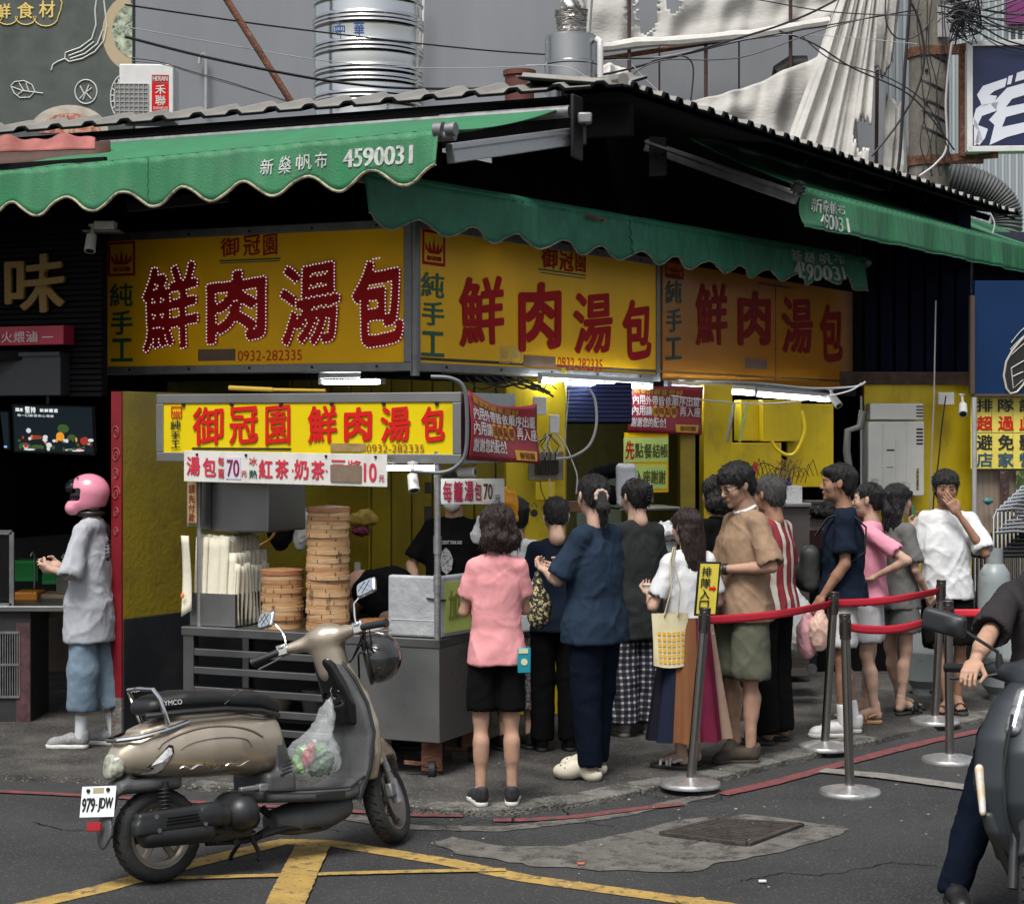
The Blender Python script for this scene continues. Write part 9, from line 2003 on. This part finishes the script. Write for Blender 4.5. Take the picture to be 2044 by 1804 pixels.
mp('lower_frame',lambda b:(b.tube([(.2,-.08,.15),(.4,-.09,.135),(.62,-.08,.16),(.8,-.1,.15)],.014,8),b.tube([(.55,0,.26),(.62,0,.18),(.5,.02,.12)],.02,8)),M_dark)
mp('foot_peg',lambda b:(b.box((.40,-.175,.375),(.13,.03,.022)),b.box((.455,-.172,.372),(.05,.045,.034))),M_alud,bevel=.006)
mp('side_stand',lambda b:(b.tube([(.50,.09,.14),(.47,.17,.05),(.46,.20,-.01)],.010,8),b.box((.46,.205,-.012),(.05,.05,.008))),M_dark)
mp('centre_stand',lambda b:b.tube([(.42,-.10,.16),(.46,-.115,.055),(.44,-.12,.045)],.011,8),M_dark)
mp('shock_absorber',lambda b:(b.cyl((-.02,-.115,.20),(-.0,-.11,.45),.014,n=10),*[b.tube([(-.012+.0+.024*math.cos(a),-.112+.024*math.sin(a),.30+.017*k_)for a in np.linspace(0,6.28,12,endpoint=False)],.004,5,closed=True)for k_ in range(8)]),M_dark)
# rear mudguard, plate, reflector
s=Solid();s.cone((-.13,0,.50),(-.22,0,.40),.045,.045,k=.02,flat=(1,0,0),ff=.3);s.cone((-.22,0,.40),(-.255,0,.25),.05,.05,k=.02,flat=(1,0,0),ff=.25);s.cone((-.255,0,.25),(-.27,0,.21),.05,.03,k=.02,flat=(1,0,0),ff=.2);s.loft(xl([(-.2,.44,0,.03,.07),(.1,.44,0,.04,.09)]),p=3,M=XM,k=.02);sp_('rear_mudguard',s,M_gpl,.008)
PLu=Vector((.15,-1,0)).normalized()
fpl=Fr((-.262,0,.30),u=(.38,-.92,0),v=(-.02,.0,1));fpl=Fr((-.290,.0,.325),u=Vector((.42,-.90,0)),v=Vector((.20,.093,.97)))
pl_=mp('number_plate',lambda b:b.fbox(fpl,-.095,0,.095,.135,-.003,0),mat('plate_white',(.62,.66,.66),.4),bevel=.003,smooth=None)
b=MB();put(b,'979',(-.085,.022,-.012,.085),onfr(fpl,.002),.025);put(b,'JDW',(.004,.022,.087,.085),onfr(fpl,.002),.02);b.fbox(fpl,-.010,.05,.000,.056,0,.002);b.build('plate_number',M_blk,parent=pl_,local=True,smooth=None)
mp('plate_sticker',lambda b:b.fbox(fpl,-.03,.105,.03,.128,0,.002),mat('plate_sticker',(.3,.27,.16),.5),pl_);mp('plate_bolt',lambda b:(b.cyl(fpl.pt(-.055,.115,0),fpl.pt(-.055,.115,.008),.009,n=8),),M_dark,pl_);mp('plate_bolt',lambda b:(b.cyl(fpl.pt(.055,.118,0),fpl.pt(.055,.118,.008),.009,n=8),),M_dark,pl_)
mp('reflector',lambda b:b.fbox(fpl,-.04,-.062,.035,-.022,0,.012),mat('reflector_red',(.25,.006,.01),.15),bevel=.003,smooth=None)
# bag of vegetables and helmet hanging on it
hook=SM@Vector((.945,-.06,.76))
tp=hook+Vector((-.01,-.03,-.02))
s_=Solid();bc=P(622,1540,9.0);s_.cone(tp,tp.lerp(bc,.25),.008,.028,k=.03);s_.cone(tp.lerp(bc,.25),tp.lerp(bc,.72)+Vector((0,0,.0)),.03,.10,k=.05,flat=(0,1,0),ff=.7);s_.ell(bc+Vector((0,0,.06)),(.125,.085,.10),k=.05)
vb=thing('vegetable_bag','clear plastic bag of green and red vegetables hanging on the champagne scooter','plastic bag',bc+Vector((0,0,-.05)))
m_=MB();s_.into(m_,.0085,disp=folds(.012,3,sc=1.8,vert=1));m_.build('film',M_clear,parent=vb,smooth=180)
for nm,c,els in(('dark_broccoli',(.015,.05,.02),(((.055,0,.03),.045),((.02,-.01,.02),.04),((.08,.0,.065),.03))),('green_stalk',(.12,.25,.05),(((-.05,-.02,.02),.028),((-.075,-.01,.06),.024),((-.03,.0,.10),.025))),('red_chilli',(.28,.01,.02),(((-.01,-.03,.08),.028),((.0,-.03,.12),.022),((-.02,-.03,.05),.024))),('leaf_green',(.05,.14,.03),(((.04,.0,.10),.035),((-.05,.01,.09),.03)))):
 s_=Solid();[s_.ell(bc+Vector(o_),(r_,r_*.8,r_*1.1),k=.015)for o_,r_ in els];m_=MB();s_.into(m_,.006,disp=lambda V,N:.008*vnoise(V*70)+.006*vnoise(V*150));m_.build(nm,mat('veg_'+nm,c,.5,var=.3,vs=40),parent=vb,smooth=80)
hl=thing('open_helmet','dark grey open face helmet hanging by its strap from the scooter handlebar','helmet',P(748,1345,9.35));hcn=P(747,1312,9.3)
s_=Solid();s_.ell((0,0,.01),(.125,.155,.125),k=.02);s_.box((0,0,-.11),(.3,.3,.07),.01,k=.01,op='s');s_.ell((0,0,-.02),(.108,.138,.11),k=.01,op='s');TH=Matrix.Translation(hcn)@Euler((R(10),R(78),R(18))).to_matrix().to_4x4()
m_=MB();s_.into(m_,.0075,TH);m_.build('shell',mat('helmet_grey',(.05,.05,.05),.16,.4,coat=.5),parent=hl,smooth=60)
m_=MB();m_.tube([TH@Vector((.118*math.cos(a),.148*math.sin(a),-.038))for a in np.linspace(0,6.28,30,endpoint=False)],.009,6,closed=True);m_.build('rim_trim',M_bpl,parent=hl)
m_=MB()
for i in range(5):m_.ell(TH@Vector((-.05+.018*i*0,-.135,.03)),(.003,.003,.003))
g_=SM@ST_@Vector((.90,-.24,1.0));m_.tube([g_,g_+Vector((.0,-.01,-.1)),hcn+Vector((-.075,-.03,.02)),hcn+Vector((-.07,-.04,-.1))],.011,6,flat=.3);m_.tube([g_+Vector((.02,0,.0)),g_+Vector((.03,-.01,-.08)),hcn+Vector((-.06,-.02,.08))],.010,6,flat=.3);m_.build('strap',M_bpl,parent=hl)
m_=MB()
for i in range(4):m_.tube([TH@(Vector((.06-.02*i,-.142+.008*i*0,.02)).normalized()*.0+Vector((-.02+.016*i,-.150,.0+.0*i))),TH@Vector((-.02+.016*i,-.146,.035))],.0025,5)
m_.build('vent_marks',M_gpl,parent=hl)
# ============================================================ dark grey scooter and rider at the right edge
h2=R(-110.4);O2=Vector((2.515,8.70,0));sc2=thing('scooter','dark grey maxi scooter with rider, cut by the right edge of the picture','scooter',O2,h2);S2M=WM[sc2];scoot1=scoot;scoot=sc2
M_dg=mat('matt_grey_paint',(.028,.033,.038),.38,.3,var=.05,vs=4);M_dg2=mat('satin_dark_grey',(.022,.024,.026),.45,.1)
s=Solid();s.loft([(.30,1.18,0,.05,.10),(.42,1.18,0,.06,.20),(.60,1.15,0,.075,.265),(.78,1.10,0,.075,.255),(.92,1.03,0,.07,.20),(1.0,.98,0,.05,.13)],p=2.4,k=.03);fshell=sp_('front_shield',s,M_dg,.011,smooth=60)
s=Solid();s.loft([(.34,1.22,0,.05,.07),(.55,1.245,0,.05,.13),(.75,1.21,0,.05,.14),(.93,1.10,0,.05,.11),(.99,1.05,0,.04,.08)],p=2.2,k=.03);sp_('nose_panel',s,M_dg,.011,smooth=60)
s=Solid();s.cone((1.20,-.10,.83),(1.11,-.07,.97),.026,.022,k=.02,flat=(0,1,0),ff=1.4);s.cone((1.20,.10,.83),(1.11,.07,.97),.026,.022,k=.02,flat=(0,1,0),ff=1.4);sp_('headlamp',s,mat('headlamp_lens',(.25,.26,.27),.08,.6,var=.6,vs=30),.009)
for q in(-1,1):
 s=Solid();s.cone((1.225,q*.215,.50),(1.175,q*.235,.66),.018,.024,k=.01,flat=(0,1,0),ff=.8);sp_('indicator_lens',s,mat('amber_clear_lens',(.6,.48,.3),.12,.1,col2=(.6,.6,.58),c2s=25,c2amt=.5),.006)
 mp('shield_crease',lambda b:b.tube([(1.235,q*.10,.90),(1.265,q*.13,.68),(1.275,q*.12,.50),(1.265,q*.10,.40)],.006,6),M_dg2)
 s=Solid();s.loft([(.2,1.12,q*.09,.03,.025),(.42,1.2,q*.17,.03,.04),(.5,1.2,q*.2,.025,.03)],k=.02);sp_('lower_cowl',s,M_dg2,.009)
 mp('fork_leg',lambda b:b.cyl((1.30,q*.09,.22),(1.14,q*.09,.60),.022,n=14),M_dg2)
 mp('grip',lambda b:b.cyl((.86,q*.22,1.03),(.81,q*.42,1.02),.019,n=16),M_bpl);mp('brake_lever',lambda b:b.tube([(.93,q*.18,1.02),(.945,q*.27,1.0),(.92,q*.385,.99)],.007,8),M_bpl)
 mi=mp('mirror_stem',lambda b:b.tube([(.92,q*.18,1.06),(.93,q*.19,1.11),(.96,q*.28,1.17),(.955,q*.33,1.20)],.008,8),M_bpl);mp('stem_boot',lambda b:b.cyl((.92,q*.18,1.04),(.925,q*.185,1.10),.02,.012,n=12),M_bpl,mi)
 Mm=Matrix.Translation((.95,q*.405,1.225))@Euler((R(q*12),0,R(q*14))).to_matrix().to_4x4();s=Solid();s.box((0,0,0),(.028,.095,.048),.02,k=.01);s.cone((.01,-q*.05,.0),(.0,-q*.085,-.02),.03,.015,k=.02);sp_('mirror_housing',s,M_dg2,.008,mi,T=Mm)
s=Solid();s.loft([(.93,.96,0,.06,.12),(1.0,.945,0,.08,.14),(1.06,.93,0,.075,.13),(1.09,.92,0,.05,.08)],p=2.5,k=.02);s.cone((.93,-.1,1.02),(.89,-.21,1.03),.05,.035,k=.02);s.cone((.93,.1,1.02),(.89,.21,1.03),.05,.035,k=.02);sp_('handlebar_cowl',s,M_dg,.009,smooth=60)
s=Solid();s.loft(xl([(-.35,.66,0,.06,.08),(-.1,.62,0,.16,.17),(.2,.56,0,.2,.19),(.5,.5,0,.17,.17),(.6,.42,0,.1,.15)]),p=2.6,M=XM,k=.02);sp_('body_panel',s,M_dg,.013)
s=Solid();s.loft(xl([(-.3,.80,0,.04,.11),(.0,.79,0,.05,.15),(.35,.765,0,.05,.13),(.52,.74,0,.04,.09)]),p=3,M=XM,k=.02);sp_('seat',s,M_vinyl,.012);s=Solid();s.box((.78,0,.30),(.26,.19,.035),.015);s.loft([(.3,1.0,0,.05,.2),(.6,1.05,0,.05,.22),(.85,.99,0,.05,.18)],k=.02);sp_('floorboard',s,M_dg2,.012)
wheel(1.30,.22,.22,.10,'front_tyre',None);wheel(-.02,.22,.22,.11,'rear_tyre',None)
s=Solid();s.loft(xl([(1.12,.44,0,.05,.07),(1.3,.46,0,.05,.075),(1.48,.38,0,.04,.06)]),p=2.3,M=XM,k=.02);s.cone((1.3,-.06,.22),(1.3,.06,.22),.235,.235,k=.008,op='s');sp_('front_fender',s,M_dg2,.01)
s=Solid();s.box((.15,-.12,.28),(.25,.05,.08),.03);sp_('engine',s,M_dark,.012)
scoot=scoot1
# rider
rl=Vector((2.385,8.36,0));rr_=159.6;Wr_=Matrix.Translation(rl)@Matrix.Rotation(R(rr_),4,'Z');Wi=Wr_.inverted();kr=1.74/1.7
L_=lambda v:tuple((Wi@Vector(v))/kr)
p=Person('scooter rider in washed black tee and black trousers at the right edge',rl,rr_,1.74,M_skin,'short',wd=1.12,handR=('half',80),handL='half',feet=(0,20),J=dict(pel=(0,-.04,.83),hipL=(-.10,-.02,.80),hipR=(.10,-.02,.80),ch=(0,-.02,1.13),nb=(0,0,1.34),head=(0,.03,1.495),shL=(-.175,0,1.27),shR=(.185,.0,1.275),elR=L_(P(1968,1276,8.05)),wrR=L_(P(1945,1322,7.90)),elL=(-.3,.22,1.08),wrL=(-.36,.44,1.03),kneeR=L_(P(1995,1480,8.02)),ankR=L_(P(1906,1762,7.98)),kneeL=(-.2,.40,.70),ankL=(-.18,.42,.38)))
p.shirt(cloth('washed_charcoal',(.032,.029,.030),var=.12),.80,.03,.80,.080,folds(.009,51));p.pants(C_dnavy,.10,(.115,.09,.062),seed=9,disp=folds(.010,12));p.shoes('sneaker',L_b,M_sole2);p.done()
